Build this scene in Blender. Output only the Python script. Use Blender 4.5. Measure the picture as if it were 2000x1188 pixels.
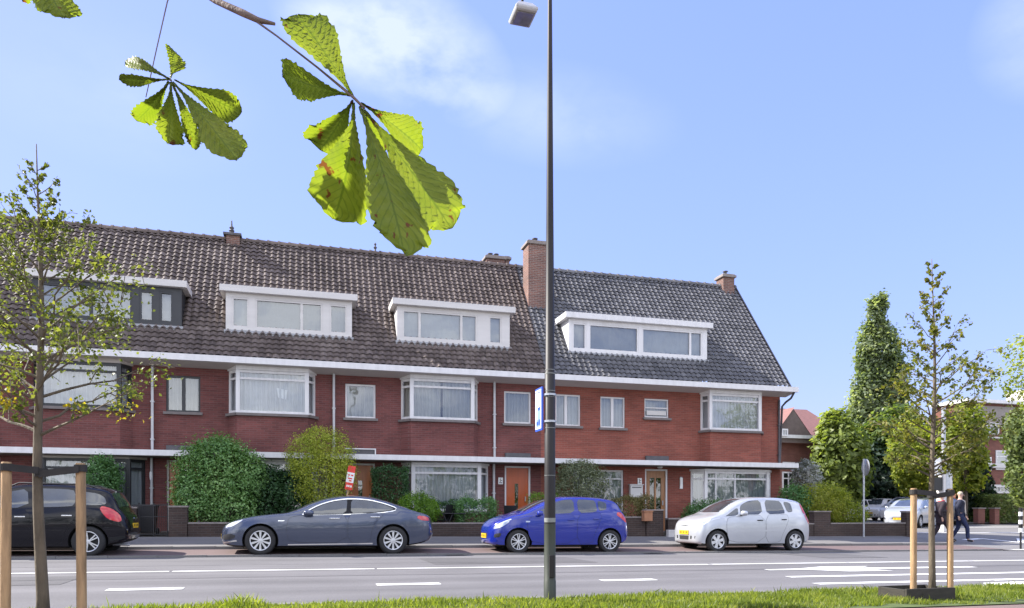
import bpy, bmesh, math, random
import numpy as np
from mathutils import Vector, Matrix
R = math.radians
scene = bpy.context.scene
COL = scene.collection
for _o in list(bpy.data.objects):
    bpy.data.objects.remove(_o)

# ------------------------------------------------------------------ camera
F = 1444.0                      # focal length in pixels of a 2000 px wide frame
YAW = R(16.05)
SY, CY = math.sin(YAW), math.cos(YAW)
cam_d = bpy.data.cameras.new('camera')
cam = bpy.data.objects.new('camera', cam_d)
COL.objects.link(cam)
cam.location = (0, 0, 1.0)
cam.rotation_euler = (R(90), 0, -YAW)
cam_d.sensor_width = 36.0
cam_d.lens = 36.0 * F / 2000
cam_d.shift_y = 0.203
cam_d.clip_start = 0.05
cam_d.clip_end = 3000
scene.camera = cam

# ------------------------------------------------------------------ sun, sky, exposure
SUN_DIR = Vector((-0.68, 0.36, 0.64)).normalized()     # towards the sun
scene.view_settings.view_transform = 'Standard'
scene.view_settings.look = 'None'
scene.view_settings.gamma = 1
scene.view_settings.exposure = 1.4
scene.view_settings.use_curve_mapping = False
sun_d = bpy.data.lights.new('sun', 'SUN')
sun_d.energy = 4.6
sun_d.angle = R(0.6)
sun_d.color = (1.0, 0.95, 0.87)
sun = bpy.data.objects.new('sun', sun_d)
COL.objects.link(sun)
sun.rotation_euler = SUN_DIR.to_track_quat('Z', 'Y').to_euler()
sun.location = (-20, 10, 40)


def ray(px, py):
    u = (px - 1000.0) / F
    return Vector((CY * u + SY, CY - SY * u, (1000.0 - py) / F))


def at(px, py, Y):
    d = ray(px, py)
    s = Y / d.y
    return Vector((d.x * s, Y, 1.0 + d.z * s))


def atz(px, py, Z):
    d = ray(px, py)
    return Vector((d.x * Z, d.y * Z, 1.0 + d.z * Z))


def X_(px, Y):
    return at(px, 1000, Y).x


world = bpy.data.worlds.new('World')
scene.world = world
world.use_nodes = True
wn, wl = world.node_tree.nodes, world.node_tree.links
wn.clear()
w_out = wn.new('ShaderNodeOutputWorld')
w_bg = wn.new('ShaderNodeBackground')
w_bg.inputs['Strength'].default_value = 0.13
w_sky = wn.new('ShaderNodeTexSky')
w_sky.sky_type = 'NISHITA'
w_sky.sun_disc = False
w_sky.sun_elevation = math.asin(SUN_DIR.z)
w_sky.sun_rotation = math.atan2(SUN_DIR.x, SUN_DIR.y)
w_sky.altitude = 0
w_sky.air_density = 1.0
w_sky.dust_density = 0.5
w_sky.ozone_density = 2.6
w_tc = wn.new('ShaderNodeTexCoord')
# soft clouds, in world directions
w_noise = wn.new('ShaderNodeTexNoise')
w_noise.inputs['Scale'].default_value = 5.0
w_noise.inputs['Detail'].default_value = 7
w_noise.inputs['Roughness'].default_value = 0.56
w_map = wn.new('ShaderNodeMapping')
w_map.inputs['Scale'].default_value = (1, 1, 1.9)
w_map.inputs['Location'].default_value = (0.3, 0.1, 0.2)
wl.new(w_tc.outputs['Generated'], w_map.inputs['Vector'])
wl.new(w_map.outputs['Vector'], w_noise.inputs['Vector'])


def wmath(op, a, b=None, c=None):
    n = wn.new('ShaderNodeMath')
    n.operation = op
    for i, v in enumerate((a, b, c)):
        if v is None:
            continue
        if isinstance(v, (int, float)):
            n.inputs[i].default_value = v
        else:
            wl.new(v, n.inputs[i])
    return n.outputs[0]


def cloud_mask(px, py, ra, rb, tilt):
    """soft elliptical patch of sky round a world direction"""
    d = ray(px, py).normalized()
    e1 = Vector((d.y, -d.x, 0)).normalized()
    e2 = d.cross(e1) * -1
    a = e1 * math.cos(tilt) + e2 * math.sin(tilt)
    b = e2 * math.cos(tilt) - e1 * math.sin(tilt)
    outs = []
    for ax, rr in ((a, ra), (b, rb)):
        n = wn.new('ShaderNodeVectorMath')
        n.operation = 'DOT_PRODUCT'
        wl.new(w_tc.outputs['Generated'], n.inputs[0])
        n.inputs[1].default_value = ax / rr
        o = wmath('SUBTRACT', n.outputs['Value'], d.dot(ax) / rr)
        outs.append(wmath('MULTIPLY', o, o))
    dist = wmath('SQRT', wmath('ADD', outs[0], outs[1]))
    return wmath('MAXIMUM', wmath('SUBTRACT', 1.0, dist), 0.0)


m1 = cloud_mask(775, 85, 0.145, 0.075, R(-18))
m2 = cloud_mask(1080, 225, 0.16, 0.06, R(-8))
m3 = cloud_mask(2050, 50, 0.07, 0.07, 0)
m4 = cloud_mask(250, 190, 0.16, 0.08, 0)
mm = wmath('ADD', wmath('MULTIPLY', m1, 1.0), wmath('ADD', wmath('MULTIPLY', m2, 0.22), wmath('ADD', wmath('MULTIPLY', m3, 0.35), wmath('MULTIPLY', m4, 0.12))))
nz = wmath('MULTIPLY', wmath('SUBTRACT', w_noise.outputs['Fac'], 0.36), 4.2)
nz = wmath('MINIMUM', wmath('MAXIMUM', nz, 0.0), 1.0)
w_fac = wmath('MINIMUM', wmath('MULTIPLY', wmath('MULTIPLY', nz, mm), 1.5), 0.62)
# unseen white cloud added behind the camera to brighten the shaded fronts
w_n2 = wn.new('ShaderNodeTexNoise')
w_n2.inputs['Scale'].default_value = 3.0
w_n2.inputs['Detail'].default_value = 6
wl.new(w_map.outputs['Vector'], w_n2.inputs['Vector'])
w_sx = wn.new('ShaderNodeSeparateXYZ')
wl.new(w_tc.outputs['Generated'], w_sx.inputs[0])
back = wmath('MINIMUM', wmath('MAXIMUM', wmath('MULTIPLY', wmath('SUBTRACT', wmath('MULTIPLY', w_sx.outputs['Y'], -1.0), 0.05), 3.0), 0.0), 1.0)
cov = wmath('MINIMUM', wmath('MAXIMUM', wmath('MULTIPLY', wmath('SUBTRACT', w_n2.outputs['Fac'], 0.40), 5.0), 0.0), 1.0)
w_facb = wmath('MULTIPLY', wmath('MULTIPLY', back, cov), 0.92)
w_mix = wn.new('ShaderNodeMixRGB')
w_mix.inputs['Color2'].default_value = (3.0, 3.25, 3.6, 1)
wl.new(w_fac, w_mix.inputs['Fac'])
# sky tone compressed: the bright part of the sky near the sun and the horizon is softened
w_lum = wn.new('ShaderNodeRGBToBW')
wl.new(w_sky.outputs['Color'], w_lum.inputs[0])
w_soft = wn.new('ShaderNodeVectorMath')
w_soft.operation = 'SCALE'
wl.new(w_sky.outputs['Color'], w_soft.inputs[0])
wl.new(wmath('DIVIDE', 2.5, wmath('ADD', 1.0, wmath('MULTIPLY', w_lum.outputs[0], 0.75))), w_soft.inputs['Scale'])
w_tint = wn.new('ShaderNodeVectorMath')
w_tint.operation = 'MULTIPLY'
w_tint.inputs[1].default_value = (0.97, 0.835, 1.06)
wl.new(w_soft.outputs['Vector'], w_tint.inputs[0])
wl.new(w_tint.outputs['Vector'], w_mix.inputs['Color1'])
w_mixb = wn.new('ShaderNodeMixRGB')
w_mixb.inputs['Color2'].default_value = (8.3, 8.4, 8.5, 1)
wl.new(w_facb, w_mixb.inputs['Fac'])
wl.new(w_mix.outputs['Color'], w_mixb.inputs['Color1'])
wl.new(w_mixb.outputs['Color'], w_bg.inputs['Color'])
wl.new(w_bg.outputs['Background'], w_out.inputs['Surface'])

# ------------------------------------------------------------------ object helpers


def link(o, parent=None):
    COL.objects.link(o)
    if parent is not None:
        o.parent = parent
    return o


def tag(o, label=None, cat=None, group=None, kind=None):
    if label:
        o['label'] = label
    if cat:
        o['category'] = cat
    if group:
        o['group'] = group
    if kind:
        o['kind'] = kind
    return o


def thing(name, label, cat, loc=(0, 0, 0), group=None):
    o = bpy.data.objects.new(name, None)
    o.empty_display_size = 0.2
    link(o)
    o.location = loc
    return tag(o, label, cat, group)


class MB:
    """collects shapes and links them as ONE mesh object"""

    def __init__(self):
        self.v, self.f = [], []

    def add(self, vs, fs):
        n = len(self.v)
        self.v += [tuple(p) for p in vs]
        self.f += [tuple(i + n for i in f) for f in fs]
        return self

    def box(self, x0, x1, y0, y1, z0, z1):
        return self.add([(x0, y0, z0), (x1, y0, z0), (x1, y1, z0), (x0, y1, z0), (x0, y0, z1), (x1, y0, z1), (x1, y1, z1), (x0, y1, z1)],
                        [(0, 3, 2, 1), (4, 5, 6, 7), (0, 1, 5, 4), (1, 2, 6, 5), (2, 3, 7, 6), (3, 0, 4, 7)])

    def quad(self, a, b, c, d):
        return self.add([a, b, c, d], [(0, 1, 2, 3)])

    def segbox(self, a, b, z0, z1, o0, o1, e0=0.0, e1=0.0):
        """upright box along plan segment a->b; o = offsets to the outside (right of travel)"""
        d = Vector((b[0] - a[0], b[1] - a[1]))
        d.normalize()
        n = Vector((d.y, -d.x))
        A = Vector(a) - d * e0
        B = Vector(b) + d * e1
        P = [A + n * o1, B + n * o1, B + n * o0, A + n * o0]
        return self.add([(p.x, p.y, z0) for p in P] + [(p.x, p.y, z1) for p in P],
                        [(0, 3, 2, 1), (4, 5, 6, 7), (0, 1, 5, 4), (1, 2, 6, 5), (2, 3, 7, 6), (3, 0, 4, 7)])

    def prism(self, poly, z0, z1):
        """plan polygon (counter-clockwise) extruded upwards"""
        n = len(poly)
        return self.add([(p[0], p[1], z0) for p in poly] + [(p[0], p[1], z1) for p in poly],
                        [tuple(reversed(range(n))), tuple(range(n, 2 * n))] + [(i, (i + 1) % n, n + (i + 1) % n, n + i) for i in range(n)])

    def tube(self, path, rad, n=8, caps=True):
        path = [Vector(p) for p in path]
        if not hasattr(rad, '__len__'):
            rad = [rad] * len(path)
        base = len(self.v)
        ref = Vector((0, 0, 1))
        t0 = (path[-1] - path[0]).normalized()
        if abs(t0.z) > 0.9:
            ref = Vector((1, 0, 0))
        for i, p in enumerate(path):
            t = (path[min(i + 1, len(path) - 1)] - path[max(i - 1, 0)])
            t = t.normalized() if t.length > 1e-9 else t0
            a = t.cross(ref)
            if a.length < 1e-5:
                a = t.orthogonal()
            a.normalize()
            b = t.cross(a)
            for k in range(n):
                q = p + (a * math.cos(2 * math.pi * k / n) + b * math.sin(2 * math.pi * k / n)) * rad[i]
                self.v.append((q.x, q.y, q.z))
        for i in range(len(path) - 1):
            for k in range(n):
                k2 = (k + 1) % n
                self.f.append((base + i * n + k, base + i * n + k2, base + (i + 1) * n + k2, base + (i + 1) * n + k))
        if caps:
            self.f.append(tuple(base + k for k in reversed(range(n))))
            self.f.append(tuple(base + (len(path) - 1) * n + k for k in range(n)))
        return self

    def lathe(self, prof, c=(0, 0, 0), axis='Z', n=20):
        """prof = [(r, h)] turned round an axis"""
        base = len(self.v)
        for r, h in prof:
            for k in range(n):
                a = 2 * math.pi * k / n
                p = {'Z': (r * math.cos(a), r * math.sin(a), h), 'Y': (r * math.cos(a), h, r * math.sin(a)), 'X': (h, r * math.cos(a), r * math.sin(a))}[axis]
                self.v.append((c[0] + p[0], c[1] + p[1], c[2] + p[2]))
        for i in range(len(prof) - 1):
            for k in range(n):
                k2 = (k + 1) % n
                self.f.append((base + i * n + k, base + i * n + k2, base + (i + 1) * n + k2, base + (i + 1) * n + k))
        return self

    def grid(self, fn, nu, nv):
        base = len(self.v)
        for i in range(nu + 1):
            for j in range(nv + 1):
                self.v.append(tuple(fn(i / nu, j / nv)))
        for i in range(nu):
            for j in range(nv):
                a = base + i * (nv + 1) + j
                self.f.append((a, a + nv + 1, a + nv + 2, a + 1))
        return self

    def build(self, name, m, parent=None, smooth=None, fix=False, bevel=0.0):
        me = bpy.data.meshes.new(name)
        me.from_pydata(self.v, [], self.f)
        if fix or bevel:
            bm = bmesh.new()
            bm.from_mesh(me)
            bmesh.ops.recalc_face_normals(bm, faces=bm.faces)
            if bevel:
                bmesh.ops.bevel(bm, geom=list(bm.edges), offset=bevel, segments=2, profile=0.6, affect='EDGES', clamp_overlap=True)
            bm.to_mesh(me)
            bm.free()
        o = bpy.data.objects.new(name, me)
        me.materials.append(m)
        if smooth is not None:
            me.polygons.foreach_set('use_smooth', [True] * len(me.polygons))
            if smooth < 180:
                me.set_sharp_from_angle(angle=R(smooth))
        me.update()
        return link(o, parent)


def npmesh(name, V, m, parent=None, k=4):
    """V: (n, k, 3) separate faces"""
    V = np.asarray(V, dtype=np.float32)
    n = len(V)
    me = bpy.data.meshes.new(name)
    me.vertices.add(n * k)
    me.vertices.foreach_set('co', V.reshape(-1))
    me.loops.add(n * k)
    me.loops.foreach_set('vertex_index', np.arange(n * k, dtype=np.int32))
    me.polygons.add(n)
    me.polygons.foreach_set('loop_start', np.arange(0, n * k, k, dtype=np.int32))
    me.update(calc_edges=True)
    me.validate()
    me.materials.append(m)
    o = bpy.data.objects.new(name, me)
    return link(o, parent)


def copy_tree(o, parent=None):
    c = o.copy()
    COL.objects.link(c)
    if parent is not None:
        c.parent = parent
    for ch in list(o.children):
        copy_tree(ch, c)
    return c


# ------------------------------------------------------------------ materials
def base_mat(name):
    m = bpy.data.materials.new(name)
    m.use_nodes = True
    nt = m.node_tree
    return m, nt.nodes, nt.links, nt.nodes['Principled BSDF']


def mul(c, k):
    return tuple(min(1.0, x * k) for x in c[:3]) + (1,)


def pmat(name, col, rough=0.6, var=0.14, scale=3.0, metallic=0.0, bump=0.0, bscale=40.0, coat=0.0, stretch=(1, 1, 1), spec=0.5, col2=None, detail=6, emit=None):
    m, N, L, B = base_mat(name)
    tc = N.new('ShaderNodeTexCoord')
    mp = N.new('ShaderNodeMapping')
    mp.inputs['Scale'].default_value = stretch
    L.new(tc.outputs['Object'], mp.inputs['Vector'])
    nz = N.new('ShaderNodeTexNoise')
    nz.inputs['Scale'].default_value = scale
    nz.inputs['Detail'].default_value = detail
    nz.inputs['Roughness'].default_value = 0.6
    L.new(mp.outputs['Vector'], nz.inputs['Vector'])
    rp = N.new('ShaderNodeValToRGB')
    rp.color_ramp.elements[0].position = 0.3
    rp.color_ramp.elements[1].position = 0.7
    rp.color_ramp.elements[0].color = mul(col, 1 - var)
    rp.color_ramp.elements[1].color = mul(col2 or col, 1 + var)
    L.new(nz.outputs['Fac'], rp.inputs['Fac'])
    L.new(rp.outputs['Color'], B.inputs['Base Color'])
    B.inputs['Roughness'].default_value = rough
    B.inputs['Metallic'].default_value = metallic
    B.inputs['Coat Weight'].default_value = coat
    B.inputs['Coat Roughness'].default_value = 0.04
    B.inputs['Specular IOR Level'].default_value = spec
    if bump:
        n2 = N.new('ShaderNodeTexNoise')
        n2.inputs['Scale'].default_value = bscale
        n2.inputs['Detail'].default_value = 4
        L.new(mp.outputs['Vector'], n2.inputs['Vector'])
        bp = N.new('ShaderNodeBump')
        bp.inputs['Strength'].default_value = bump
        bp.inputs['Distance'].default_value = 0.02
        L.new(n2.outputs['Fac'], bp.inputs['Height'])
        L.new(bp.outputs['Normal'], B.inputs['Normal'])
    return m


def brick_mat(name, c1, c2, mortar, stain=0.3, bw=0.22, bh=0.066, mortar_size=0.010, streak=0.32):
    m, N, L, B = base_mat(name)
    tc = N.new('ShaderNodeTexCoord')
    sp = N.new('ShaderNodeSeparateXYZ')
    L.new(tc.outputs['Object'], sp.inputs[0])
    ad = N.new('ShaderNodeMath')
    L.new(sp.outputs['X'], ad.inputs[0])
    L.new(sp.outputs['Y'], ad.inputs[1])
    cb = N.new('ShaderNodeCombineXYZ')
    L.new(ad.outputs[0], cb.inputs['X'])
    L.new(sp.outputs['Z'], cb.inputs['Y'])
    bt = N.new('ShaderNodeTexBrick')
    bt.inputs['Scale'].default_value = 1.0
    bt.inputs['Brick Width'].default_value = bw
    bt.inputs['Row Height'].default_value = bh
    bt.inputs['Mortar Size'].default_value = mortar_size
    bt.inputs['Mortar Smooth'].default_value = 0.3
    bt.inputs['Color1'].default_value = c1 + (1,)
    bt.inputs['Color2'].default_value = c2 + (1,)
    bt.inputs['Mortar'].default_value = mortar + (1,)
    L.new(cb.outputs[0], bt.inputs['Vector'])
    # soot and weather stains, and horizontal streaks of odd courses
    nz = N.new('ShaderNodeTexNoise')
    nz.inputs['Scale'].default_value = 0.9
    nz.inputs['Detail'].default_value = 6
    L.new(tc.outputs['Object'], nz.inputs['Vector'])
    mp = N.new('ShaderNodeMapping')
    mp.inputs['Scale'].default_value = (0.8, 0.8, 11.0)
    L.new(tc.outputs['Object'], mp.inputs['Vector'])
    n2 = N.new('ShaderNodeTexNoise')
    n2.inputs['Scale'].default_value = 1.6
    n2.inputs['Detail'].default_value = 5
    L.new(mp.outputs[0], n2.inputs['Vector'])
    mr = N.new('ShaderNodeMapRange')
    mr.inputs['From Min'].default_value = 0.3
    mr.inputs['From Max'].default_value = 0.7
    mr.inputs['To Min'].default_value = 1 - stain
    mr.inputs['To Max'].default_value = 1 + stain * 0.5
    L.new(nz.outputs['Fac'], mr.inputs['Value'])
    mr2 = N.new('ShaderNodeMapRange')
    mr2.inputs['From Min'].default_value = 0.3
    mr2.inputs['From Max'].default_value = 0.72
    mr2.inputs['To Min'].default_value = 1 - streak * 0.35
    mr2.inputs['To Max'].default_value = 1 + streak * 0.45
    L.new(n2.outputs['Fac'], mr2.inputs['Value'])
    mu = N.new('ShaderNodeMath')
    mu.operation = 'MULTIPLY'
    L.new(mr.outputs[0], mu.inputs[0])
    L.new(mr2.outputs[0], mu.inputs[1])
    vm = N.new('ShaderNodeVectorMath')
    vm.operation = 'SCALE'
    L.new(bt.outputs['Color'], vm.inputs[0])
    L.new(mu.outputs[0], vm.inputs['Scale'])
    L.new(vm.outputs['Vector'], B.inputs['Base Color'])
    B.inputs['Roughness'].default_value = 0.85
    B.inputs['Specular IOR Level'].default_value = 0.25
    bp = N.new('ShaderNodeBump')
    bp.inputs['Strength'].default_value = 0.5
    bp.inputs['Distance'].default_value = 0.008
    bp.invert = True
    L.new(bt.outputs['Fac'], bp.inputs['Height'])
    L.new(bp.outputs['Normal'], B.inputs['Normal'])
    return m


def leaf_mat(name, cols, trans=0.45, rough=0.5, tcol=None, big=0.6):
    """leaves: each leaf its own shade, light passes through"""
    m, N, L, B = base_mat(name)
    geo = N.new('ShaderNodeNewGeometry')
    tc = N.new('ShaderNodeTexCoord')
    nz = N.new('ShaderNodeTexNoise')
    nz.inputs['Scale'].default_value = big
    nz.inputs['Detail'].default_value = 3
    L.new(tc.outputs['Object'], nz.inputs['Vector'])
    ad = N.new('ShaderNodeMath')
    ad.operation = 'MULTIPLY_ADD'
    L.new(geo.outputs['Random Per Island'], ad.inputs[0])
    ad.inputs[1].default_value = 0.6
    sc = N.new('ShaderNodeMath')
    sc.operation = 'MULTIPLY_ADD'
    L.new(nz.outputs['Fac'], sc.inputs[0])
    sc.inputs[1].default_value = 1.1
    sc.inputs[2].default_value = -0.35
    L.new(sc.outputs[0], ad.inputs[2])
    rp = N.new('ShaderNodeValToRGB')
    els = rp.color_ramp.elements
    while len(els) < len(cols):
        els.new(0.5)
    for i, c in enumerate(cols):
        els[i].position = i / (len(cols) - 1)
        els[i].color = c + (1,)
    L.new(ad.outputs[0], rp.inputs['Fac'])
    L.new(rp.outputs['Color'], B.inputs['Base Color'])
    B.inputs['Roughness'].default_value = rough
    B.inputs['Specular IOR Level'].default_value = 0.35
    tr = N.new('ShaderNodeBsdfTranslucent')
    hs = N.new('ShaderNodeMixRGB')
    hs.blend_type = 'MULTIPLY'
    hs.inputs['Fac'].default_value = 1.0
    L.new(rp.outputs['Color'], hs.inputs['Color1'])
    hs.inputs['Color2'].default_value = (tcol or (1.9, 1.9, 0.8)) + (1,)
    L.new(hs.outputs['Color'], tr.inputs['Color'])
    mx = N.new('ShaderNodeMixShader')
    mx.inputs['Fac'].default_value = trans
    L.new(B.outputs[0], mx.inputs[1])
    L.new(tr.outputs[0], mx.inputs[2])
    out = N['Material Output'] if 'Material Output' in N else None
    L.new(mx.outputs[0], out.inputs['Surface'])
    return m


def glass_mat(name, tint=(0.8, 0.84, 0.86), refl=(0.95, 0.97, 1.0), lo=0.18, hi=0.9):
    m, N, L, B = base_mat(name)
    out = N['Material Output']
    N.remove(B)
    tr = N.new('ShaderNodeBsdfTransparent')
    tr.inputs['Color'].default_value = tint + (1,)
    gl = N.new('ShaderNodeBsdfGlossy')
    gl.inputs['Roughness'].default_value = 0.02
    gl.inputs['Color'].default_value = refl + (1,)
    tc = N.new('ShaderNodeTexCoord')
    nz = N.new('ShaderNodeTexNoise')
    nz.inputs['Scale'].default_value = 1.3
    L.new(tc.outputs['Object'], nz.inputs['Vector'])
    bp = N.new('ShaderNodeBump')
    bp.inputs['Strength'].default_value = 0.12
    bp.inputs['Distance'].default_value = 0.05
    L.new(nz.outputs['Fac'], bp.inputs['Height'])
    L.new(bp.outputs['Normal'], gl.inputs['Normal'])
    lw = N.new('ShaderNodeLayerWeight')
    lw.inputs['Blend'].default_value = 0.25
    mr = N.new('ShaderNodeMapRange')
    mr.inputs['To Min'].default_value = lo
    mr.inputs['To Max'].default_value = hi
    L.new(lw.outputs['Fresnel'], mr.inputs['Value'])
    mx = N.new('ShaderNodeMixShader')
    L.new(mr.outputs[0], mx.inputs['Fac'])
    L.new(tr.outputs[0], mx.inputs[1])
    L.new(gl.outputs[0], mx.inputs[2])
    L.new(mx.outputs[0], out.inputs['Surface'])
    return m


def tile_mat(name, ca, cb, cc, tw, th):
    """roof tiles: a shade per tile, lichen and soot in patches (uv = metres along eave, metres up slope)"""
    m, N, L, B = base_mat(name)
    uv = N.new('ShaderNodeUVMap')
    mp = N.new('ShaderNodeMapping')
    mp.inputs['Scale'].default_value = (1 / tw, 1 / th, 1)
    L.new(uv.outputs[0], mp.inputs['Vector'])
    fl = N.new('ShaderNodeVectorMath')
    fl.operation = 'FLOOR'
    L.new(mp.outputs[0], fl.inputs[0])
    wnz = N.new('ShaderNodeTexWhiteNoise')
    L.new(fl.outputs['Vector'], wnz.inputs['Vector'])
    tc = N.new('ShaderNodeTexCoord')
    nz = N.new('ShaderNodeTexNoise')
    nz.inputs['Scale'].default_value = 0.8
    nz.inputs['Detail'].default_value = 7
    L.new(tc.outputs['Object'], nz.inputs['Vector'])
    n3 = N.new('ShaderNodeTexNoise')
    n3.inputs['Scale'].default_value = 22
    n3.inputs['Detail'].default_value = 4
    L.new(tc.outputs['Object'], n3.inputs['Vector'])
    ad = N.new('ShaderNodeMath')
    ad.operation = 'MULTIPLY_ADD'
    L.new(wnz.outputs['Value'], ad.inputs[0])
    ad.inputs[1].default_value = 0.5
    s2 = N.new('ShaderNodeMath')
    s2.operation = 'MULTIPLY_ADD'
    L.new(nz.outputs['Fac'], s2.inputs[0])
    s2.inputs[1].default_value = 0.7
    s2.inputs[2].default_value = -0.3
    s3 = N.new('ShaderNodeMath')
    s3.operation = 'MULTIPLY_ADD'
    L.new(n3.outputs['Fac'], s3.inputs[0])
    s3.inputs[1].default_value = 0.5
    L.new(s2.outputs[0], s3.inputs[2])
    s4 = N.new('ShaderNodeMath')
    s4.operation = 'SUBTRACT'
    L.new(s3.outputs[0], s4.inputs[0])
    s4.inputs[1].default_value = 0.06
    L.new(s4.outputs[0], ad.inputs[2])
    rp = N.new('ShaderNodeValToRGB')
    els = rp.color_ramp.elements
    els.new(0.5)
    for i, c in enumerate((ca, cb, cc)):
        els[i].position = (0.05, 0.5, 1.0)[i]
        els[i].color = c + (1,)
    L.new(ad.outputs[0], rp.inputs['Fac'])
    L.new(rp.outputs['Color'], B.inputs['Base Color'])
    B.inputs['Roughness'].default_value = 0.72
    B.inputs['Specular IOR Level'].default_value = 0.35
    return m


M = {}
M['brick_purple'] = brick_mat('purple_red_brick', (0.190, 0.064, 0.058), (0.132, 0.049, 0.046), (0.165, 0.085, 0.078), 0.28)
M['brick_red'] = brick_mat('orange_red_brick', (0.285, 0.085, 0.060), (0.215, 0.066, 0.050), (0.24, 0.112, 0.085), 0.22)
M['brick_dark'] = brick_mat('dark_garden_brick', (0.075, 0.050, 0.042), (0.055, 0.040, 0.036), (0.085, 0.07, 0.062), 0.3)
M['brick_chimney'] = brick_mat('chimney_brick', (0.20, 0.095, 0.072), (0.13, 0.07, 0.06), (0.22, 0.17, 0.15), 0.3, mortar_size=0.014)
M['brick_back'] = brick_mat('brown_brick', (0.22, 0.085, 0.065), (0.17, 0.07, 0.055), (0.2, 0.11, 0.09), 0.2)
M['lead'] = pmat('weathered_lead', (0.075, 0.072, 0.078), 0.55, 0.2, 4)
M['white'] = pmat('white_paint', (0.66, 0.65, 0.65), 0.42, 0.09, 2.2, bump=0.05, bscale=20, stretch=(2.5, 2.5, .5))
M['white_trim'] = pmat('off_white_trim', (0.58, 0.56, 0.54), 0.5, 0.07, 1.2, stretch=(0.5, 1, 4))
M['soffit'] = pmat('beige_soffit', (0.46, 0.42, 0.39), 0.7, 0.06, 2)
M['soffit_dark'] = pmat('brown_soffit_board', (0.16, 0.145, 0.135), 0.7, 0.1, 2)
M['dark_frame'] = pmat('charcoal_paint', (0.024, 0.026, 0.030), 0.4, 0.1, 3)
M['sill'] = pmat('dark_stone_sill', (0.15, 0.13, 0.125), 0.6, 0.15, 8)
M['curtain'] = pmat('pale_net_curtain', (0.50, 0.51, 0.52), 0.85, 0.10, 2.0)
M['curtain_cream'] = pmat('cream_curtain', (0.48, 0.46, 0.40), 0.85, 0.12, 2.0)
M['blind'] = pmat('grey_blue_blind', (0.19, 0.215, 0.24), 0.8, 0.12, 3.0, stretch=(0.6, 0.6, 1.0))  # backing sheet; its grey-blue stands in for reflections in bare panes
M['blind_light'] = pmat('light_grey_blind', (0.32, 0.34, 0.35), 0.8, 0.1, 2.5)
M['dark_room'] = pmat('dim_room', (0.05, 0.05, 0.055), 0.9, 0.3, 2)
M['glass'] = glass_mat('window_glass', lo=0.13, hi=0.85)
M['glass_dark'] = glass_mat('dim_window_glass', tint=(0.55, 0.6, 0.62), lo=0.16, hi=0.85)
M['tile_brown'] = tile_mat('brown_pantiles', (0.062, 0.048, 0.042), (0.124, 0.097, 0.085), (0.205, 0.168, 0.148), 0.205, 0.2182)
M['tile_grey'] = tile_mat('grey_pantiles', (0.072, 0.072, 0.077), (0.120, 0.119, 0.126), (0.185, 0.183, 0.190), 0.205, 0.2182)
M['door_orange'] = pmat('orange_stained_door', (0.42, 0.13, 0.03), 0.4, 0.16, 2.5, stretch=(6, 6, 0.5), coat=0.2)
M['door_red'] = pmat('red_orange_door', (0.46, 0.085, 0.014), 0.35, 0.1, 2.5, stretch=(5, 5, 0.5), coat=0.3)
M['door_wood'] = pmat('varnished_wood', (0.33, 0.15, 0.06), 0.4, 0.2, 3, stretch=(6, 6, 0.5), coat=0.2)
M['pipe'] = pmat('pale_grey_pipe', (0.50, 0.50, 0.51), 0.5, 0.12, 3)
M['black'] = pmat('black_paint', (0.012, 0.012, 0.013), 0.45, 0.2, 6)
M['black_iron'] = pmat('black_iron', (0.02, 0.02, 0.022), 0.5, 0.2, 6)
M['plastic_dark'] = pmat('dark_plastic', (0.022, 0.022, 0.024), 0.55, 0.15, 10)
M['steel'] = pmat('galvanised_steel', (0.42, 0.44, 0.47), 0.4, 0.12, 9, metallic=0.7)
M['chrome'] = pmat('bright_metal', (0.75, 0.76, 0.78), 0.18, 0.05, 5, metallic=1.0)
M['yellow_plate'] = pmat('yellow_plate', (0.75, 0.48, 0.02), 0.4, 0.06, 6)
M['paper'] = pmat('white_card', (0.8, 0.8, 0.78), 0.7, 0.04, 5)
M['red_sign'] = pmat('red_sign', (0.70, 0.05, 0.03), 0.45, 0.06, 5)
M['blue_sign'] = pmat('blue_sign', (0.03, 0.09, 0.50), 0.4, 0.08, 5)
M['blue_sign_light'] = pmat('light_blue_sign', (0.20, 0.30, 0.75), 0.4, 0.06, 5)
M['stake'] = pmat('pine_stake', (0.35, 0.225, 0.115), 0.8, 0.42, 3.0, stretch=(6, 6, 0.7), bump=0.4, bscale=24)
M['board'] = pmat('black_stained_board', (0.030, 0.026, 0.020), 0.8, 0.3, 9, stretch=(1, 1, 4), bump=0.3)
M['rubber'] = pmat('black_rubber', (0.02, 0.018, 0.017), 0.7, 0.25, 10)
M['bark_young'] = pmat('smooth_grey_bark', (0.115, 0.092, 0.062), 0.85, 0.4, 8, stretch=(1, 1, 0.35), bump=0.5, bscale=50)
M['bark'] = pmat('brown_bark', (0.09, 0.07, 0.05), 0.9, 0.35, 6, stretch=(1, 1, 0.3), bump=0.5)
M['twig'] = pmat('brown_twig', (0.16, 0.12, 0.10), 0.8, 0.3, 20, bump=0.3, bscale=80)
# ------------------------------------------------------------------ the ground and roads
PY = [-60, 0, 5.0, 6.3, 8.45, 8.6, 13.0, 17.85, 19.85, 22.2, 24.8, 30, 45, 70, 140, 900]
PZ = [-0.02, -0.02, -0.02, -0.03, -0.03, -0.07, -0.025, -0.035, 0.02, 0.185, 0.27, 0.30, 0.40, 0.5, 0.6, 0.6]


def gz(x, y):
    xx = min(max(x, -30.0), 40.0)
    k = 1.0 if y < 24 else max(0.0, 1 - (y - 24) / 12)
    return float(np.interp(y, PY, PZ)) - 0.008 * xx * k


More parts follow.
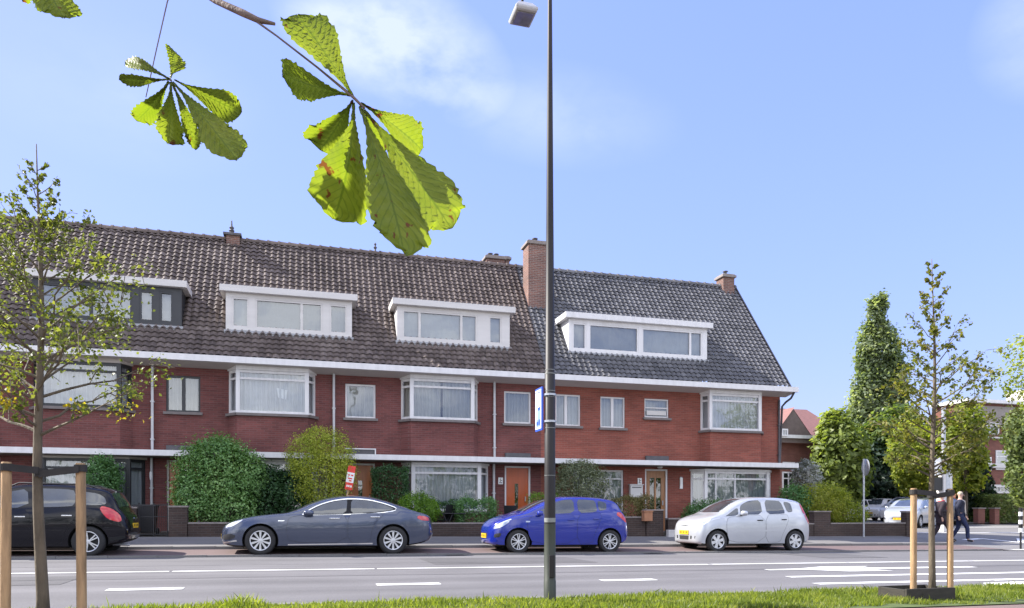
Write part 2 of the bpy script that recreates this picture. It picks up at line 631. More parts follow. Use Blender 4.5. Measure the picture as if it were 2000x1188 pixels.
def sheet(name, x0, x1, ys, dz, m, dx=2.0, kind='structure', parent=None, curve=None):
    n = max(1, int(math.ceil((x1 - x0) / dx)))
    mb = MB()
    vs, fs = [], []
    for i in range(n + 1):
        x = x0 + (x1 - x0) * i / n
        for y in ys:
            yy = y if curve is None else curve(x, y)
            vs.append((x, yy, gz(x, yy) + dz))
    k = len(ys)
    for i in range(n):
        for j in range(k - 1):
            a = i * k + j
            fs.append((a, a + k, a + k + 1, a + 1))
    mb.add(vs, fs)
    o = mb.build(name, m, parent)
    if kind:
        o['kind'] = kind
    return o


def asphalt(name, col, streak=0.2, fine=0.22):
    m, N, L, B = base_mat(name)
    tc = N.new('ShaderNodeTexCoord')
    mp = N.new('ShaderNodeMapping')
    mp.inputs['Scale'].default_value = (0.05, 1.1, 1)
    L.new(tc.outputs['Object'], mp.inputs['Vector'])
    n1 = N.new('ShaderNodeTexNoise')
    n1.inputs['Scale'].default_value = 1.3
    n1.inputs['Detail'].default_value = 5
    L.new(mp.outputs[0], n1.inputs['Vector'])
    n2 = N.new('ShaderNodeTexNoise')
    n2.inputs['Scale'].default_value = 45
    n2.inputs['Detail'].default_value = 8
    n2.inputs['Roughness'].default_value = 0.75
    L.new(tc.outputs['Object'], n2.inputs['Vector'])
    n3 = N.new('ShaderNodeTexNoise')
    n3.inputs['Scale'].default_value = 0.5
    n3.inputs['Detail'].default_value = 5
    L.new(tc.outputs['Object'], n3.inputs['Vector'])
    acc = None
    for nd, amp in ((n1, streak), (n2, fine), (n3, 0.10)):
        mr = N.new('ShaderNodeMapRange')
        mr.inputs['From Min'].default_value = 0.3
        mr.inputs['From Max'].default_value = 0.7
        mr.inputs['To Min'].default_value = 1 - amp
        mr.inputs['To Max'].default_value = 1 + amp
        L.new(nd.outputs['Fac'], mr.inputs['Value'])
        if acc is None:
            acc = mr.outputs[0]
        else:
            mu = N.new('ShaderNodeMath')
            mu.operation = 'MULTIPLY'
            L.new(acc, mu.inputs[0])
            L.new(mr.outputs[0], mu.inputs[1])
            acc = mu.outputs[0]
    vm = N.new('ShaderNodeVectorMath')
    vm.operation = 'SCALE'
    vm.inputs[0].default_value = col
    L.new(acc, vm.inputs['Scale'])
    L.new(vm.outputs['Vector'], B.inputs['Base Color'])
    B.inputs['Roughness'].default_value = 0.8
    B.inputs['Specular IOR Level'].default_value = 0.3
    bp = N.new('ShaderNodeBump')
    bp.inputs['Strength'].default_value = 0.3
    bp.inputs['Distance'].default_value = 0.01
    L.new(n2.outputs['Fac'], bp.inputs['Height'])
    L.new(bp.outputs['Normal'], B.inputs['Normal'])
    return m


M['asphalt'] = asphalt('worn_asphalt', (0.128, 0.124, 0.126))
M['asphalt_side'] = asphalt('pale_asphalt', (0.16, 0.155, 0.152), 0.08)
M['red_paving'] = asphalt('red_brown_clinker', (0.135, 0.098, 0.094), 0.08)
M['cyclepath'] = asphalt('reddish_cycle_path', (0.155, 0.11, 0.098), 0.08)
M['paving'] = asphalt('grey_paving', (0.165, 0.158, 0.152), 0.08)
M['kerb'] = asphalt('kerb_stone', (0.17, 0.165, 0.16), 0.1)
M['soil'] = pmat('dark_soil', (0.04, 0.033, 0.022), 0.95, 0.35, 5)
M['turf'] = pmat('turf', (0.06, 0.085, 0.02), 0.95, 0.35, 6)
M['far_ground'] = pmat('far_ground', (0.10, 0.11, 0.07), 0.95, 0.25, 0.2)
M['marking'] = pmat('white_road_paint', (0.70, 0.70, 0.68), 0.6, 0.12, 5)

M['patch'] = asphalt('darker_asphalt_patch', (0.098, 0.095, 0.096), .12)
M['seam_tar'] = pmat('tar_seam', (0.045, 0.044, 0.044), .6, .25, 6)
gm = MB()
xs = [-900, -300, -100, -40, -20, -10, 0, 10, 20, 30, 40, 60, 100, 300, 900]
ys = PY[:]
gv, gf = [], []
for x in xs:
    for y in ys:
        gv.append((x, y, gz(x, y) - 0.06))
for i in range(len(xs) - 1):
    for j in range(len(ys) - 1):
        a = i * len(ys) + j
        gf.append((a, a + len(ys), a + len(ys) + 1, a + 1))
gm.add(gv, gf)
tag(gm.build('ground', M['far_ground']), kind='structure')

XL, XR = -26.0, 60.0
sheet('cycle_path', XL, XR, [-8, 0, 5.0, 6.3, 6.75], 0.0, M['cyclepath'])
sheet('verge_soil', XL, XR, [6.75, 7.6, 8.45], 0.012, M['turf'])
sheet('road', XL, XR, [8.6, 10.8, 13.0, 17.85], 0.0, M['asphalt'])
kb = MB()
n = int((XR - XL) / 1.0)
for i in range(n):
    x0 = XL + i
    z = gz(x0 + .5, 8.5)
    kb.box(x0 + .004, x0 + .996, 8.45, 8.6, z - 0.15, z + 0.03)
tag(kb.build('kerb', M['kerb']), kind='structure')
# parking strip of red clinkers, with a low kerb towards the road, ending before the side street
XE = 21.3
sheet('parking_strip', XL, XE, [17.95, 19.75], 0.035, M['red_paving'])
kb = MB()
x0 = XL
while x0 < XE - .5:
    z = gz(x0 + .5, 17.9)
    kb.box(x0 + .004, x0 + .996, 17.85, 17.95, z - 0.15, z + 0.045)
    x0 += 1.0
tag(kb.build('parking_kerb', M['kerb']), kind='structure')
kb = MB()
x0 = XL
while x0 < XE - .5:
    z = gz(x0 + .5, 19.85)
    kb.box(x0 + .004, x0 + .996, 19.75, 19.88, z - 0.15, z + 0.105)
    x0 += 1.0
tag(kb.build('sidewalk_kerb', M['kerb']), kind='structure')
sheet('sidewalk', XL, XE, [19.88, 21.0, 22.2], 0.10, M['paving'])
sheet('garden_soil', XL, 21.6, [22.2, 23.5, 24.8], 0.09, M['soil'])
sheet('side_street', XE, XR, [17.85, 20, 22.2, 24.8, 30, 38, 45, 52], 0.01, M['asphalt_side'])

# painted markings, each sheet a few millimetres above the road


def marking(x0, x1, y0, y1, dz=0.006):
    o = sheet('road_marking', x0, x1, [y0, y1], dz, M['marking'], dx=4.0)
    return o


x = XL
while x < XR - 1:
    x1 = min(x + 3.42, XR)
    marking(x, x1 - 0.05, 13.50, 13.67)
    x = x1
x = -2.43 - 3.5 * 6
while x < 7.2:
    marking(x, x + 0.93, 10.68, 10.92)
    x += 3.5
x = 8.0
while x < 40:
    marking(x, x + 3.4, 10.70, 10.90)
    x += 3.45
for x in (7.7, 11.15, 14.6, 18.05):
    marking(x, x + 3.4, 9.62, 9.82)
ar = MB()
apts = [(8.5, 12.02), (9.3, 12.02), (9.9, 11.55), (10.9, 11.55), (10.6, 11.93), (13.4, 11.95), (13.4, 12.2), (10.7, 12.22), (11.2, 12.55), (10.1, 12.6), (9.3, 12.25), (8.5, 12.2)]
ar.add([(px, py, gz(px, py) + 0.007) for px, py in apts], [tuple(range(len(apts)))])
tag(ar.build('lane_arrow', M['marking']), kind='structure')
sw = MB()
spts = [(9.9, 8.75), (13.6, 8.75), (13.6, 9.2), (12.0, 9.42), (10.6, 9.35)]
sw.add([(px, py, gz(px, py) + 0.007) for px, py in spts], [tuple(range(len(spts)))])
tag(sw.build('road_marking', M['marking']), kind='structure')
# markings at the mouth of the side street


def strip_line(pts, w, dz=0.018):
    mb = MB()
    for a, b in zip(pts[:-1], pts[1:]):
        d = Vector((b[0] - a[0], b[1] - a[1]))
        d.normalize()
        nn = Vector((-d.y, d.x)) * w / 2
        q = [(a[0] - nn.x, a[1] - nn.y), (b[0] - nn.x, b[1] - nn.y), (b[0] + nn.x, b[1] + nn.y), (a[0] + nn.x, a[1] + nn.y)]
        mb.add([(p[0], p[1], gz(p[0], p[1]) + dz) for p in q], [(0, 1, 2, 3)])
        dz += 0.003
    return tag(mb.build('road_marking', M['marking']), kind='structure')


sheet('road_marking', 21.6, 36, [17.9, 18.15], 0.016, M['marking'])
strip_line([(23.6, 21.6), (24.8, 22.0), (25.1, 20.6), (26.6, 21.9)], 0.22)
strip_line([(22.2, 25.4), (34, 25.4)], 0.3)
strip_line([(22.4, 30.5), (42, 30.5)], 0.35)
strip_line([(24, 36.0), (50, 36.0)], 0.5)


sheet('road_patch', 2.6, 6.1, [14.6, 16.6], 0.004, M['patch'])
sheet('road_patch', -7.5, -3.2, [11.6, 12.9], 0.004, M['patch'])
sheet('road_patch', 12.4, 14.2, [15.2, 17.6], 0.004, M['patch'])


def seam(pts, w):
    mb = MB()
    for (xa, ya), (xb, yb) in zip(pts[:-1], pts[1:]):
        mb.add([(xa, ya - w, gz(xa, ya) + .006), (xb, yb - w, gz(xb, yb) + .006), (xb, yb + w, gz(xb, yb) + .006), (xa, ya + w, gz(xa, ya) + .006)], [(0, 1, 2, 3)])
    tag(mb.build('road_seam', M['seam_tar']), kind='structure')


_r = random.Random(4)
for y_ in (12.25, 15.05):
    pts_ = []
    x_ = XL
    while x_ < XR:
        pts_.append((x_, y_ + _r.uniform(-.035, .035)))
        x_ += .7
    seam(pts_, .014)


def gully(label, x):
    y = 17.68
    root = thing('drain_grate', label, 'drain')
    z = gz(x, y) + .004
    mb = MB()
    mb.box(x - .24, x + .24, y - .16, y + .16, z - .05, z + .003)
    mb.build('frame', M['drain_iron'], root)
    mb = MB()
    for i in range(7):
        xa = x - .2 + i * .06
        mb.box(xa, xa + .03, y - .13, y + .13, z + .0035, z + .010)
    mb.build('bars', M['drain_iron_dark'], root)


M['drain_iron'] = pmat('worn_cast_iron', (0.07, 0.065, 0.062), .6, .25, 12)
M['drain_iron_dark'] = pmat('dark_cast_iron', (0.03, 0.028, 0.027), .6, .25, 12)
# ------------------------------------------------------------------ terraced houses
YW, YF, YR = 24.8, 24.0, 27.9          # wall, fascia front, ridge
ZE, ZR = 5.76, 10.62                   # tile edge at the eave, ridge
YE = 24.2
SLOPE = math.atan2(ZR - ZE, YR - YE)
SLEN = math.hypot(ZR - ZE, YR - YE)
UP = Vector((0, math.cos(SLOPE), math.sin(SLOPE)))
NRM = Vector((0, -math.sin(SLOPE), math.cos(SLOPE)))
TW, NROW = 0.205, 28
TH = SLEN / NROW
PROF = [(0.0, -0.012), (0.07, 0.004), (0.22, 0.022), (0.40, 0.046), (0.56, 0.049), (0.74, 0.024), (0.88, 0.002), (0.999, -0.012)]


def roof_tiles(parent, x0, x1, m, seed):
    rng = random.Random(seed)
    nt = int(round((x1 - x0) / TW))
    tw = (x1 - x0) / nt
    vs, fs, uvs = [], [], []
    for r in range(NROW):
        jit = [(rng.uniform(-.003, .006), rng.uniform(-.010, .012)) for _ in range(nt)]
        lo, hi = [], []
        for t in range(nt):
            for fu, h in PROF:
                x = x0 + (t + fu) * tw
                j1, j2 = jit[t]
                lo.append((x, r * TH + j2, h + 0.042 + j1))
                hi.append((x, (r + 1) * TH + 0.075, h * 0.9 - .004))
        k = len(lo)
        b = len(vs)
        for arr in (lo, lo, hi):
            for i, (x, s, h) in enumerate(arr):
                if arr is lo and len(vs) - b < k:       # foot of the riser
                    h = h - 0.051
                    s = s + 0.065
                p = Vector((x, YE, ZE)) + UP * s + NRM * h
                vs.append(tuple(p))
                uvs.append((x, (r + .5) * TH))
        for i in range(k - 1):
            fs.append((b + i, b + i + 1, b + k + i + 1, b + k + i))
            fs.append((b + k + i, b + k + i + 1, b + 2 * k + i + 1, b + 2 * k + i))
    mb = MB()
    mb.add(vs, fs)
    o = mb.build('roof', m, parent)
    me = o.data
    uvl = me.uv_layers.new(name='UVMap')
    li = np.empty(len(me.loops), dtype=np.int32)
    me.loops.foreach_get('vertex_index', li)
    ua = np.array(uvs, dtype=np.float32)
    # one shade per tile: centre of the face it belongs to
    cen = np.empty(len(me.polygons) * 3, dtype=np.float32)
    me.polygons.foreach_get('center', cen)
    cen = cen.reshape(-1, 3)
    tot = np.empty(len(me.polygons), dtype=np.int32)
    me.polygons.foreach_get('loop_total', tot)
    fi = np.repeat(np.arange(len(tot)), tot)
    uv = np.stack([(np.floor((cen[fi, 0] - x0) / tw) + 0.5) * TW + seed * 100 * TW, ua[li, 1]], axis=1)
    uvl.data.foreach_set('uv', uv.astype(np.float32).reshape(-1))
    return o


def plane_wall(parent, name, m, x0, x1, z0, z1, Y, holes, depth=0.2, back=True):
    """front wall facing -Y with openings and their reveals"""
    xs = sorted({x0, x1} | {h[0] for h in holes} | {h[1] for h in holes})
    zs = sorted({z0, z1} | {h[2] for h in holes} | {h[3] for h in holes})
    mb = MB()
    for i in range(len(xs) - 1):
        for j in range(len(zs) - 1):
            cx, cz = (xs[i] + xs[i + 1]) / 2, (zs[j] + zs[j + 1]) / 2
            if any(h[0] < cx < h[1] and h[2] < cz < h[3] for h in holes):
                continue
            mb.quad((xs[i], Y, zs[j]), (xs[i + 1], Y, zs[j]), (xs[i + 1], Y, zs[j + 1]), (xs[i], Y, zs[j + 1]))
    for a, b, c, d in holes:
        e = Y + depth
        mb.quad((a, Y, c), (a, Y, d), (a, e, d), (a, e, c))
        mb.quad((b, Y, d), (b, Y, c), (b, e, c), (b, e, d))
        mb.quad((a, Y, d), (b, Y, d), (b, e, d), (a, e, d))
        mb.quad((b, Y, c), (a, Y, c), (a, e, c), (b, e, c))
    return mb, mb.build(name, m, parent) if name else None


def window(parent, segs, z0, z1, m=None, fw=0.07, mull=None, trans=None, curtain='curtain', o0=-0.12, o1=-0.05, sill=True, name='window', seed=0, glass='glass', sillm='sill', fold=0.05, gaps=None, post=None, tw=None):
    """segs: plan segments [(a, b)]; mull: per segment list of fractions; trans: height of a transom"""
    m = m or M['white']
    rng = random.Random(seed)
    fr, pn, cu = MB(), MB(), MB()
    tw = tw or fw
    for si, (a, b) in enumerate(segs):
        ln = math.hypot(b[0] - a[0], b[1] - a[1])
        d = Vector((b[0] - a[0], b[1] - a[1])) / ln
        A = Vector(a)

        def pt(t):
            return tuple(A + d * t)
        fr.segbox(a, b, z0, z0 + fw, o0, o1)
        fr.segbox(a, b, z1 - fw, z1, o0, o1)
        lw = fw
        fr.segbox(a, pt(lw), z0 + fw, z1 - fw, o0, o1)
        fr.segbox(pt(ln - lw), b, z0 + fw, z1 - fw, o0, o1)
        for f in (mull[si] if mull else []):
            w = fw * 0.55
            if isinstance(f, tuple):
                f, w = f
            fr.segbox(pt(f * ln - w / 2), pt(f * ln + w / 2), z0 + fw, z1 - fw, o0 + .004, o1 - .003)
        if trans:
            fr.segbox(pt(lw), pt(ln - lw), trans - tw * .4, trans + tw * .4, o0 + .006, o1 - .006)
        n = Vector((d.y, -d.x))
        g = (o0 + o1) / 2
        P, Q = A + n * g, A + d * ln + n * g
        pn.quad((P.x, P.y, z0), (Q.x, Q.y, z0), (Q.x, Q.y, z1), (P.x, P.y, z1))
        # curtain with irregular folds behind the glass
        nf = max(8, int(ln / 0.021))
        c0 = o0 - 0.07
        ph = rng.uniform(0, 6)
        offs = []
        acc = ph
        for i in range(nf + 1):
            acc += rng.uniform(0.55, 1.5)
            offs.append(c0 + fold * math.sin(acc) + rng.uniform(-.25, .25) * fold)
        base = len(cu.v)
        for i in range(nf + 1):
            t = ln * i / nf
            for zz, kk in ((z0, 1.15), (z1, 0.8)):
                p = A + d * t + n * (c0 + (offs[i] - c0) * kk)
                cu.v.append((p.x, p.y, zz))
        for i in range(nf):
            if gaps and any(g0 <= (i + .5) / nf <= g1 for s_, g0, g1 in gaps if s_ == si):
                continue
            k = base + 2 * i
            cu.f.append((k, k + 2, k + 3, k + 1))
    if post:
        for (x, y, r) in post:
            fr.box(x - r, x + r, y - r, y + r, z0 + .002, z1 - .002)
    w = fr.build(name, m, parent)
    pn.build('pane', M[glass], w)
    cu.build('curtain', M[curtain], w, smooth=180)
    if sill:
        sb = MB()
        for a, b in segs:
            sb.segbox(a, b, z0 - 0.085, z0 - 0.004, -0.1, 0.09, 0.02 if len(segs) > 1 else 0.07, 0.02 if len(segs) > 1 else 0.07)
        sb.build('sill', M[sillm], w)
    return w


def bay_segs(x0, x1, f0, f1, yf):
    return [((x0, YW), (f0, yf)), ((f0, yf), (f1, yf)), ((f1, yf), (x1, YW))]


def bay(parent, x0, x1, f0, f1, yf, z0, z1, zb, wallm, fm, seed, trans, curtain, mull=None, head=None, gaps=None, fw=0.085, glass='glass'):
    """canted bay: brick apron, window on three sides, head board"""
    segs = bay_segs(x0, x1, f0, f1, yf)
    pl = [(x0, YW - .003), (f0, yf), (f1, yf), (x1, YW - .003)]
    mb = MB()
    mb.prism(pl, zb, z0 - 0.085)
    mb.build('bay_apron', wallm, parent)
    # corner posts
    w = window(parent, segs, z0, z1, fm, fw, mull or [[], [], []], trans, curtain, post=[(f0 + .03, yf + .05, .062), (f1 - .03, yf + .05, .062)], o0=-0.10, o1=-0.02, name='bay_window', seed=seed, gaps=gaps, glass=glass)
    if head:
        hb = MB()
        hb.prism([(x0 - .02, YW - .004), (f0 - .02, yf - .03), (f1 + .02, yf - .03), (x1 + .02, YW - .004)], z1 + 0.002, head)
        hb.build('bay_head', M['white'] if fm is M['white'] else M['soffit'], w)
    return w


def dormer(parent, x0, x1, m, mull, seed, yd=24.9, zt=7.93, zb=6.62, fascia=0.21, curtain='blind', lid=None, ov=0.17, gaps=None, pads=(0.22, 0.2), glass='glass', groups=None):
    """flat-roofed dormer; groups: list of glazed stretches (xa, xb, mullions, curtain)"""
    body = MB()
    yb = YE + (zt - ZE) / math.tan(SLOPE) + 0.5
    wz0, wz1 = zb + 0.23, zt - 0.13
    holes = [(xa, xb, wz0, wz1) for xa, xb, mu, cu in groups]
    fb, _ = plane_wall(None, None, None, x0, x1, zb, zt, yd, holes, depth=0.12)
    body.v, body.f = fb.v, fb.f
    body.quad((x0, yd, zb), (x0, yd, zt), (x0, yb, zt), (x0, yb, zb))
    body.quad((x1, yd, zt), (x1, yd, zb), (x1, yb, zb), (x1, yb, zt))
    body.quad((x0, yd, zt), (x1, yd, zt), (x1, yb, zt), (x0, yb, zt))
    d = body.build('dormer', m, parent)
    top = MB()
    top.box(x0 - ov, x1 + ov, yd - ov, yb + .1, zt + .003, zt + fascia)
    top.build('dormer_roof', lid or M['white_trim'], d, bevel=0.012)
    ap = MB()
    ap.segbox((x0 - .05, yd), (x1 + .05, yd), zb - .03, zb + .13, 0.003, 0.05)
    ap.build('flashing', M['lead_light'], d)
    for gi, (xa, xb, mu, cu) in enumerate(groups):
        fr, pn, bl = MB(), MB(), MB()
        a, b = (xa, yd), (xb, yd)
        fwd = 0.055
        fr.segbox(a, b, wz0, wz0 + fwd, -.09, -.012)
        fr.segbox(a, b, wz1 - fwd, wz1, -.09, -.012)
        fr.segbox(a, (xa + fwd, yd), wz0 + fwd, wz1 - fwd, -.09, -.012)
        fr.segbox((xb - fwd, yd), b, wz0 + fwd, wz1 - fwd, -.09, -.012)
        for f in mu:
            xc = xa + (xb - xa) * f
            fr.segbox((xc - .04, yd), (xc + .04, yd), wz0 + fwd, wz1 - fwd, -.088, -.014)
        f = fr.build('window_frame', m, d)
        pn.quad((xa, yd + .06, wz0), (xb, yd + .06, wz0), (xb, yd + .06, wz1), (xa, yd + .06, wz1))
        pn.build('pane', M[glass], d)
        rng = random.Random(seed + gi)
        nf = max(4, int((xb - xa) / 0.05))
        base = 0
        for i in range(nf + 1):
            x = xa + (xb - xa) * i / nf
            o = rng.uniform(-.012, .012)
            for zz in (wz0, wz1):
                bl.v.append((x, yd + .14 + o, zz))
        for i in range(nf):
            k = 2 * i
            bl.f.append((k, k + 2, k + 3, k + 1))
        bl.build('curtain', M[cu], d, smooth=180)  # grey-blue sheets paint in the glass reflection where no curtain hangs
    return d


M['lead_light'] = pmat('pale_lead_flashing', (0.30, 0.31, 0.33), 0.5, 0.2, 6)


def shell(parent, x0, x1, wallm, holes, zb, left_end=False, right_end=False):
    mb, _ = plane_wall(None, None, None, x0, x1, zb, 5.57, YW, holes)
    yb = 2 * YR - YW
    rw = MB()
    rw.quad((x1, yb, zb), (x0, yb, zb), (x0, yb, 5.6), (x1, yb, 5.6))
    rw.build('rear_wall', wallm, parent)
    for on, x in ((left_end, x0), (right_end, x1)):
        if on:
            mb.add([(x, YW, zb), (x, yb, zb), (x, yb, 5.6), (x, YR, ZR - .05), (x, YW, 5.57)], [(0, 1, 2, 3, 4)])
    w = mb.build('wall', wallm, parent)
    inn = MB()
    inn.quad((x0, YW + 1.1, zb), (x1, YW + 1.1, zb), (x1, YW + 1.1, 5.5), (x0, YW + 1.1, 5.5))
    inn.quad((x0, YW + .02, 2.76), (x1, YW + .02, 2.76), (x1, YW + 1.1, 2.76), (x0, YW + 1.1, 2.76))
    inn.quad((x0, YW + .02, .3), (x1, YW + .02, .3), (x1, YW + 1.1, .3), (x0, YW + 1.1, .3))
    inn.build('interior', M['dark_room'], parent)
    return w


def eaves(parent, x0, x1, ex=0.0):
    g = MB()
    g.box(x0, x1 + ex, YF, YF + .13, 5.555, 5.745)
    g.box(x0, x1 + ex, YF + .13, YE + .12, 5.70, 5.735)
    gut = g.build('gutter_fascia', M['white'], parent)
    s = MB()
    s.add([(x0, YF + .131, 5.575), (x1 + ex, YF + .131, 5.575), (x1 + ex, YW + .0, 5.47), (x0, YW + .0, 5.47),
           (x0, YF + .131, 5.62), (x1 + ex, YF + .131, 5.62), (x1 + ex, YW, 5.62), (x0, YW, 5.62)],
          [(0, 3, 2, 1), (4, 5, 6, 7), (0, 1, 5, 4), (1, 2, 6, 5), (2, 3, 7, 6), (3, 0, 4, 7)])
    s.build('soffit', M['soffit'], parent)
    c = MB()
    c.box(x0, x1 + ex, YF, YW - .002, 2.675, 2.845)
    can = c.build('canopy', M['white'], parent)
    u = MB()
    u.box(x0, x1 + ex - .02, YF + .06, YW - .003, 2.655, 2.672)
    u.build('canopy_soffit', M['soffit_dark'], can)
    return gut


def ridge(parent, x0, x1, m):
    mb = MB()
    n = int(round((x1 - x0) / 0.36))
    w = (x1 - x0) / n
    for i in range(n):
        a = x0 + i * w
        k = 7
        base = len(mb.v)
        for x, r in ((a, 0.135), (a + w * .8, 0.115), (a + w * .8, 0.15), (a + w, 0.15)):
            for j in range(k):
                t = math.pi * (j / (k - 1) * 1.1 - 0.05)
                mb.v.append((x, YR - math.cos(t) * r, ZR - .02 + math.sin(t) * r))
        for q in range(3):
            for j in range(k - 1):
                p = base + q * k + j
                mb.f.append((p, p + 1, p + k + 1, p + k))
    o = mb.build('ridge', m, parent)
    uvl = o.data.uv_layers.new(name='UVMap')
    for l in o.data.loops:
        v = o.data.vertices[l.vertex_index].co
        uvl.data[l.index].uv = (math.floor((v.x - x0) / w + .02) * TW + .1, 55.1)
    return o


def back_roof(parent, x0, x1, m):
    mb = MB()
    yb = 2 * YR - YE
    mb.box(x0, x1, YR, YR + .01, ZR - .3, ZR - .02)
    mb.v, mb.f = [], []
    mb.add([(x0, YR, ZR - .01), (x1, YR, ZR - .01), (x1, yb, ZE), (x0, yb, ZE)], [(0, 1, 2, 3)])
    return mb.build('rear_roof', m, parent)


def door(parent, x0, x1, z0, z1, m, frame, glazed, transom=False, slits=None):
    fr = MB()
    a, b = (x0, YW), (x1, YW)
    fr.segbox(a, (x0 + .06, YW), z0, z1, -.14, -.02)
    fr.segbox((x1 - .06, YW), b, z0, z1, -.14, -.02)
    fr.segbox((x0 + .06, YW), (x1 - .06, YW), z1 - .06, z1, -.14, -.02)
    f = fr.build('door_frame', frame, parent)
    xs = [x0 + .06, x1 - .06]
    holes = [(x0 + .06 + (x1 - x0 - .12) * s[0], x0 + .06 + (x1 - x0 - .12) * s[1], z0 + (z1 - z0) * s[2], z0 + (z1 - z0) * s[3]) for s in slits]
    mb, _ = plane_wall(None, None, None, xs[0], xs[1], z0, z1 - .06, YW + .09, holes, depth=.04)
    dr = mb.build('door', m, parent)
    g = MB()
    for h in holes:
        g.quad((h[0], YW + .12, h[2]), (h[1], YW + .12, h[2]), (h[1], YW + .12, h[3]), (h[0], YW + .12, h[3]))
    g.build('door_glass', M[glazed], dr)
    hd = MB()
    hd.box(xs[1] - .13, xs[1] - .10, YW + .03, YW + .09, z0 + .95, z0 + 1.12)
    hd.build('door_handle', M['steel'], dr)
    st = MB()
    st.box(x0 - .1, x1 + .1, YW - .32, YW - .004, z0 - .25, z0 - .005)
    st.build('doorstep', M['sill'], parent)
    return dr


def downpipe(parent, x, z0, z1, y=None, m=None):
    y = y or YW - .09
    mb = MB()
    mb.tube([(x, y, z0), (x, y, z1)], .042, 10)
    for z in np.arange(z0 + .35, z1, 1.15):
        mb.box(x - .055, x + .055, y - .05, YW - .001, z, z + .035)
    return mb.build('downpipe', m or M['pipe'], parent, smooth=50)


def chimney(parent, x0, x1, y0, y1, z0, z1, pots=1, m=None):
    mb = MB()
    mb.box(x0, x1, y0, y1, z0, z1)
    c = mb.build('chimney', m or M['brick_chimney'], parent)
    k = MB()
    k.box(x0 - .07, x1 + .07, y0 - .07, y1 + .07, z1 + .002, z1 + .10)
    k.box(x0 - .02, x1 + .02, y0 - .02, y1 + .02, z1 + .102, z1 + .15)
    k.build('chimney_cap', M['cap'], c, bevel=.012)
    if pots:
        p = MB()
        for i in range(pots):
            cx = x0 + (x1 - x0) * (i + 1) / (pots + 1)
            p.lathe([(0.0, z1 + .15), (.07, z1 + .15), (.06, z1 + .30), (.11, z1 + .31), (.11, z1 + .34), (0, z1 + .36)], (cx, (y0 + y1) / 2, 0), 'Z', 12)
        p.build('chimney_pot', M['lead'], c, smooth=40)
    return c


M['cap'] = pmat('concrete_cap', (0.22, 0.19, 0.175), 0.8, 0.2, 6)
LAY = dict(bay=(.32, 2.99, .61, 2.73), pipe=3.55, win=(3.92, 4.9), door=(3.94, 4.88), gbay=(.37, 3.37, .66, 2.97))


def terraced(x0, x1, label, dark, doorm, slits, dgroups, seed, dcfg, pipe=True, left_end=False, bcur='curtain', gap=None, win_mull=None, vent_white=False, dcurt='curtain'):
    zg = gz((x0 + x1) / 2, 24.8) - .1
    h = thing('terraced_house', label, 'house', ((x0 + x1) / 2, YW, zg), group='red brick terraced houses along the street')
    h.location = (0, 0, 0)
    fm = M['dark_frame'] if dark else M['white']
    B = [x0 + v for v in LAY['bay']]
    Gb = [x0 + v for v in LAY['gbay']]
    wx = [x0 + v for v in LAY['win']]
    dx = [x0 + v for v in LAY['door']]
    zw = (4.09, 5.21)
    holes = [(B[0] + .04, B[1] - .04, 4.08, 5.43), (wx[0], wx[1]) + zw, (Gb[0] + .04, Gb[1] - .04, 1.02, 2.58), (dx[0], dx[1], .42, 2.60)]
    shell(h, x0, x1, M['brick_purple'], holes, zg - .3, left_end=left_end)
    bay(h, *B, 24.37, 4.08, 5.42, 2.85, M['brick_purple'], fm, seed, 5.16, bcur, head=5.565, gaps=gap)
    bay(h, *Gb, 24.40, 1.02, 2.58, zg - .2, M['brick_purple'], fm, seed + 7, 2.30, 'curtain', head=2.652)
    window(h, [((wx[0], YW), (wx[1], YW))], zw[0], zw[1], fm, .06, [win_mull or []], None, 'curtain_cream', seed=seed + 3)
    door(h, dx[0], dx[1], .42, 2.60, doorm, M['white'] if not dark else M['soffit'], 'glass_dark', slits=slits)
    vb = MB()
    vb.box(dx[0], dx[1] - .02, YW - .10, YW - .002, 2.85, 3.05)
    vt = vb.build('lead_panel', M['lead'], h)
    if vent_white:
        wb = MB()
        wb.box(dx[0] - .04, dx[1] + .02, YW - .13, YW - .003, 3.052, 3.085)
        wb.box(dx[1] - .015, dx[1] + .02, YW - .13, YW - .003, 2.85, 3.05)
        wb.build('panel_frame', M['white'], vt)
    eaves(h, x0, x1)
    roof_tiles(h, x0, x1, M['tile_brown'], seed)
    ridge(h, x0, x1, M['tile_brown'])
    back_roof(h, x0, x1, M['lead'])
    if pipe:
        p = downpipe(h, x0 + LAY['pipe'], 2.85, 5.5)
        q = downpipe(h, x0 + LAY['pipe'] - .02, zg, 2.655)
    dormer(h, x0 + dcfg[0], x0 + dcfg[1], M['dark_frame'] if dark else M['white_trim'], None, seed, groups=dgroups, lid=M['white_trim'])
    return h


ZX, AX, BX, CX, DX, EX = -13.25, -7.86, -2.47, 2.93, 8.2, 18.0


def gx(x0, spans):
    return [(x0 + a, x0 + b, mu, cu) for a, b, mu, cu in spans]


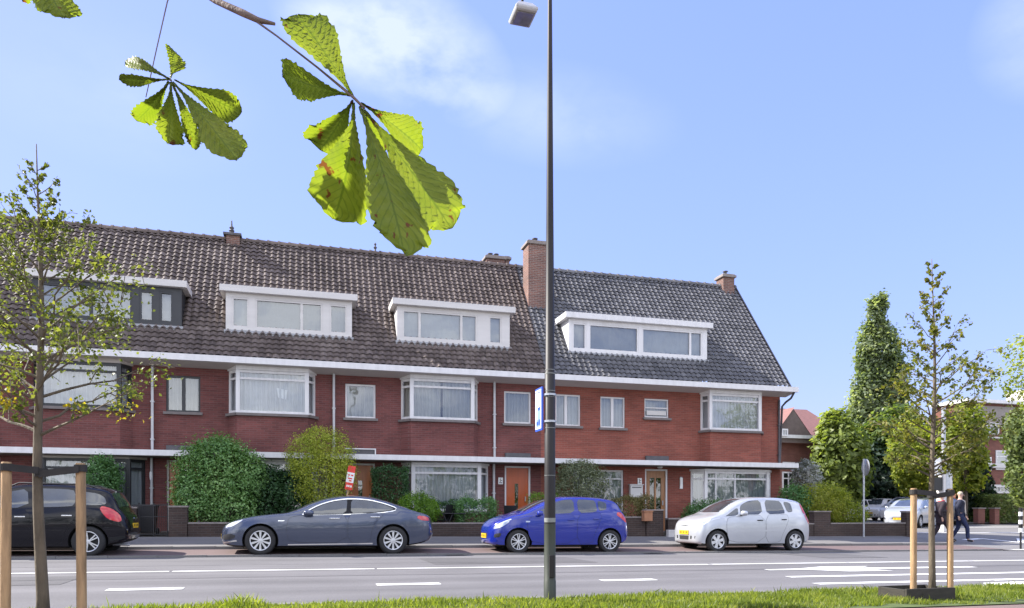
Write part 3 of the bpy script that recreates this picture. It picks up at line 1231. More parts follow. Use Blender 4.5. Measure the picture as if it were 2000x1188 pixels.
terraced(ZX, AX, 'red brick terraced house cut off by the left edge of the frame', True, M['door_orange'], [(.55, .85, .35, .9)], gx(ZX, [(.5, 3.9, [.34, .66], 'blind_light')]), 11, (.27, 4.17), left_end=True)
hA = terraced(AX, BX, 'red brick terraced house with charcoal window frames and dark dormer behind the young street tree', True, M['door_orange'], [(.5, .86, .3, .9)],
              gx(AX, [(.45, 2.95, [.55], 'blind_light'), (3.15, 3.55, [], 'blind_light'), (3.72, 4.1, [], 'blind_light')]), 12, (.27, 4.35), win_mull=[(.5, .1)])
hB = terraced(BX, CX, 'red brick terraced house with cream dormer and sale board behind the yellow green shrub', False, M['door_orange'], [(.42, .58, .1, .74)],
              gx(BX, [(.42, .93, [], 'blind_light'), (1.12, 3.2, [.685], 'blind'), (3.42, 3.98, [], 'blind')]), 13, (.24, 4.14), vent_white=True)
hC = terraced(CX, DX, 'red brick terraced house with red orange door and white dormer, left of the lamp post', False, M['door_red'], [(.40, .56, .12, .72)],
              gx(CX, [(.40, 2.98, [.225, .785], 'blind_light'), (3.4, 3.86, [], 'blind_light')]), 14, (.22, 4.15), bcur='curtain_cream', gap=[(1, .485, .515)])
# the paper notice stuck inside the bay window of the cream dormer house
# corner house with grey tiles
zg = gz(13, 24.8) - .1
hD = thing('terraced_house', 'wide corner house of brighter red brick under grey tiles at the end of the terrace', 'house', group='red brick terraced houses along the street')
dw = [(8.74, 9.69, 4.07, 5.19), (10.46, 11.43, 4.05, 5.18), (12.21, 13.2, 4.48, 5.18)]
dB = (14.5, 17.16, 14.68, 16.85)
dG = (14.08, 17.6, 14.5, 17.22)
dl = (9.42, 11.37)
dd = (12.23, 13.15)
holes = dw + [(dB[0] + .04, dB[1] - .04, 4.06, 5.43), (dG[0] + .04, dG[1] - .04, 1.02, 2.52), (dl[0], dl[1], 1.02, 2.52), (dd[0], dd[1], .3, 2.58)]
shell(hD, DX, EX, M['brick_red'], holes, zg - .4, right_end=True)
bay(hD, *dB, 24.38, 4.06, 5.42, 2.85, M['brick_red'], M['white'], 41, 5.16, 'curtain', head=5.565)
bay(hD, *dG, 24.42, 1.02, 2.52, zg - .3, M['brick_red'], M['white'], 42, 2.24, 'blind_light', head=2.60, mull=[[], [.17, .47], []])
window(hD, [((dw[0][0], YW), (dw[0][1], YW))], dw[0][2], dw[0][3], M['white'], .055, [[(.43, .1)]], None, 'blind_light', seed=50)
window(hD, [((dw[1][0], YW), (dw[1][1], YW))], dw[1][2], dw[1][3], M['white'], .055, [[(.5, .1)]], None, 'blind_light', seed=51)
w3 = window(hD, [((dw[2][0], YW), (dw[2][1], YW))], dw[2][2], dw[2][3], M['white'], .055, [[]], 4.85, 'blind', seed=52, fold=.006)
vb = MB()
vb.segbox((dw[2][0] + .1, YW), (dw[2][1] - .1, YW), 4.58, 4.74, -.045, -.03)
vb.build('tilt_sash', M['white_trim'], w3)
window(hD, [((dl[0], YW), (dl[1], YW))], dl[2] if len(dl) > 2 else 1.02, 2.52, M['white'], .06, [[.5]], 2.2, 'blind_light', seed=53)
door(hD, dd[0], dd[1], .3, 2.58, M['door_wood'], M['white'], 'glass_dark', slits=[(.22, .46, .12, .86), (.54, .80, .12, .86)])
vb = MB()
vb.box(dd[0], dd[1], YW - .10, YW - .002, 2.85, 3.06)
vb.build('lead_panel', M['lead'], hD)
eaves(hD, DX, EX, 0.25)
roof_tiles(hD, DX, EX, M['tile_grey'], 15)
ridge(hD, DX, EX, M['tile_grey'])
back_roof(hD, DX, EX, M['lead'])
vg = MB()
for sgn in (1,):
    a = Vector((EX + .005, YE, ZE)) - NRM * .06
    b = Vector((EX + .005, YR, ZR)) - NRM * .06
    pts = [a, b, b + NRM * .11, a + NRM * .11]
    vg.add([tuple(p) for p in pts] + [(p.x + .05, p.y, p.z) for p in pts], [(0, 1, 2, 3), (7, 6, 5, 4), (0, 4, 5, 1), (1, 5, 6, 2), (2, 6, 7, 3), (3, 7, 4, 0)])
vg.build('verge_board', M['lead'], hD, fix=True)
dormer(hD, 9.28, 14.86, M['white'], None, 60, groups=[(9.42, 9.95, [], 'curtain_cream'), (10.06, 12.02, [], 'blind'), (12.16, 14.66, [.80], 'blind_light')], lid=M['white'])
downpipe(hD, 17.92, 2.85, 5.35, y=24.74, m=M['lead'])
pp = MB()
pp.tube([(18.12, 24.1, 5.55), (18.13, 24.3, 5.36), (18.08, 24.55, 5.24), (18.06, 24.75, 5.1), (18.06, 24.9, 2.9)], .04, 8)
pp.build('downpipe', M['lead'], hD, smooth=60)
# chimneys: at the party walls and by the far gable
chimney(hD, 8.22, 8.95, 26.35, 27.05, 8.3, 11.02, 1)
chimney(hD, 17.25, 17.78, 27.6, 28.15, 10.2, 10.95, 1)
chimney(hC, 8.0 - .0, 8.18, 28.8, 29.6, 9.0, 11.2, 0)
cc = chimney(hC, 7.2, 7.95, 28.7, 29.5, 9.0, 11.15, 2)
cb = MB()
cb.box(-2.46, -2.02, 27.7, 28.1, 10.4, 10.72)
ck = cb.build('chimney', M['brick_chimney'], hB)
cf = MB()
cf.box(-2.56, -1.96, 27.62, 28.18, 10.722, 10.80)
cf.lathe([(.0, 10.8), (.09, 10.8), (.07, 10.9), (.1, 10.95), (.06, 11.0), (.085, 11.06), (.03, 11.12), (.02, 11.3), (0, 11.34)], (-2.3, 27.9, 0), 'Z', 10)
cf.build('chimney_finial', M['lead'], ck)
fb = MB()
fb.lathe([(.0, 10.7), (.05, 10.7), (.03, 10.78), (.07, 10.86), (.02, 10.92), (.05, 10.98), (0, 11.05)], (2.72, 27.9, 0), 'Z', 8)
fb.build('finial', M['lead'], hB)
# small fittings on the fronts
nb = MB()
p0 = at(572, 772, 24.52)
nb.add([(p0.x - .45 + .0, 24.53, 4.62), (p0.x - .2, 24.53, 4.56), (p0.x - .17, 24.53, 4.86), (p0.x - .5, 24.53, 4.92)], [(0, 1, 2, 3)])


def fitting(name, label, cat, x0, x1, z0, z1, m, depth=.06, extra=None):
    mb = MB()
    mb.box(x0, x1, YW - depth, YW - .002, z0, z1)
    o = mb.build(name, m, None, bevel=min(.012, depth * .2))
    tag(o, label, cat)
    return o


# text: house numbers
def text_mesh(name, s, size, m, parent, loc, rot=(R(90), 0, 0), ext=0.003):
    cu = bpy.data.curves.new(name, 'FONT')
    cu.body = s
    cu.size = size
    cu.extrude = ext
    cu.align_x = 'CENTER'
    cu.align_y = 'CENTER'
    to = bpy.data.objects.new(name, cu)
    COL.objects.link(to)
    dg = bpy.context.evaluated_depsgraph_get()
    me = bpy.data.meshes.new_from_object(to.evaluated_get(dg))
    bpy.data.objects.remove(to)
    o = bpy.data.objects.new(name, me)
    me.materials.clear()
    me.materials.append(m)
    o.location = loc
    o.rotation_euler = rot
    return link(o, parent)


def plate(x0, x1, z0, z1, label, seed):
    o = fitting('number_plate', label, 'house number', x0, x1, z0, z1, M['paper'], .03)
    mb = MB()
    w, h = x1 - x0, z1 - z0
    for a, b, c, d in ((.2, .45, .15, .28), (.32, .45, .28, .85), (.55, .8, .15, .28), (.55, .8, .5, .62)):
        mb.box(x0 + a * w, x0 + b * w, YW - .036, YW - .031, z0 + c * h, z0 + d * h)
    mb.build('digits', M['lead'], o)
    return o


a, b = at(973, 946, YW), at(982, 933, YW)
plate(a.x, b.x, a.z, b.z, 'small white number plate left of the red orange door', 1)
a, b = at(1245, 946, YW), at(1253, 934, YW)
plate(a.x, b.x, a.z, b.z, 'small white number plate above the white letter box', 2)
a, b = at(1228, 973, YW), at(1252, 948, YW)
lb = fitting('letter_box', 'large cream white letter box on the wall beside the wooden corner house door', 'letter box', a.x, b.x, a.z, b.z, M['white_trim'], .16)
s = MB()
s.box(a.x + .06, b.x - .06, YW - .166, YW - .161, b.z - .10, b.z - .07)
s.build('slot', M['plastic_dark'], lb)
s = MB()
s.box(a.x - .03, b.x + .03, YW - .19, YW - .003, b.z + .002, b.z + .03)
s.build('lid', M['white_trim'], lb)
a, b = at(1327, 955, YW), at(1332, 934, YW)
wl_ = fitting('wall_light', 'slim vertical white wall light between wooden door and bay window', 'wall light', a.x, b.x, a.z, b.z, M['paper'], .07)
s = MB()
s.box(a.x + .01, b.x - .01, YW - .05, YW - .003, b.z + .002, b.z + .04)
s.build('mount', M['steel'], wl_)
wl2 = thing('wall_light', 'small white lantern on the brick beside the orange door, left of the clipped bush', 'wall light')
a = at(296, 928, YW)
s = MB()
s.lathe([(0, a.z - .17), (.03, a.z - .15), (.045, a.z - .05), (.045, a.z + .07), (.03, a.z + .1), (0, a.z + .12)], (a.x, YW - .1, 0), 'Z', 12)
s.build('lamp_shade', M['paper'], wl2, smooth=40)
s = MB()
s.box(a.x - .02, a.x + .02, YW - .06, YW - .002, a.z + .0, a.z + .05)
s.build('bracket', M['steel'], wl2)
cl = thing('ceiling_light', 'round white porch light under the canopy above the wooden door', 'porch light')
a = at(1289, 908, 24.45)
s = MB()
s.lathe([(0, 2.652), (.10, 2.65), (.10, 2.62), (.06, 2.585), (0, 2.58)], (a.x, 24.45, 0), 'Z', 16)
s.build('lamp_shade', M['paper'], cl, smooth=40)
nt = nb.build('paper_notice', M['paper'])
tag(nt, 'crooked white paper notice stuck inside the upper bay window of the cream dormer house', 'notice')
# ------------------------------------------------------------------ cars
M['car_glass'] = pmat('tinted_car_glass', (0.035, 0.043, 0.052), 0.03, 0.4, 2.2, spec=1.0, coat=0.6)  # opaque: the dark base colour stands in for the unlit cabin
M['tyre'] = pmat('tyre_rubber', (0.016, 0.016, 0.017), 0.75, 0.2, 20)
M['rim'] = pmat('silver_alloy', (0.62, 0.63, 0.65), 0.3, 0.06, 8, metallic=0.55)
M['rim_dark'] = pmat('wheel_well_dark', (0.012, 0.012, 0.013), 0.8, 0.3, 8)
M['lamp_clear'] = pmat('headlight_glass', (0.55, 0.58, 0.62), 0.08, 0.3, 9, coat=1.0, metallic=0.3)
M['lamp_red'] = pmat('red_tail_light', (0.50, 0.008, 0.015), 0.12, 0.25, 9, coat=1.0)
M['seam'] = pmat('panel_gap', (0.008, 0.008, 0.009), 0.8, 0.2, 9)


def paint(name, col, metallic=0.35, rough=0.28, var=0.05, coat=1.0, spec=.5):
    return pmat(name, col, rough, var, 1.4, metallic=metallic, coat=coat, spec=spec)


def smooth_tab(tab):
    xs = np.array([p[0] for p in tab], float)
    ys = np.array([p[1] for p in tab], float)
    h = np.diff(xs)
    d = np.diff(ys) / h
    m = np.zeros(len(xs))
    m[1:-1] = np.where(d[:-1] * d[1:] > 0, 2 * d[:-1] * d[1:] / (d[:-1] + d[1:] + 1e-12), 0)
    m[0], m[-1] = d[0], d[-1]

    def f(x):
        x = min(max(x, xs[0]), xs[-1])
        i = int(min(max(np.searchsorted(xs, x) - 1, 0), len(xs) - 2))
        t = (x - xs[i]) / h[i]
        return float((2 * t**3 - 3 * t**2 + 1) * ys[i] + (t**3 - 2 * t**2 + t) * h[i] * m[i] + (-2 * t**3 + 3 * t**2) * ys[i + 1] + (t**3 - t**2) * h[i] * m[i + 1])
    return f


class Car:
    """body lofted from side and plan outlines; x = 0 at the nose, tail at L, near flank at -y"""

    def __init__(self, L, top, bot, belt, plan, wheels, wr, tum=0.36, arch=None, crown=0.10, cut=0.0):
        # cut: front overhang shortened by this much
        w0 = wheels[0]
        self.mp = (lambda x: x - cut if x >= w0 else x * (w0 - cut) / w0) if cut else (lambda x: x)
        top, bot, belt, plan = ([(self.mp(a), b) for a, b in t] for t in (top, bot, belt, plan))
        wheels = tuple(self.mp(a) for a in wheels)
        L = L - cut
        self.L = L
        self.top, self.bot, self.belt, self.plan = map(smooth_tab, (top, bot, belt, plan))
        self.wheels, self.wr, self.tum, self.crown = wheels, wr, tum, crown
        self.arch = arch or wr + 0.055

    def sect(self, x):
        zt, zb, w = self.top(x), self.bot(x), self.plan(x)
        zs = min(self.belt(x), zt - 0.035)
        zs = max(zs, zb + 0.06)
        pts = [(w * 0.86, zb), (w * 0.955, zb + 0.035)]
        zmid = zb + (zs - zb) * 0.60
        for k in range(1, 8):
            z = zb + 0.035 + (zs - zb - 0.035) * k / 7
            t = (z - zmid) / max(zs - zb, .05)
            pts.append((w * (1 - 0.16 * t * t * (1.0 if z < zmid else 1.35)), z))
        ws = pts[-1][0]
        hr = zt - zs
        cr = min(self.crown, hr * 0.55)
        ze = zt - cr
        for k in range(1, 5):
            z = zs + (ze - zs) * k / 4
            pts.append((ws - 0.02 * min(1, hr / .1) - self.tum * (z - zs), z))
        self._edge = (pts[-1][0], ze, zt)
        we = pts[-1][0]
        n = 7
        for k in range(1, n):
            a = math.pi / 2 * k / n
            pts.append((we * (math.cos(a) ** 0.75), ze + (zt - ze) * (math.sin(a) ** 0.9)))
        pts.append((0.0, zt))
        return pts

    def hw(self, x, z):
        p = self.sect(x)[1:]
        zz = [q[1] for q in p]
        yy = [q[0] for q in p]
        return float(np.interp(z, zz, yy))

    def topz(self, x, y):
        self.sect(x)
        we, ze, zt = self._edge
        t = min(1, abs(y) / max(we, .01))
        return ze + (zt - ze) * (1 - t ** 2.2) ** 0.5

    def front_x(self, y, z, rear=False):
        """x where the nose (or tail) meets (y, z)"""
        rng_ = np.linspace(0, 0.9, 46)
        for t in rng_:
            x = self.L - t if rear else t
            if self.hw(x, z) >= abs(y) and self.top(x) >= z and self.bot(x) <= z + .02:
                return x
        return self.L - .4 if rear else .4

    def body(self, parent, m, under):
        xs = sorted(set(np.concatenate([np.array([0, .012, .03, .06, .1, .15, .22, .3]), np.linspace(.38, self.L - .38, 52), self.L - np.array([.3, .22, .15, .1, .06, .03, .012, 0])])))
        mb = MB()
        rings = []
        for x in xs:
            p = self.sect(x)
            ring = [(x, 0.0, p[0][1])] + [(x, -y, z) for y, z in p[:-1]] + [(x, 0.0, p[-1][1])] + [(x, y, z) for y, z in reversed(p[:-1])]
            rings.append(ring)
        k = len(rings[0])
        for r in rings:
            mb.v += r
        for i in range(len(rings) - 1):
            for j in range(k):
                j2 = (j + 1) % k
                mb.f.append((i * k + j, (i + 1) * k + j, (i + 1) * k + j2, i * k + j2))
        mb.f.append(tuple(range(k)))
        mb.f.append(tuple((len(rings) - 1) * k + j for j in reversed(range(k))))
        o = mb.build('body', m, None, fix=True)
        cut = MB()
        for wx in self.wheels:
            for sg in (-1, 1):
                wy = self.plan(wx)
                y0, y1 = sorted((sg * (wy + .3), sg * (wy - .30)))
                prof = [(0, y0), (self.arch, y0), (self.arch, y1), (0, y1)]
                cut.lathe(prof, (wx, 0, self.wr), 'Y', 32)
        c = cut.build('cutter', m, None, fix=True)
        bm = bmesh.new()
        bm.from_mesh(c.data)
        bmesh.ops.remove_doubles(bm, verts=bm.verts, dist=1e-5)
        bmesh.ops.recalc_face_normals(bm, faces=bm.faces)
        bm.to_mesh(c.data)
        bm.free()
        md = o.modifiers.new('cut', 'BOOLEAN')
        md.operation = 'DIFFERENCE'
        md.object = c
        md.solver = 'EXACT'
        dg = bpy.context.evaluated_depsgraph_get()
        me = bpy.data.meshes.new_from_object(o.evaluated_get(dg))
        o.modifiers.clear()
        o.data = me
        bpy.data.objects.remove(c)
        me.materials.clear()
        me.materials.append(m)
        me.materials.append(under)
        for p in me.polygons:
            cx, cy, cz = p.center
            inside = any(math.hypot(cx - wx, cz - self.wr) < self.arch - 0.004 and abs(cy) < self.plan(wx) - .02 for wx in self.wheels) or any(abs(math.hypot(cx - wx, cz - self.wr) - self.arch) < 0.012 and abs(p.normal.y) < .3 for wx in self.wheels)
            p.material_index = 1 if inside or p.normal.z < -0.8 else 0
        me.polygons.foreach_set('use_smooth', [True] * len(me.polygons))
        me.set_sharp_from_angle(angle=R(38))
        o.parent = parent
        self.root = parent
        return o

    def dense(self, poly, step=0.05):
        out = []
        n = len(poly)
        for i in range(n):
            a, b = poly[i], poly[(i + 1) % n]
            k = max(1, int(math.hypot(b[0] - a[0], b[1] - a[1]) / step))
            for j in range(k):
                out.append((a[0] + (b[0] - a[0]) * j / k, a[1] + (b[1] - a[1]) * j / k))
        return out

    def round_(self, poly, it=2):
        for _ in range(it):
            out = []
            n = len(poly)
            for i in range(n):
                a, b = poly[i], poly[(i + 1) % n]
                out.append((a[0] * .8 + b[0] * .2, a[1] * .8 + b[1] * .2))
                out.append((a[0] * .2 + b[0] * .8, a[1] * .2 + b[1] * .8))
            poly = out
        return poly

    def grow(self, poly, d):
        cx = sum(p[0] for p in poly) / len(poly)
        cz = sum(p[1] for p in poly) / len(poly)
        out = []
        n = len(poly)
        for i in range(n):
            a, b, c = poly[i - 1], poly[i], poly[(i + 1) % n]
            t = Vector((c[0] - a[0], c[1] - a[1])).normalized()
            nn = Vector((t.y, -t.x))
            if nn.dot(Vector((b[0] - cx, b[1] - cz))) < 0:
                nn = -nn
            out.append((b[0] + nn.x * d, b[1] + nn.y * d))
        return out

    def patch(self, mb, poly, off, proj, rings=5, thick=0.0):
        """star fill of a polygon laid on the body; proj(a, b, off) -> xyz"""
        poly = self.dense(poly)
        cx = sum(p[0] for p in poly) / len(poly)
        cz = sum(p[1] for p in poly) / len(poly)
        n = len(poly)
        base = len(mb.v)
        for r in range(rings):
            t = 1 - r / rings
            for p in poly:
                mb.v.append(proj(cx + (p[0] - cx) * t, cz + (p[1] - cz) * t, off))
        mb.v.append(proj(cx, cz, off))
        for r in range(rings - 1):
            for i in range(n):
                j = (i + 1) % n
                mb.f.append((base + r * n + i, base + r * n + j, base + (r + 1) * n + j, base + (r + 1) * n + i))
        c = len(mb.v) - 1
        for i in range(n):
            mb.f.append((base + (rings - 1) * n + i, base + (rings - 1) * n + (i + 1) % n, c))
        # rim back to the body
        b2 = len(mb.v)
        for p in poly:
            mb.v.append(proj(p[0], p[1], -0.004))
        for i in range(n):
            j = (i + 1) % n
            mb.f.append((b2 + i, b2 + j, base + j, base + i))
        return mb

    def side(self, sg):
        def pr(x, z, off):
            return (x, sg * (self.hw(x, z) + off), z)
        return pr

    def face(self, rear=False):
        def pr(y, z, off):
            x = self.front_x(y, z, rear)
            return (x + (off if rear else -off), y, z)
        return pr

    def side_part(self, name, poly, off, m, rnd=2, sides=(-1, 1), parent=None):
        poly = [(self.mp(a), b) for a, b in poly]
        poly = self.round_(poly, rnd) if rnd else poly
        out = []
        for sg in sides:
            mb = MB()
            self.patch(mb, poly, off, self.side(sg))
            out.append(mb.build(name, m, parent or self.root, smooth=35, fix=True))
        return out

    def face_part(self, name, poly, off, m, rear=False, rnd=2, parent=None):
        poly = self.round_(poly, rnd) if rnd else poly
        mb = MB()
        self.patch(mb, poly, off, self.face(rear))
        return mb.build(name, m, parent or self.root, smooth=35, fix=True)

    def doors(self, polys, m, handles, hm):
        for i, poly in enumerate(polys):
            poly = [(self.mp(a), b) for a, b in poly]
            for sg in (-1, 1):
                mb = MB()
                self.patch(mb, self.round_(self.grow(poly, .007), 1), 0.0015, self.side(sg))
                # dark gap, then the door skin
                dr = MB()
                self.patch(dr, self.round_(poly, 1), 0.004, self.side(sg))
                d = dr.build('door', m, self.root, smooth=35, fix=True)
                mb.build('door_gap', M['seam'], d, smooth=35, fix=True)
                if handles and handles[i]:
                    hx, hz, hl = handles[i]
                    hx = self.mp(hx)
                    h = MB()
                    y = self.hw(hx, hz)
                    h.box(hx - hl / 2, hx + hl / 2, *sorted((sg * (y + .004), sg * (y + .035))), hz - .014, hz + .014)
                    h.build('door_handle', hm, d, bevel=.008)

    def glass_top(self, name, x0, x1, frac=0.93, off=0.005, bow=0.0, taper=1.0):
        """windscreen or rear window: on the sloping upper surface between x0 and x1"""
        mb = MB()
        x0, x1 = self.mp(x0), self.mp(x1)

        def fn(u, v):
            x = x0 + (x1 - x0) * u
            self.sect(x)
            we, ze, zt = self._edge
            s = 2 * v - 1
            y = s * we * frac * (1 - (1 - taper) * (1 - u))
            xx = x + bow * (1 - u) * s * s
            z = self.topz(xx, y)
            dz = (self.top(x + .02) - self.top(x - .02)) / .04
            nn = Vector((-dz, 0, 1)).normalized()
            return (xx + nn.x * off, y, z + nn.z * off)
        mb.grid(fn, 12, 14)
        return mb.build(name, M['car_glass'], self.root, smooth=60)

    def wheel(self, x, y, sg, spokes, style='spoke'):
        r, w = self.wr, 0.105
        rr = r * 0.68
        t = MB()
        prof = [(rr * .96, -w), (r * .80, -w - .012), (r * .93, -w - .004), (r * .985, -w + .018), (r, -w + .045), (r, w - .045), (r * .985, w - .018), (r * .93, w), (rr * .96, w)]
        prof = [(a, -sg * b) for a, b in prof]
        t.lathe(prof, (0, 0, 0), 'Y', 36)
        wo = t.build('wheel', M['tyre'], self.root, smooth=40, fix=True)
        wo.location = (x, y, r)
        dk = MB()
        yo = sg * (w - .055)
        dk.lathe([(0, yo), (rr * .97, yo)], (0, 0, 0), 'Y', 30)
        dk.build('brake_disc', M['rim_dark'], wo)  # dark disc painted in for the shaded hollow behind the spokes
        rm = MB()
        a0, a1 = sg * (w - .0), sg * (w - .035)
        rm.lathe([(rr * .90, a1), (rr * .90, a0 - sg * .004), (rr * .955, a0 + sg * .006), (rr, a0), (rr, a1)], (0, 0, 0), 'Y', 36)
        rm.lathe([(0, a0 - sg * .006), (rr * .13, a0 - sg * .006), (rr * .19, a0 - sg * .016), (rr * .2, a1)], (0, 0, 0), 'Y', 20)
        for k in range(spokes):
            if style == 'twin':
                angs = [(k + .5) * 2 * math.pi / spokes - .17, (k + .5) * 2 * math.pi / spokes + .17]
                wi, wo_ = .050, .055
            elif style == 'fat':
                angs = [(k + .25) * 2 * math.pi / spokes]
                wi, wo_ = .14, .24
            else:
                angs = [(k + .5) * 2 * math.pi / spokes]
                wi, wo_ = .055, .115
            for a in angs:
                c, s = math.cos(a), math.sin(a)
                pts = []
                for rad, hwid in ((rr * .12, rr * wi), (rr * .93, rr * wo_)):
                    for q in (-1, 1):
                        pts.append((rad * c - q * hwid * s, rad * s + q * hwid * c))
                p = [pts[0], pts[1], pts[3], pts[2]]
                ya, yb = a0 - sg * .012, a1 - sg * .008
                rm.add([(q[0], ya, q[1]) for q in p] + [(q[0], yb, q[1]) for q in p],
                       [(0, 1, 2, 3), (7, 6, 5, 4), (0, 4, 5, 1), (1, 5, 6, 2), (2, 6, 7, 3), (3, 7, 4, 0)])
        rm.build('rim', M['rim'], wo, smooth=35, fix=True)

    def all_wheels(self, spokes, style='spoke'):
        for wx in self.wheels:
            for sg in (-1, 1):
                self.wheel(wx, sg * (self.plan(wx) - .125), sg, spokes, style)

    def mirror(self, x, z, m, size=(.16, .13, .10)):
        x = self.mp(x)
        for sg in (-1, 1):
            y = self.hw(x, z)
            mb = MB()
            lx, ly, lz = size
            n = 10

            def fn(u, v):
                a, b = math.pi * u, 2 * math.pi * v
                sx = math.copysign(abs(math.sin(a) * math.cos(b)) ** .7, math.sin(a) * math.cos(b))
                sz = math.copysign(abs(math.sin(a) * math.sin(b)) ** .7, math.sin(a) * math.sin(b))
                return (x + sx * lx / 2 * (1 if sx > 0 else 1.2), sg * (y + .05 + ly * .6) + math.cos(a) * ly * .6, z + .03 + sz * lz / 2)
            mb.grid(fn, 10, 16)
            mi = mb.build('wing_mirror', m, self.root, smooth=180, fix=True)
            st = MB()
            st.box(x - .05, x + .05, *sorted((sg * (y - .02), sg * (y + .1))), z - .035, z - .005)
            st.build('mirror_stalk', M['plastic_dark'], mi, bevel=.008)

    def plate(self, y, z, rear, w=0.52, h=0.11, text=None):
        x = self.front_x(0.0, z, rear)
        xa = max(self.front_x(y - w * .35, z, rear), x) if rear else min(self.front_x(y, z, rear), x)
        s = 1 if rear else -1
        mb = MB()
        mb.box(*sorted((xa - s * .05, xa + s * .02)), y - w / 2, y + w / 2, z - h / 2, z + h / 2)
        p = mb.build('number_plate', M['yellow_plate'], self.root)
        tm = MB()
        for i in range(8):
            if i in (2, 5):
                continue
            yy = y - w * .42 + i * w * .105
            tm.box(*sorted((xa + s * .021, xa + s * .023)), yy + .008, yy + .036, z - h * .28, z + h * .28)
        tm.build('plate_characters', M['black'], p)


def place_car(root, x, y):
    """nose at x, centre line at y, on the road"""
    z0, z1 = gz(x + .8, y), gz(x + 3.3, y)
    root.location = (x, y, (z0 + z1) / 2 + 0.005)
    root.rotation_euler = (0, math.atan2(z0 - z1, 2.5), 0)


NOSE = (1000 - 1000)
YN = 17.98                    # near wheels


# --- grey sedan
def saloon(label, loc, pm):
    root = thing('parked_car', label, 'car', group='cars parked along the far kerb')
    c = Car(4.97,
            [(0, .52), (.04, .64), (.12, .73), (.35, .83), (.7, .915), (1.1, .965), (1.45, 1.0), (1.7, 1.09), (2.05, 1.255), (2.4, 1.365), (2.75, 1.425), (3.0, 1.435), (3.3, 1.42), (3.7, 1.345), (4.1, 1.22), (4.5, 1.07), (4.8, .985), (4.9, .95), (4.95, .80), (4.97, .62)],
            [(0, .36), (.08, .25), (.4, .20), (1, .19), (4, .19), (4.5, .24), (4.85, .34), (4.97, .45)],
            [(0, .48), (.12, .62), (.4, .745), (.8, .845), (1.5, .93), (2, .95), (3, .975), (3.8, 1.03), (4.3, 1.02), (4.8, .92), (4.97, .58)],
            [(0, .40), (.03, .56), (.1, .70), (.25, .82), (.5, .905), (.9, .955), (1.5, .975), (3.4, .975), (4.1, .965), (4.5, .92), (4.75, .85), (4.9, .73), (4.97, .58)],
            (.89, 3.94), .345, tum=.40)
    c.body(root, pm, M['seam'])
    # chrome surround with the side glass inside it
    dlo = [(1.78, .955), (1.95, 1.04), (2.2, 1.175), (2.5, 1.275), (2.8, 1.325), (3.1, 1.33), (3.4, 1.305), (3.75, 1.22), (4.02, 1.12), (3.98, 1.075), (3.6, 1.02), (3.1, .99), (2.4, .962)]
    c.side_part('window_surround', c.grow(dlo, .022), .004, M['chrome'], 1)
    f = [(1.84, .965), (2.0, 1.045), (2.22, 1.165), (2.5, 1.262), (2.78, 1.312), (2.86, 1.31), (2.82, .985), (2.4, .975)]
    r = [(2.93, .992), (2.95, 1.318), (3.1, 1.318), (3.4, 1.293), (3.72, 1.212), (3.96, 1.115), (3.92, 1.082), (3.6, 1.035), (3.2, 1.005)]
    c.side_part('window_pillar', c.grow(dlo, .002), .0055, M['seam'], 1)
    c.side_part('side_window', f, .0075, M['car_glass'], 1)
    c.side_part('side_window', r, .0075, M['car_glass'], 1)
    c.glass_top('windscreen', 1.52, 2.42, .95, bow=.10)
    c.glass_top('rear_window', 4.62, 3.55, .90, bow=-.08)
    d1 = [(1.52, .30), (1.46, .62), (1.52, .88), (1.78, .935), (2.4, .95), (2.84, .965), (2.84, .29)]
    d2 = [(2.87, .29), (2.87, .968), (3.2, .985), (3.62, 1.01), (3.70, .95), (3.5, .78), (3.42, .60), (3.38, .29)]
    c.doors([d1, d2], pm, [(2.55, .87, .24), (3.5, .91, .22)], M['chrome'])
    c.side_part('sill_trim', [(1.5, .235), (1.5, .262), (3.45, .285), (3.45, .255)], .006, M['chrome'], 0)
    c.side_part('headlight', [(.10, .63), (.16, .72), (.36, .80), (.52, .835), (.42, .76), (.25, .66)], .004, M['lamp_clear'], 1)
    c.side_part('tail_light', [(4.52, .88), (4.55, .95), (4.75, .93), (4.86, .88), (4.84, .82), (4.66, .83)], .004, M['lamp_red'], 1)
    c.face_part('grille', [(-.5, .36), (-.55, .44), (.55, .44), (.5, .36)], .006, M['plastic_dark'], False, 1)
    c.side_part('air_intake', [(.05, .36), (.05, .47), (.22, .50), (.34, .47), (.32, .40), (.2, .36)], .004, M['plastic_dark'], 1)
    c.side_part('bumper_trim', [(.06, .285), (.08, .315), (.36, .36), (.38, .325)], .007, M['chrome'], 0)
    c.side_part('side_repeater', [(1.28, .795), (1.28, .82), (1.43, .815), (1.40, .797)], .006, M['chrome'], 0)
    c.all_wheels(10)
    c.mirror(1.97, .965, pm, (.22, .15, .13))
    c.plate(0, .50, True)
    c.plate(0, .43, False)
    place_car(root, *loc)
    return root


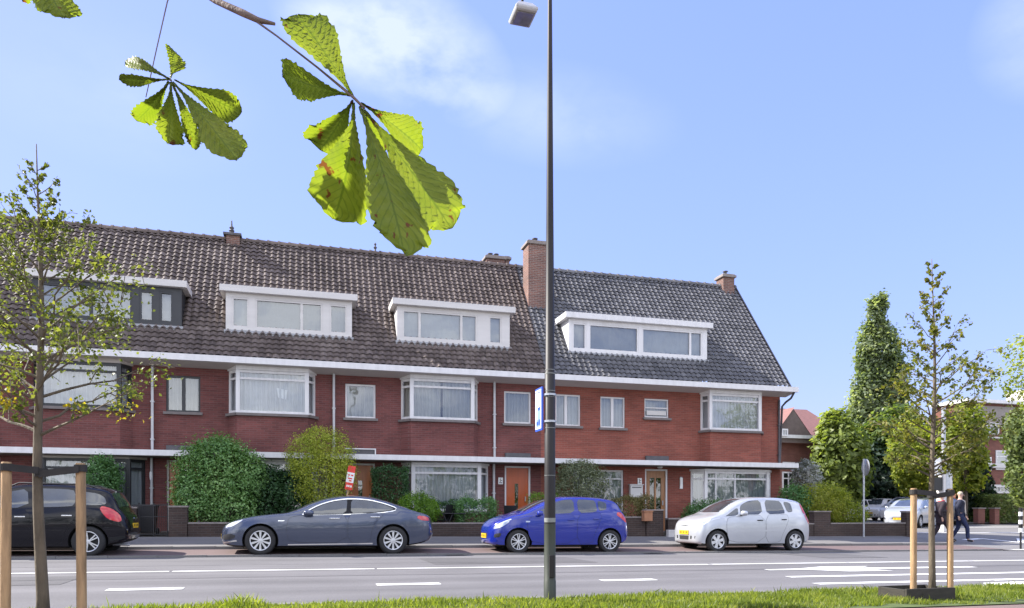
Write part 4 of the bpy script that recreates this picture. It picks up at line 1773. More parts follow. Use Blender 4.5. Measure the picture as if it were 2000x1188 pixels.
# --- blue hatchback
def hatch(label, loc, pm, group='cars parked along the far kerb', full=True):
    root = thing('parked_car', label, 'car', group=group)
    c = Car(3.94,
            [(0, .54), (.04, .66), (.14, .78), (.35, .89), (.65, .98), (.9, 1.04), (1.15, 1.15), (1.5, 1.315), (1.85, 1.435), (2.2, 1.485), (2.6, 1.49), (3.0, 1.475), (3.35, 1.435), (3.52, 1.39), (3.66, 1.20), (3.78, 1.02), (3.86, .92), (3.92, .80), (3.94, .6)],
            [(0, .34), (.06, .24), (.3, .19), (3.3, .19), (3.7, .25), (3.88, .33), (3.94, .44)],
            [(0, .50), (.12, .66), (.4, .81), (.75, .90), (1.1, .95), (1.6, .98), (2.6, 1.03), (3.2, 1.08), (3.55, 1.07), (3.8, .92), (3.94, .58)],
            [(0, .36), (.03, .50), (.1, .63), (.25, .74), (.5, .815), (.9, .85), (2.8, .855), (3.3, .845), (3.6, .80), (3.8, .72), (3.9, .62), (3.94, .5)],
            (.80, 3.31), .305, tum=.36, cut=.10)
    c.body(root, pm, M['seam'])
    f = [(1.20, 1.005), (1.5, 1.16), (1.85, 1.325), (2.05, 1.385), (2.32, 1.40), (2.32, 1.045), (1.7, 1.02)]
    r = [(2.42, 1.05), (2.42, 1.402), (2.7, 1.398), (2.93, 1.375), (2.95, 1.10), (2.8, 1.065)]
    q = [(3.0, 1.115), (2.99, 1.372), (3.16, 1.345), (3.24, 1.30), (3.22, 1.16), (3.14, 1.125)]
    for w in (f, r, q):
        c.side_part('side_window', w, .006, M['car_glass'], 1)
    c.glass_top('windscreen', 1.0, 1.88, .95, bow=.10)
    c.glass_top('rear_window', 3.74, 3.53, .85)
    d1 = [(1.18, .27), (1.05, .5), (1.02, .8), (1.14, .955), (1.7, .99), (2.36, 1.02), (2.36, .26)]
    d2 = [(2.39, .26), (2.39, 1.022), (2.8, 1.045), (3.02, 1.07), (3.06, .95), (2.96, .72), (2.86, .5), (2.80, .26)]
    c.doors([d1, d2], pm, [(2.2, .86, .18), (2.9, .90, .16)], pm)
    c.side_part('headlight', [(.09, .62), (.15, .72), (.38, .83), (.62, .90), (.50, .79), (.28, .66)], .004, M['lamp_clear'], 1)
    c.side_part('tail_light', [(3.50, 1.0), (3.52, 1.08), (3.66, 1.07), (3.80, .93), (3.86, .82), (3.80, .80), (3.66, .90)], .004, M['lamp_red'], 1)
    c.face_part('grille', [(-.32, .42), (-.36, .52), (.36, .52), (.32, .42)], .006, M['plastic_dark'], False, 1)
    c.side_part('fog_lamp', [(.10, .40), (.12, .50), (.30, .53), (.26, .42)], .004, M['plastic_dark'], 1)
    c.side_part('side_repeater', [(.98, .80), (.98, .835), (1.1, .835), (1.08, .80)], .006, M['lamp_clear'], 0)
    c.all_wheels(6, 'twin')
    c.mirror(1.34, 1.0, pm, (.15, .14, .13))
    c.plate(0, .44, False, .50)
    c.plate(0, .62, True, .50)
    an = MB()
    an.tube([(3.2, 0, 1.45), (3.45, 0, 1.66)], .006, 6)
    an.build('aerial', M['plastic_dark'], root)
    place_car(root, *loc)
    return root


# --- small white one-box hatchback
def mini_mpv(label, loc, pm, group='cars parked along the far kerb'):
    root = thing('parked_car', label, 'car', group=group)
    c = Car(3.88,
            [(0, .56), (.03, .68), (.1, .80), (.3, .92), (.55, 1.0), (.82, 1.07), (1.05, 1.19), (1.35, 1.36), (1.7, 1.485), (2.1, 1.545), (2.5, 1.555), (3.0, 1.535), (3.35, 1.49), (3.48, 1.45), (3.58, 1.30), (3.70, 1.05), (3.80, .86), (3.86, .76), (3.88, .6)],
            [(0, .33), (.06, .24), (.3, .20), (3.3, .20), (3.65, .25), (3.82, .33), (3.88, .44)],
            [(0, .50), (.1, .66), (.35, .82), (.7, .92), (1.1, .97), (1.6, 1.0), (2.6, 1.04), (3.2, 1.08), (3.5, 1.08), (3.75, .90), (3.88, .58)],
            [(0, .44), (.02, .56), (.08, .67), (.22, .765), (.45, .82), (.8, .842), (2.8, .845), (3.25, .835), (3.55, .79), (3.75, .72), (3.84, .63), (3.88, .5)],
            (.74, 3.24), .30, tum=.30, cut=.16)
    c.body(root, pm, M['seam'])
    t = [(.98, .985), (1.14, 1.08), (1.42, 1.25), (1.40, 1.03), (1.2, 1.0)]
    f = [(1.47, 1.035), (1.49, 1.27), (1.62, 1.36), (1.8, 1.43), (2.17, 1.455), (2.17, 1.05)]
    r = [(2.32, 1.055), (2.30, 1.457), (2.6, 1.45), (2.82, 1.43), (2.92, 1.09), (2.7, 1.07)]
    q = [(2.99, 1.12), (2.90, 1.42), (3.08, 1.40), (3.15, 1.34), (3.17, 1.15), (3.10, 1.12)]
    for w in (t, f, r, q):
        c.side_part('side_window', w, .006, M['car_glass'], 1)
    c.glass_top('windscreen', .88, 1.72, .95, bow=.08)
    c.glass_top('rear_window', 3.68, 3.49, .85)
    d1 = [(1.12, .28), (1.02, .5), (1.0, .8), (1.06, .96), (1.5, 1.0), (2.22, 1.025), (2.22, .27)]
    d2 = [(2.26, .27), (2.26, 1.027), (2.7, 1.045), (2.95, 1.06), (3.0, .92), (2.90, .7), (2.80, .5), (2.74, .27)]
    c.doors([d1, d2], pm, [(2.06, .885, .17), (2.84, .91, .15)], M['seam'])
    c.side_part('rubbing_strip', [(1.15, .56), (1.15, .60), (2.75, .615), (2.75, .575)], .008, pm, 0)
    c.side_part('headlight', [(.05, .70), (.10, .79), (.32, .88), (.52, .94), (.42, .83), (.22, .73)], .004, M['lamp_clear'], 1)
    c.side_part('tail_light', [(3.45, 1.40), (3.50, 1.42), (3.60, 1.22), (3.74, .95), (3.79, .80), (3.74, .78), (3.60, .98), (3.50, 1.2)], .004, M['lamp_red'], 1)
    c.face_part('grille', [(-.24, .69), (-.28, .76), (.28, .76), (.24, .69)], .006, M['plastic_dark'], False, 1)
    c.face_part('air_intake', [(-.24, .33), (-.26, .44), (.26, .44), (.24, .33)], .006, M['plastic_dark'], False, 0)
    for sg in (-1, 1):
        c.face_part('air_intake', [(sg * .34, .35), (sg * .35, .44), (sg * .60, .44), (sg * .58, .36)], .006, M['plastic_dark'], False, 0)
    c.all_wheels(6, 'fat')
    c.mirror(1.50, 1.05, pm, (.17, .16, .14))
    c.plate(0, .53, False, .50)
    c.plate(0, .62, True, .50)
    place_car(root, *loc)
    return root


# --- black people carrier
def carrier(label, loc, pm):
    root = thing('parked_car', label, 'car', group='cars parked along the far kerb')
    c = Car(4.28,
            [(0, .58), (.04, .70), (.14, .83), (.4, .95), (.8, 1.05), (1.1, 1.17), (1.5, 1.40), (1.9, 1.545), (2.3, 1.605), (2.7, 1.615), (3.2, 1.59), (3.65, 1.535), (3.86, 1.48), (3.98, 1.30), (4.08, 1.08), (4.16, .98), (4.24, .86), (4.28, .62)],
            [(0, .34), (.06, .25), (.3, .20), (3.6, .20), (4.0, .28), (4.2, .36), (4.28, .46)],
            [(0, .52), (.12, .69), (.4, .85), (.8, .95), (1.3, 1.0), (2.6, 1.05), (3.4, 1.09), (3.85, 1.06), (4.1, .93), (4.28, .6)],
            [(0, .40), (.03, .55), (.1, .68), (.25, .79), (.5, .865), (.9, .90), (3.2, .905), (3.65, .89), (3.95, .83), (4.12, .76), (4.22, .68), (4.28, .52)],
            (.82, 3.50), .335, tum=.33)
    c.body(root, pm, M['seam'])
    f = [(1.35, 1.03), (1.6, 1.2), (1.95, 1.40), (2.3, 1.475), (2.36, 1.07)]
    r = [(2.46, 1.075), (2.44, 1.485), (3.05, 1.475), (3.22, 1.44), (3.24, 1.115), (3.0, 1.09)]
    q = [(3.34, 1.13), (3.34, 1.43), (3.66, 1.39), (3.80, 1.30), (3.84, 1.16), (3.7, 1.13)]
    for w in (f, r):
        c.side_part('side_window', w, .006, M['car_glass'], 1)
    c.side_part('side_window', q, .006, M['car_glass'], 1)
    c.glass_top('windscreen', 1.0, 1.9, .95, bow=.1)
    c.glass_top('rear_window', 4.06, 3.89, .86)
    d1 = [(1.3, .28), (1.2, .5), (1.18, .85), (1.3, 1.0), (1.8, 1.03), (2.40, 1.05), (2.40, .27)]
    d2 = [(2.44, .27), (2.44, 1.05), (3.0, 1.07), (3.26, 1.09), (3.30, .95), (3.16, .72), (3.04, .5), (2.98, .27)]
    c.doors([d1, d2], pm, [(2.22, .87, .2), (3.1, .90, .2)], M['chrome'])
    c.side_part('tail_light', [(3.72, 1.06), (3.76, 1.12), (3.95, 1.06), (4.10, .93), (4.14, .80), (4.08, .76), (3.88, .83), (3.78, .95)], .005, M['lamp_red'], 1)
    c.side_part('headlight', [(.09, .66), (.15, .76), (.4, .88), (.66, .96), (.52, .84), (.28, .70)], .004, M['lamp_clear'], 1)
    c.face_part('bumper_trim', [(-.6, .47), (-.6, .49), (.6, .49), (.6, .47)], .01, M['chrome'], True, 0)
    c.face_part('tailgate_badge', [(-.06, .82), (-.06, .88), (.06, .88), (.06, .82)], .006, M['chrome'], True, 1)
    c.side_part('arch_trim', [(3.92, .33), (3.90, .43), (4.2, .46), (4.2, .40)], .006, M['seam'], 0)
    c.all_wheels(5, 'twin')
    c.mirror(1.52, 1.06, pm)
    c.plate(0, .68, True)
    c.plate(0, .45, False)
    ex = MB()
    ex.tube([(3.9, -.45, .26), (4.24, -.45, .25)], .03, 10)
    ex.build('exhaust', M['steel'], root)
    rl = MB()
    for sg in (-1, 1):
        rl.tube([(1.9, sg * .60, 1.50), (2.1, sg * .60, 1.60), (3.4, sg * .60, 1.585), (3.62, sg * .60, 1.50)], .016, 8)
    rl.build('roof_rail', M['plastic_dark'], root, smooth=60)
    place_car(root, *loc)
    return root


P_GREY = paint('metallic_blue_grey', (0.050, 0.064, 0.108), 0.35, .22)
P_BLUE = paint('royal_blue', (0.009, 0.022, 0.25), 0.05, .22, spec=.3)
P_WHITE = paint('silver_white', (0.47, 0.49, 0.525), 0.35, .28)
P_BLACK = paint('black_car_paint', (0.004, 0.004, 0.008), 0.0, .25, coat=.5, spec=.12)
P_WHITE2 = paint('white_car_paint', (0.75, 0.75, 0.74), 0.0, .3)
P_SILVER = paint('silver_car_paint', (0.40, 0.42, 0.45), 0.4, .3)


def nose_x(px, wheel_x):
    """nose position so that the near front wheel sits at pixel column px"""
    return X_(px, YN) - wheel_x


saloon('dark blue grey saloon with silver ten spoke wheels and chrome window line', (nose_x(508, .89) + .0, YN + .975 - .02), P_GREY)
hatch('bright blue hatchback parked partly behind the lamp post', (nose_x(1011, .70) + .03, YN + .855 - .02), P_BLUE)
mini_mpv('silver white small hatchback with tall red tail light and yellow front plate', (nose_x(1399, .58) + .05, YN + .845 - .02), P_WHITE)
carrier('black people carrier seen from its tail at the left edge behind the young tree', (X_(171, YN) - 3.50, YN + .905 - .02), P_BLACK)
# ------------------------------------------------------------------ plants
LM = {}
LM['laurel'] = leaf_mat('laurel_leaves', [(0.071, 0.151, 0.044), (0.151, 0.283, 0.091), (0.324, 0.486, 0.181)], .25)
LM['lime'] = leaf_mat('lime_leaves', [(0.136, 0.194, 0.029), (0.309, 0.367, 0.048), (0.580, 0.580, 0.116)], .35)
LM['dark'] = leaf_mat('dark_leaves', [(0.026, 0.064, 0.026), (0.049, 0.113, 0.042), (0.094, 0.189, 0.067)], .2)
LM['fresh'] = leaf_mat('fresh_leaves', [(0.054, 0.121, 0.016), (0.135, 0.257, 0.027), (0.270, 0.405, 0.068)], .35)
LM['hedge'] = leaf_mat('hedge_leaves', [(0.045, 0.107, 0.036), (0.090, 0.197, 0.062), (0.160, 0.305, 0.107)], .25)
LM['olive'] = leaf_mat('olive_leaves', [(0.060, 0.075, 0.038), (0.149, 0.179, 0.098), (0.329, 0.359, 0.239)], .25)
LM['tan'] = leaf_mat('clipped_olive_leaves', [(0.069, 0.069, 0.023), (0.138, 0.127, 0.046), (0.230, 0.207, 0.081)], .25)
LM['grey'] = leaf_mat('pale_grey_leaves', [(0.10, 0.12, 0.10), (0.26, 0.28, 0.26), (0.5, 0.5, 0.5)], .2)
LM['tree_olive'] = leaf_mat('olive_green_tree_leaves', [(0.054, 0.080, 0.023), (0.134, 0.176, 0.042), (0.250, 0.298, 0.086)], .45, big=.25)
LM['tree_poplar'] = leaf_mat('poplar_leaves', [(0.075, 0.11, 0.062), (0.165, 0.21, 0.12), (0.32, 0.36, 0.24)], .5, big=.35)
LM['tree_green'] = leaf_mat('green_tree_leaves', [(0.035, 0.062, 0.020), (0.085, 0.13, 0.038), (0.18, 0.23, 0.075)], .45, big=.4)
LM['tree_lime'] = leaf_mat('yellow_green_tree_leaves', [(0.086, 0.129, 0.017), (0.199, 0.241, 0.034), (0.362, 0.362, 0.061)], .5, big=.3)
LM['tree_dark'] = leaf_mat('dark_conifer_leaves', [(0.010, 0.022, 0.012), (0.02, 0.042, 0.022), (0.035, 0.065, 0.034)], .2, big=.3)
LM['willow'] = leaf_mat('willow_leaves', [(0.065, 0.098, 0.033), (0.143, 0.189, 0.072), (0.247, 0.286, 0.117)], .4, big=.3)
LM['young'] = leaf_mat('young_tree_leaves', [(0.045, 0.062, 0.014), (0.10, 0.125, 0.026), (0.20, 0.215, 0.055)], .45, big=1.5)
LM['yellowing'] = leaf_mat('yellowing_leaves', [(0.16, 0.14, 0.015), (0.32, 0.26, 0.02), (0.42, 0.28, 0.04)], .5, big=2)
LM['brownish'] = leaf_mat('sparse_green_leaves', [(0.050, 0.070, 0.012), (0.120, 0.140, 0.025), (0.230, 0.200, 0.050)], .4, big=2)
LM['grass'] = leaf_mat('grass_blades', [(0.075, 0.105, 0.014), (0.145, 0.19, 0.030), (0.27, 0.28, 0.075)], .5, big=1.6)


def leaf_quads(rng, P, size, up=0.5, aspect=0.5, jit=0.35, out=None):
    """one folded leaf per point"""
    n = len(P)
    nr = rng.normal(size=(n, 3))
    nr[:, 2] += up * 2
    if out is not None:
        nr += out * 1.4
    nr /= np.linalg.norm(nr, axis=1, keepdims=True)
    t = rng.normal(size=(n, 3))
    t -= nr * (t * nr).sum(1, keepdims=True)
    t /= np.linalg.norm(t, axis=1, keepdims=True)
    b = np.cross(nr, t)
    s = size * (1 + jit * rng.uniform(-1, 1, size=(n, 1)))
    V = np.empty((n, 4, 3))
    V[:, 0] = P - t * s * .5
    V[:, 1] = P + b * s * aspect * .5 + nr * s * .10
    V[:, 2] = P + t * s * .5 - nr * s * .12
    V[:, 3] = P - b * s * aspect * .5 + nr * s * .10
    return V


def shell_points(rng, ells, n, clump=14, spread=0.10, inner=0.25, floor=None):
    """points in clumps over the surfaces of ellipsoids, fewer inside"""
    ells = np.array(ells, float)
    w = (ells[:, 3] * ells[:, 4] + ells[:, 4] * ells[:, 5] + ells[:, 3] * ells[:, 5])
    w /= w.sum()
    nc = max(1, n // clump)
    idx = rng.choice(len(ells), nc, p=w)
    d = rng.normal(size=(nc, 3))
    d /= np.linalg.norm(d, axis=1, keepdims=True)
    r = np.where(rng.random((nc, 1)) < inner, rng.uniform(.35, .85, (nc, 1)), rng.uniform(.84, 1.08, (nc, 1)))
    C = ells[idx, :3] + d * ells[idx, 3:] * r
    P = np.repeat(C, clump, 0)
    sp = np.repeat(ells[idx, 3:].mean(1, keepdims=True), clump, 0) * spread
    P = P + rng.normal(size=P.shape) * sp
    D = np.repeat(d, clump, 0)
    # drop points deep inside another ellipsoid
    keep = np.ones(len(P), bool)
    for e in ells:
        q = ((P - e[:3]) / e[3:])
        keep &= ~(((q ** 2).sum(1) < .45) & (rng.random(len(P)) < .75))
    if floor is not None:
        keep &= P[:, 2] > floor
    return P[keep], D[keep]


def pe(px0, px1, py0, py1, Y, depth=1.0):
    a, b = at(px0, py1, Y), at(px1, py0, Y)
    rx = abs(b.x - a.x) / 2
    return ((a.x + b.x) / 2, Y, (a.z + b.z) / 2, rx, rx * depth if depth < 0 or depth > 3 else depth, abs(b.z - a.z) / 2)


def bush(label, cat, ells, mat, n, size, seed, name='garden_bush', stem=True, up=.5, aspect=.55, inner=.3, group=None, spread=.125):
    rng = np.random.default_rng(seed)
    cx = float(np.mean([e[0] for e in ells]))
    cy = float(np.mean([e[1] for e in ells]))
    z0 = gz(cx, cy) + .09
    root = thing(name, label, cat, group=group)
    n = int(n * 2.3)
    P, D = shell_points(rng, ells, n, 10, spread, inner, floor=z0)
    V = leaf_quads(rng, P, size, up, aspect, out=D)
    npmesh('foliage', V, LM[mat], root)
    st = MB()
    for i in range(5):
        a = rng.uniform(0, 6.28)
        e = ells[int(rng.integers(len(ells)))]
        st.tube([(cx + .08 * math.cos(a), cy + .08 * math.sin(a), z0 - .05), (cx + (e[0] - cx) * .5 + .1 * math.cos(a), cy + .12 * math.sin(a), z0 + (e[2] - z0) * .6), (e[0] + .3 * e[3] * math.cos(a), e[1] + .3 * e[4] * math.sin(a), e[2])], [.03, .02, .01], 6)
    st.build('stem', M['bark'], root)
    return root


def block(px0, px1, py0, py1, Y, depth, n, rng):
    """points on the faces of a clipped hedge block"""
    a, b = at(px0, py1, Y - depth / 2), at(px1, py0, Y - depth / 2)
    return a.x, b.x, Y - depth / 2, Y + depth / 2, a.z, b.z


def hedge(label, px0, px1, py0, py1, Y, depth, mat, n, size, seed, cat='hedge', name='hedge', rough=.05, zlow=None):
    rng = np.random.default_rng(seed)
    x0, x1, y0, y1, z0, z1 = block(px0, px1, py0, py1, Y, depth, n, rng)
    zl = gz((x0 + x1) / 2, Y) + .09 if zlow is None else zlow
    root = thing(name, label, cat)
    n = int(n * 1.8)
    areas = [(x1 - x0) * (z1 - zl), (x1 - x0) * depth, depth * (z1 - zl), depth * (z1 - zl), (x1 - x0) * (z1 - zl) * .5]
    tot = sum(areas)
    Ps = []
    for k, ar in enumerate(areas):
        m = int(n * ar / tot)
        U = rng.random((m, 2))
        P = np.empty((m, 3))
        if k == 0:
            P[:] = np.stack([x0 + U[:, 0] * (x1 - x0), np.full(m, y0), zl + U[:, 1] * (z1 - zl)], 1)
        elif k == 1:
            P[:] = np.stack([x0 + U[:, 0] * (x1 - x0), y0 + U[:, 1] * depth, np.full(m, z1)], 1)
        elif k in (2, 3):
            P[:] = np.stack([np.full(m, x0 if k == 2 else x1), y0 + U[:, 0] * depth, zl + U[:, 1] * (z1 - zl)], 1)
        else:
            P[:] = np.stack([x0 + U[:, 0] * (x1 - x0), np.full(m, y0 + .12), zl + U[:, 1] * (z1 - zl)], 1)
        # soft lumps so that the clipped faces are not flat
        P += rng.normal(size=P.shape) * rough
        P[:, 1] += .06 * np.sin(P[:, 0] * 7.3 + seed) * np.sin(P[:, 2] * 6.1)
        P[:, 2] += .05 * np.sin(P[:, 0] * 9.1 + seed * 2)
        Ps.append(P)
    V = leaf_quads(rng, np.concatenate(Ps), size, .4, .6)
    npmesh('foliage', V, LM[mat], root)
    st = MB()
    k = max(2, int((x1 - x0) / .35))
    for i in range(k):
        x = x0 + (x1 - x0) * (i + .5) / k
        st.tube([(x, Y, zl - .05), (x + .03, Y, (zl + z1) / 2)], [.025, .012], 6)
    st.build('stem', M['bark'], root)
    return root


bush('large round laurel bush in front of the dark framed house and its orange door', 'bush',
     [pe(345, 500, 862, 1000, 23.5, .75), pe(338, 420, 925, 1018, 23.2, .6), pe(375, 470, 858, 940, 23.5, .7), pe(440, 520, 885, 985, 23.6, .6), pe(395, 500, 955, 1030, 23.3, .6)], 'laurel', 12000, .085, 1)
bush('dark shaded bush between the laurel and the yellow green shrub', 'bush',
     [pe(485, 560, 915, 1020, 23.9, .5), pe(530, 610, 910, 1022, 24.0, .5)], 'dark', 4200, .085, 2)
bush('yellow green shrub with arching shoots beside the for sale board', 'shrub',
     [pe(575, 690, 875, 985, 23.3, .6), pe(560, 640, 850, 930, 23.3, .5), pe(610, 692, 845, 940, 23.4, .5), pe(590, 650, 838, 890, 23.4, .4)], 'lime', 8000, .065, 3, up=.3, aspect=.4, spread=.13)
hedge('tall dark clipped hedge left of the bay window with pale curtains', 733, 795, 915, 1020, 23.9, .6, 'dark', 3600, .07, 4)
bush('small bright green shrub behind the saloon boot', 'shrub', [pe(778, 852, 966, 1022, 22.9, .4), pe(800, 858, 975, 1020, 22.8, .35)], 'fresh', 3600, .06, 5)
hedge('low green hedge below the pale bay window, beside the drainpipe', 898, 968, 980, 1030, 22.85, .6, 'hedge', 4200, .05, 6, rough=.06)
hedge('narrow dark hedge behind the black garden table', 850, 905, 982, 1025, 23.6, .4, 'dark', 1600, .06, 26)
hedge('small pale green hedge right of the red orange door, beside the lamp post', 1040, 1090, 968, 1020, 23.4, .5, 'fresh', 1800, .05, 7)
bush('rounded grey olive shrub under the canopy behind the blue car', 'shrub', [pe(1085, 1185, 908, 985, 23.5, .6), pe(1095, 1165, 900, 945, 23.5, .5), pe(1075, 1150, 935, 1015, 23.4, .5)], 'olive', 6500, .06, 8)
hedge('clipped olive brown hedge on the brick planter', 1210, 1258, 974, 1024, 22.85, .6, 'tan', 3000, .045, 9, zlow=.55)
bush('straggly pale shrub at the end of the clipped hedge', 'shrub', [pe(1245, 1275, 966, 1005, 22.9, .3)], 'tan', 900, .05, 10)
bush('low rose bush in front of the corner house bay window', 'bush', [pe(1340, 1400, 980, 1035, 23.2, .5), pe(1370, 1420, 975, 1025, 23.3, .5), pe(1335, 1365, 990, 1030, 23.0, .4)], 'hedge', 3600, .06, 11)
bush('dark green bush at the end wall of the corner house', 'bush', [pe(1525, 1575, 950, 1020, 23.6, .6)], 'hedge', 2400, .08, 12)
bush('round olive green bush behind the low brick wall', 'bush', [pe(1565, 1650, 948, 1015, 23.2, .8), pe(1590, 1655, 955, 1030, 23.0, .6), pe(1630, 1690, 985, 1030, 23.0, .5)], 'tree_lime', 5200, .08, 13)
bush('pale grey flowering bush beyond the corner house', 'bush', [pe(1553, 1592, 905, 965, 27, .7), pe(1560, 1585, 900, 940, 27, .5)], 'grey', 1700, .10, 14)
bush('small dark bush in front of the dark framed ground floor window', 'bush', [pe(165, 232, 895, 985, 23.7, .6)], 'hedge', 2800, .075, 15)


# --- trees beyond the terrace
def far_tree(label, ells_px, Zc, mat, n, size, seed, trunk_px=None, base_py=1018, name='tree', cat='tree', spread=.12, inner=.35, depth=.8, group='trees beyond the terrace', up=.5, clump=16):
    """ells_px: (px0, px1, py0, py1) at depth Zc from the camera"""
    rng = np.random.default_rng(seed)
    ells = []
    if 'poplar' in label:
        ells_px = [((e[0] + e[1]) / 2 - (e[1] - e[0]) * .58, (e[0] + e[1]) / 2 + (e[1] - e[0]) * .58, e[2], e[3]) for e in ells_px]
    for e in ells_px:
        zc = e[4] if len(e) > 4 else Zc
        c = atz((e[0] + e[1]) / 2, (e[2] + e[3]) / 2, zc)
        rx = (e[1] - e[0]) / 2 * zc / F
        rz = (e[3] - e[2]) / 2 * zc / F
        ells.append((c.x, c.y, c.z, rx, rx * depth, rz))
    tp = trunk_px or (ells_px[0][0] + ells_px[0][1]) / 2
    b = atz(tp, 1000, Zc)
    z0 = gz(b.x, b.y) - .05
    root = thing(name, label, cat, group=group)
    top = max(e[2] for e in ells)
    tb = MB()
    r0 = .012 * (top - z0) + .09
    tb.tube([(b.x, b.y, z0 - .1), (b.x + .05, b.y, z0 + (top - z0) * .5), (ells[0][0], ells[0][1], top)], [r0, r0 * .65, r0 * .2], 8)
    for e in ells:
        tb.tube([(b.x + .03, b.y, z0 + (e[2] - z0) * .45), ((b.x + e[0]) / 2, (b.y + e[1]) / 2, z0 + (e[2] - z0) * .8), (e[0], e[1], e[2] + e[5] * .4)], [r0 * .45, r0 * .3, r0 * .1], 6)
    tb.build('trunk', M['bark'], root)
    n = int(n * 1.9)
    P, D = shell_points(rng, ells, n, clump, spread, inner, floor=z0 + .3)
    V = leaf_quads(rng, P, size, up, .6, out=D)
    npmesh('crown', V, LM[mat], root)
    return root


far_tree('broad olive green tree right of the distant gabled house', [(1590, 1690, 830, 970), (1600, 1660, 805, 900), (1640, 1695, 850, 985), (1585, 1640, 880, 975)], 45, 'tree_olive', 8200, .34, 21)
far_tree('tall narrow poplar, the tallest tree on the right', [(1698, 1716, 578, 690), (1712, 1728, 572, 670), (1682, 1714, 630, 760), (1702, 1748, 640, 780), (1722, 1760, 680, 800), (1674, 1712, 700, 830), (1700, 1745, 720, 880), (1728, 1768, 740, 880), (1662, 1704, 760, 900), (1650, 1690, 815, 930)], 60, 'tree_poplar', 17000, .32, 22, spread=.19, up=.45, inner=.3, clump=22)
far_tree('dense mid green tree at the foot of the poplar', [(1700, 1800, 800, 925), (1660, 1740, 830, 960), (1750, 1830, 820, 930)], 54, 'tree_green', 6500, .36, 23)
far_tree('dark mass of an evergreen tree behind the parked cars', [(1660, 1760, 870, 1005), (1740, 1850, 870, 1005), (1640, 1700, 900, 1005)], 53, 'tree_dark', 7500, .36, 24)
far_tree('bright yellow green tree behind the slender street tree', [(1740, 1850, 822, 945), (1775, 1862, 850, 985), (1745, 1810, 870, 960)], 46, 'tree_lime', 5600, .26, 25)
far_tree('yellow green tree in front of the apartment block', [(1845, 1925, 795, 905), (1866, 1925, 850, 960), (1835, 1900, 820, 890), (1840, 1880, 880, 960)], 44, 'tree_lime', 5600, .26, 27)
far_tree('dark rounded conifer below the apartment windows', [(1888, 1936, 905, 1000), (1872, 1910, 930, 1005)], 46, 'tree_dark', 3000, .25, 28)
far_tree('pale drooping willow at the right edge of the frame', [(1972, 2030, 860, 985), (1966, 2050, 800, 900)], 40, 'willow', 5200, .24, 29, up=-.3)
far_tree('street tree at the right edge, only its left branches in view', [(1945, 2120, 700, 770), (1960, 2160, 640, 720), (1985, 2080, 760, 820)], 22, 'tree_lime', 1700, .11, 30, trunk_px=2075, spread=.10, inner=.5, clump=8)

# hedges and walls across the side street
hz = gz(40, 36)


def far_hedge(label, px0, px1, py0, py1, Zc, mat, n, size, seed):
    c = atz((px0 + px1) / 2, 1000, Zc)
    return hedge(label, px0, px1, py0, py1, c.y, 1.2, mat, n, size, seed, rough=.06, zlow=gz(c.x, c.y))


far_hedge('tall dark green clipped hedge across the side street', 1916, 1950, 969, 1016, 46, 'tree_green', 1800, .14, 31)
far_hedge('pale green clipped hedge across the side street near the frame edge', 1950, 1992, 970, 1012, 45, 'willow', 2200, .13, 32)
far_hedge('dark green hedge behind the two pedestrians', 1868, 1916, 985, 1016, 48, 'tree_dark', 1500, .16, 33)


# --- grass on the verge: blades too many to count
def grass():
    rng = np.random.default_rng(5)
    n = 52000
    X = rng.uniform(-4.5, 13.5, n)
    Y = rng.uniform(6.78, 8.46, n)
    dens = np.sin(X * 2.3 + 1.3) * np.sin(Y * 5.1) + .5 * np.sin(X * 6.1 + Y * 3) + rng.normal(size=n) * .5
    h = .045 + .018 * dens + rng.uniform(-.012, .02, n)
    h = np.clip(h, .018, .13)
    tuft = np.exp(-(((X + .55) / .22) ** 2 + ((Y - 8.2) / .25) ** 2))
    h += tuft * rng.uniform(.02, .15, n)
    h *= np.where((X > 7.0) & (X < 8.6) & (Y < 7.25), .55, 1.0)
    tall = rng.random(n) < .006
    h[tall] += rng.uniform(.03, .09, tall.sum())
    # edge towards the cycle path is ragged
    keep = Y > 6.9 + .1 * np.sin(X * 3.1) + .06 * np.sin(X * 9.7)
    # worn patch round the lamp post and boards
    X, Y, h = X[keep], Y[keep], h[keep]
    m = len(X)
    Z = np.array([gz(x, y) for x, y in zip(X, Y)]) + .010
    a = rng.uniform(0, 6.28, m)
    w = rng.uniform(.0035, .008, m) * 1.3
    lean = rng.normal(size=(m, 2)) * .35
    V = np.empty((m, 4, 3))
    ca, sa = np.cos(a) * w, np.sin(a) * w
    V[:, 0] = np.stack([X - ca, Y - sa, Z], 1)
    V[:, 1] = np.stack([X + ca, Y + sa, Z], 1)
    V[:, 2] = np.stack([X + ca * .6 + lean[:, 0] * h * .5, Y + sa * .6 + lean[:, 1] * h * .5, Z + h * .62], 1)
    V[:, 3] = np.stack([X + lean[:, 0] * h, Y + lean[:, 1] * h, Z + h], 1)
    o = npmesh('grass', V, LM['grass'])
    tag(o, 'short sunlit grass on the verge between cycle path and road', 'grass', kind='stuff')


grass()


# --- young street trees with stakes
def leaf_cluster(rng, c, d, k, spread):
    return c + rng.normal(size=(k, 3)) * spread


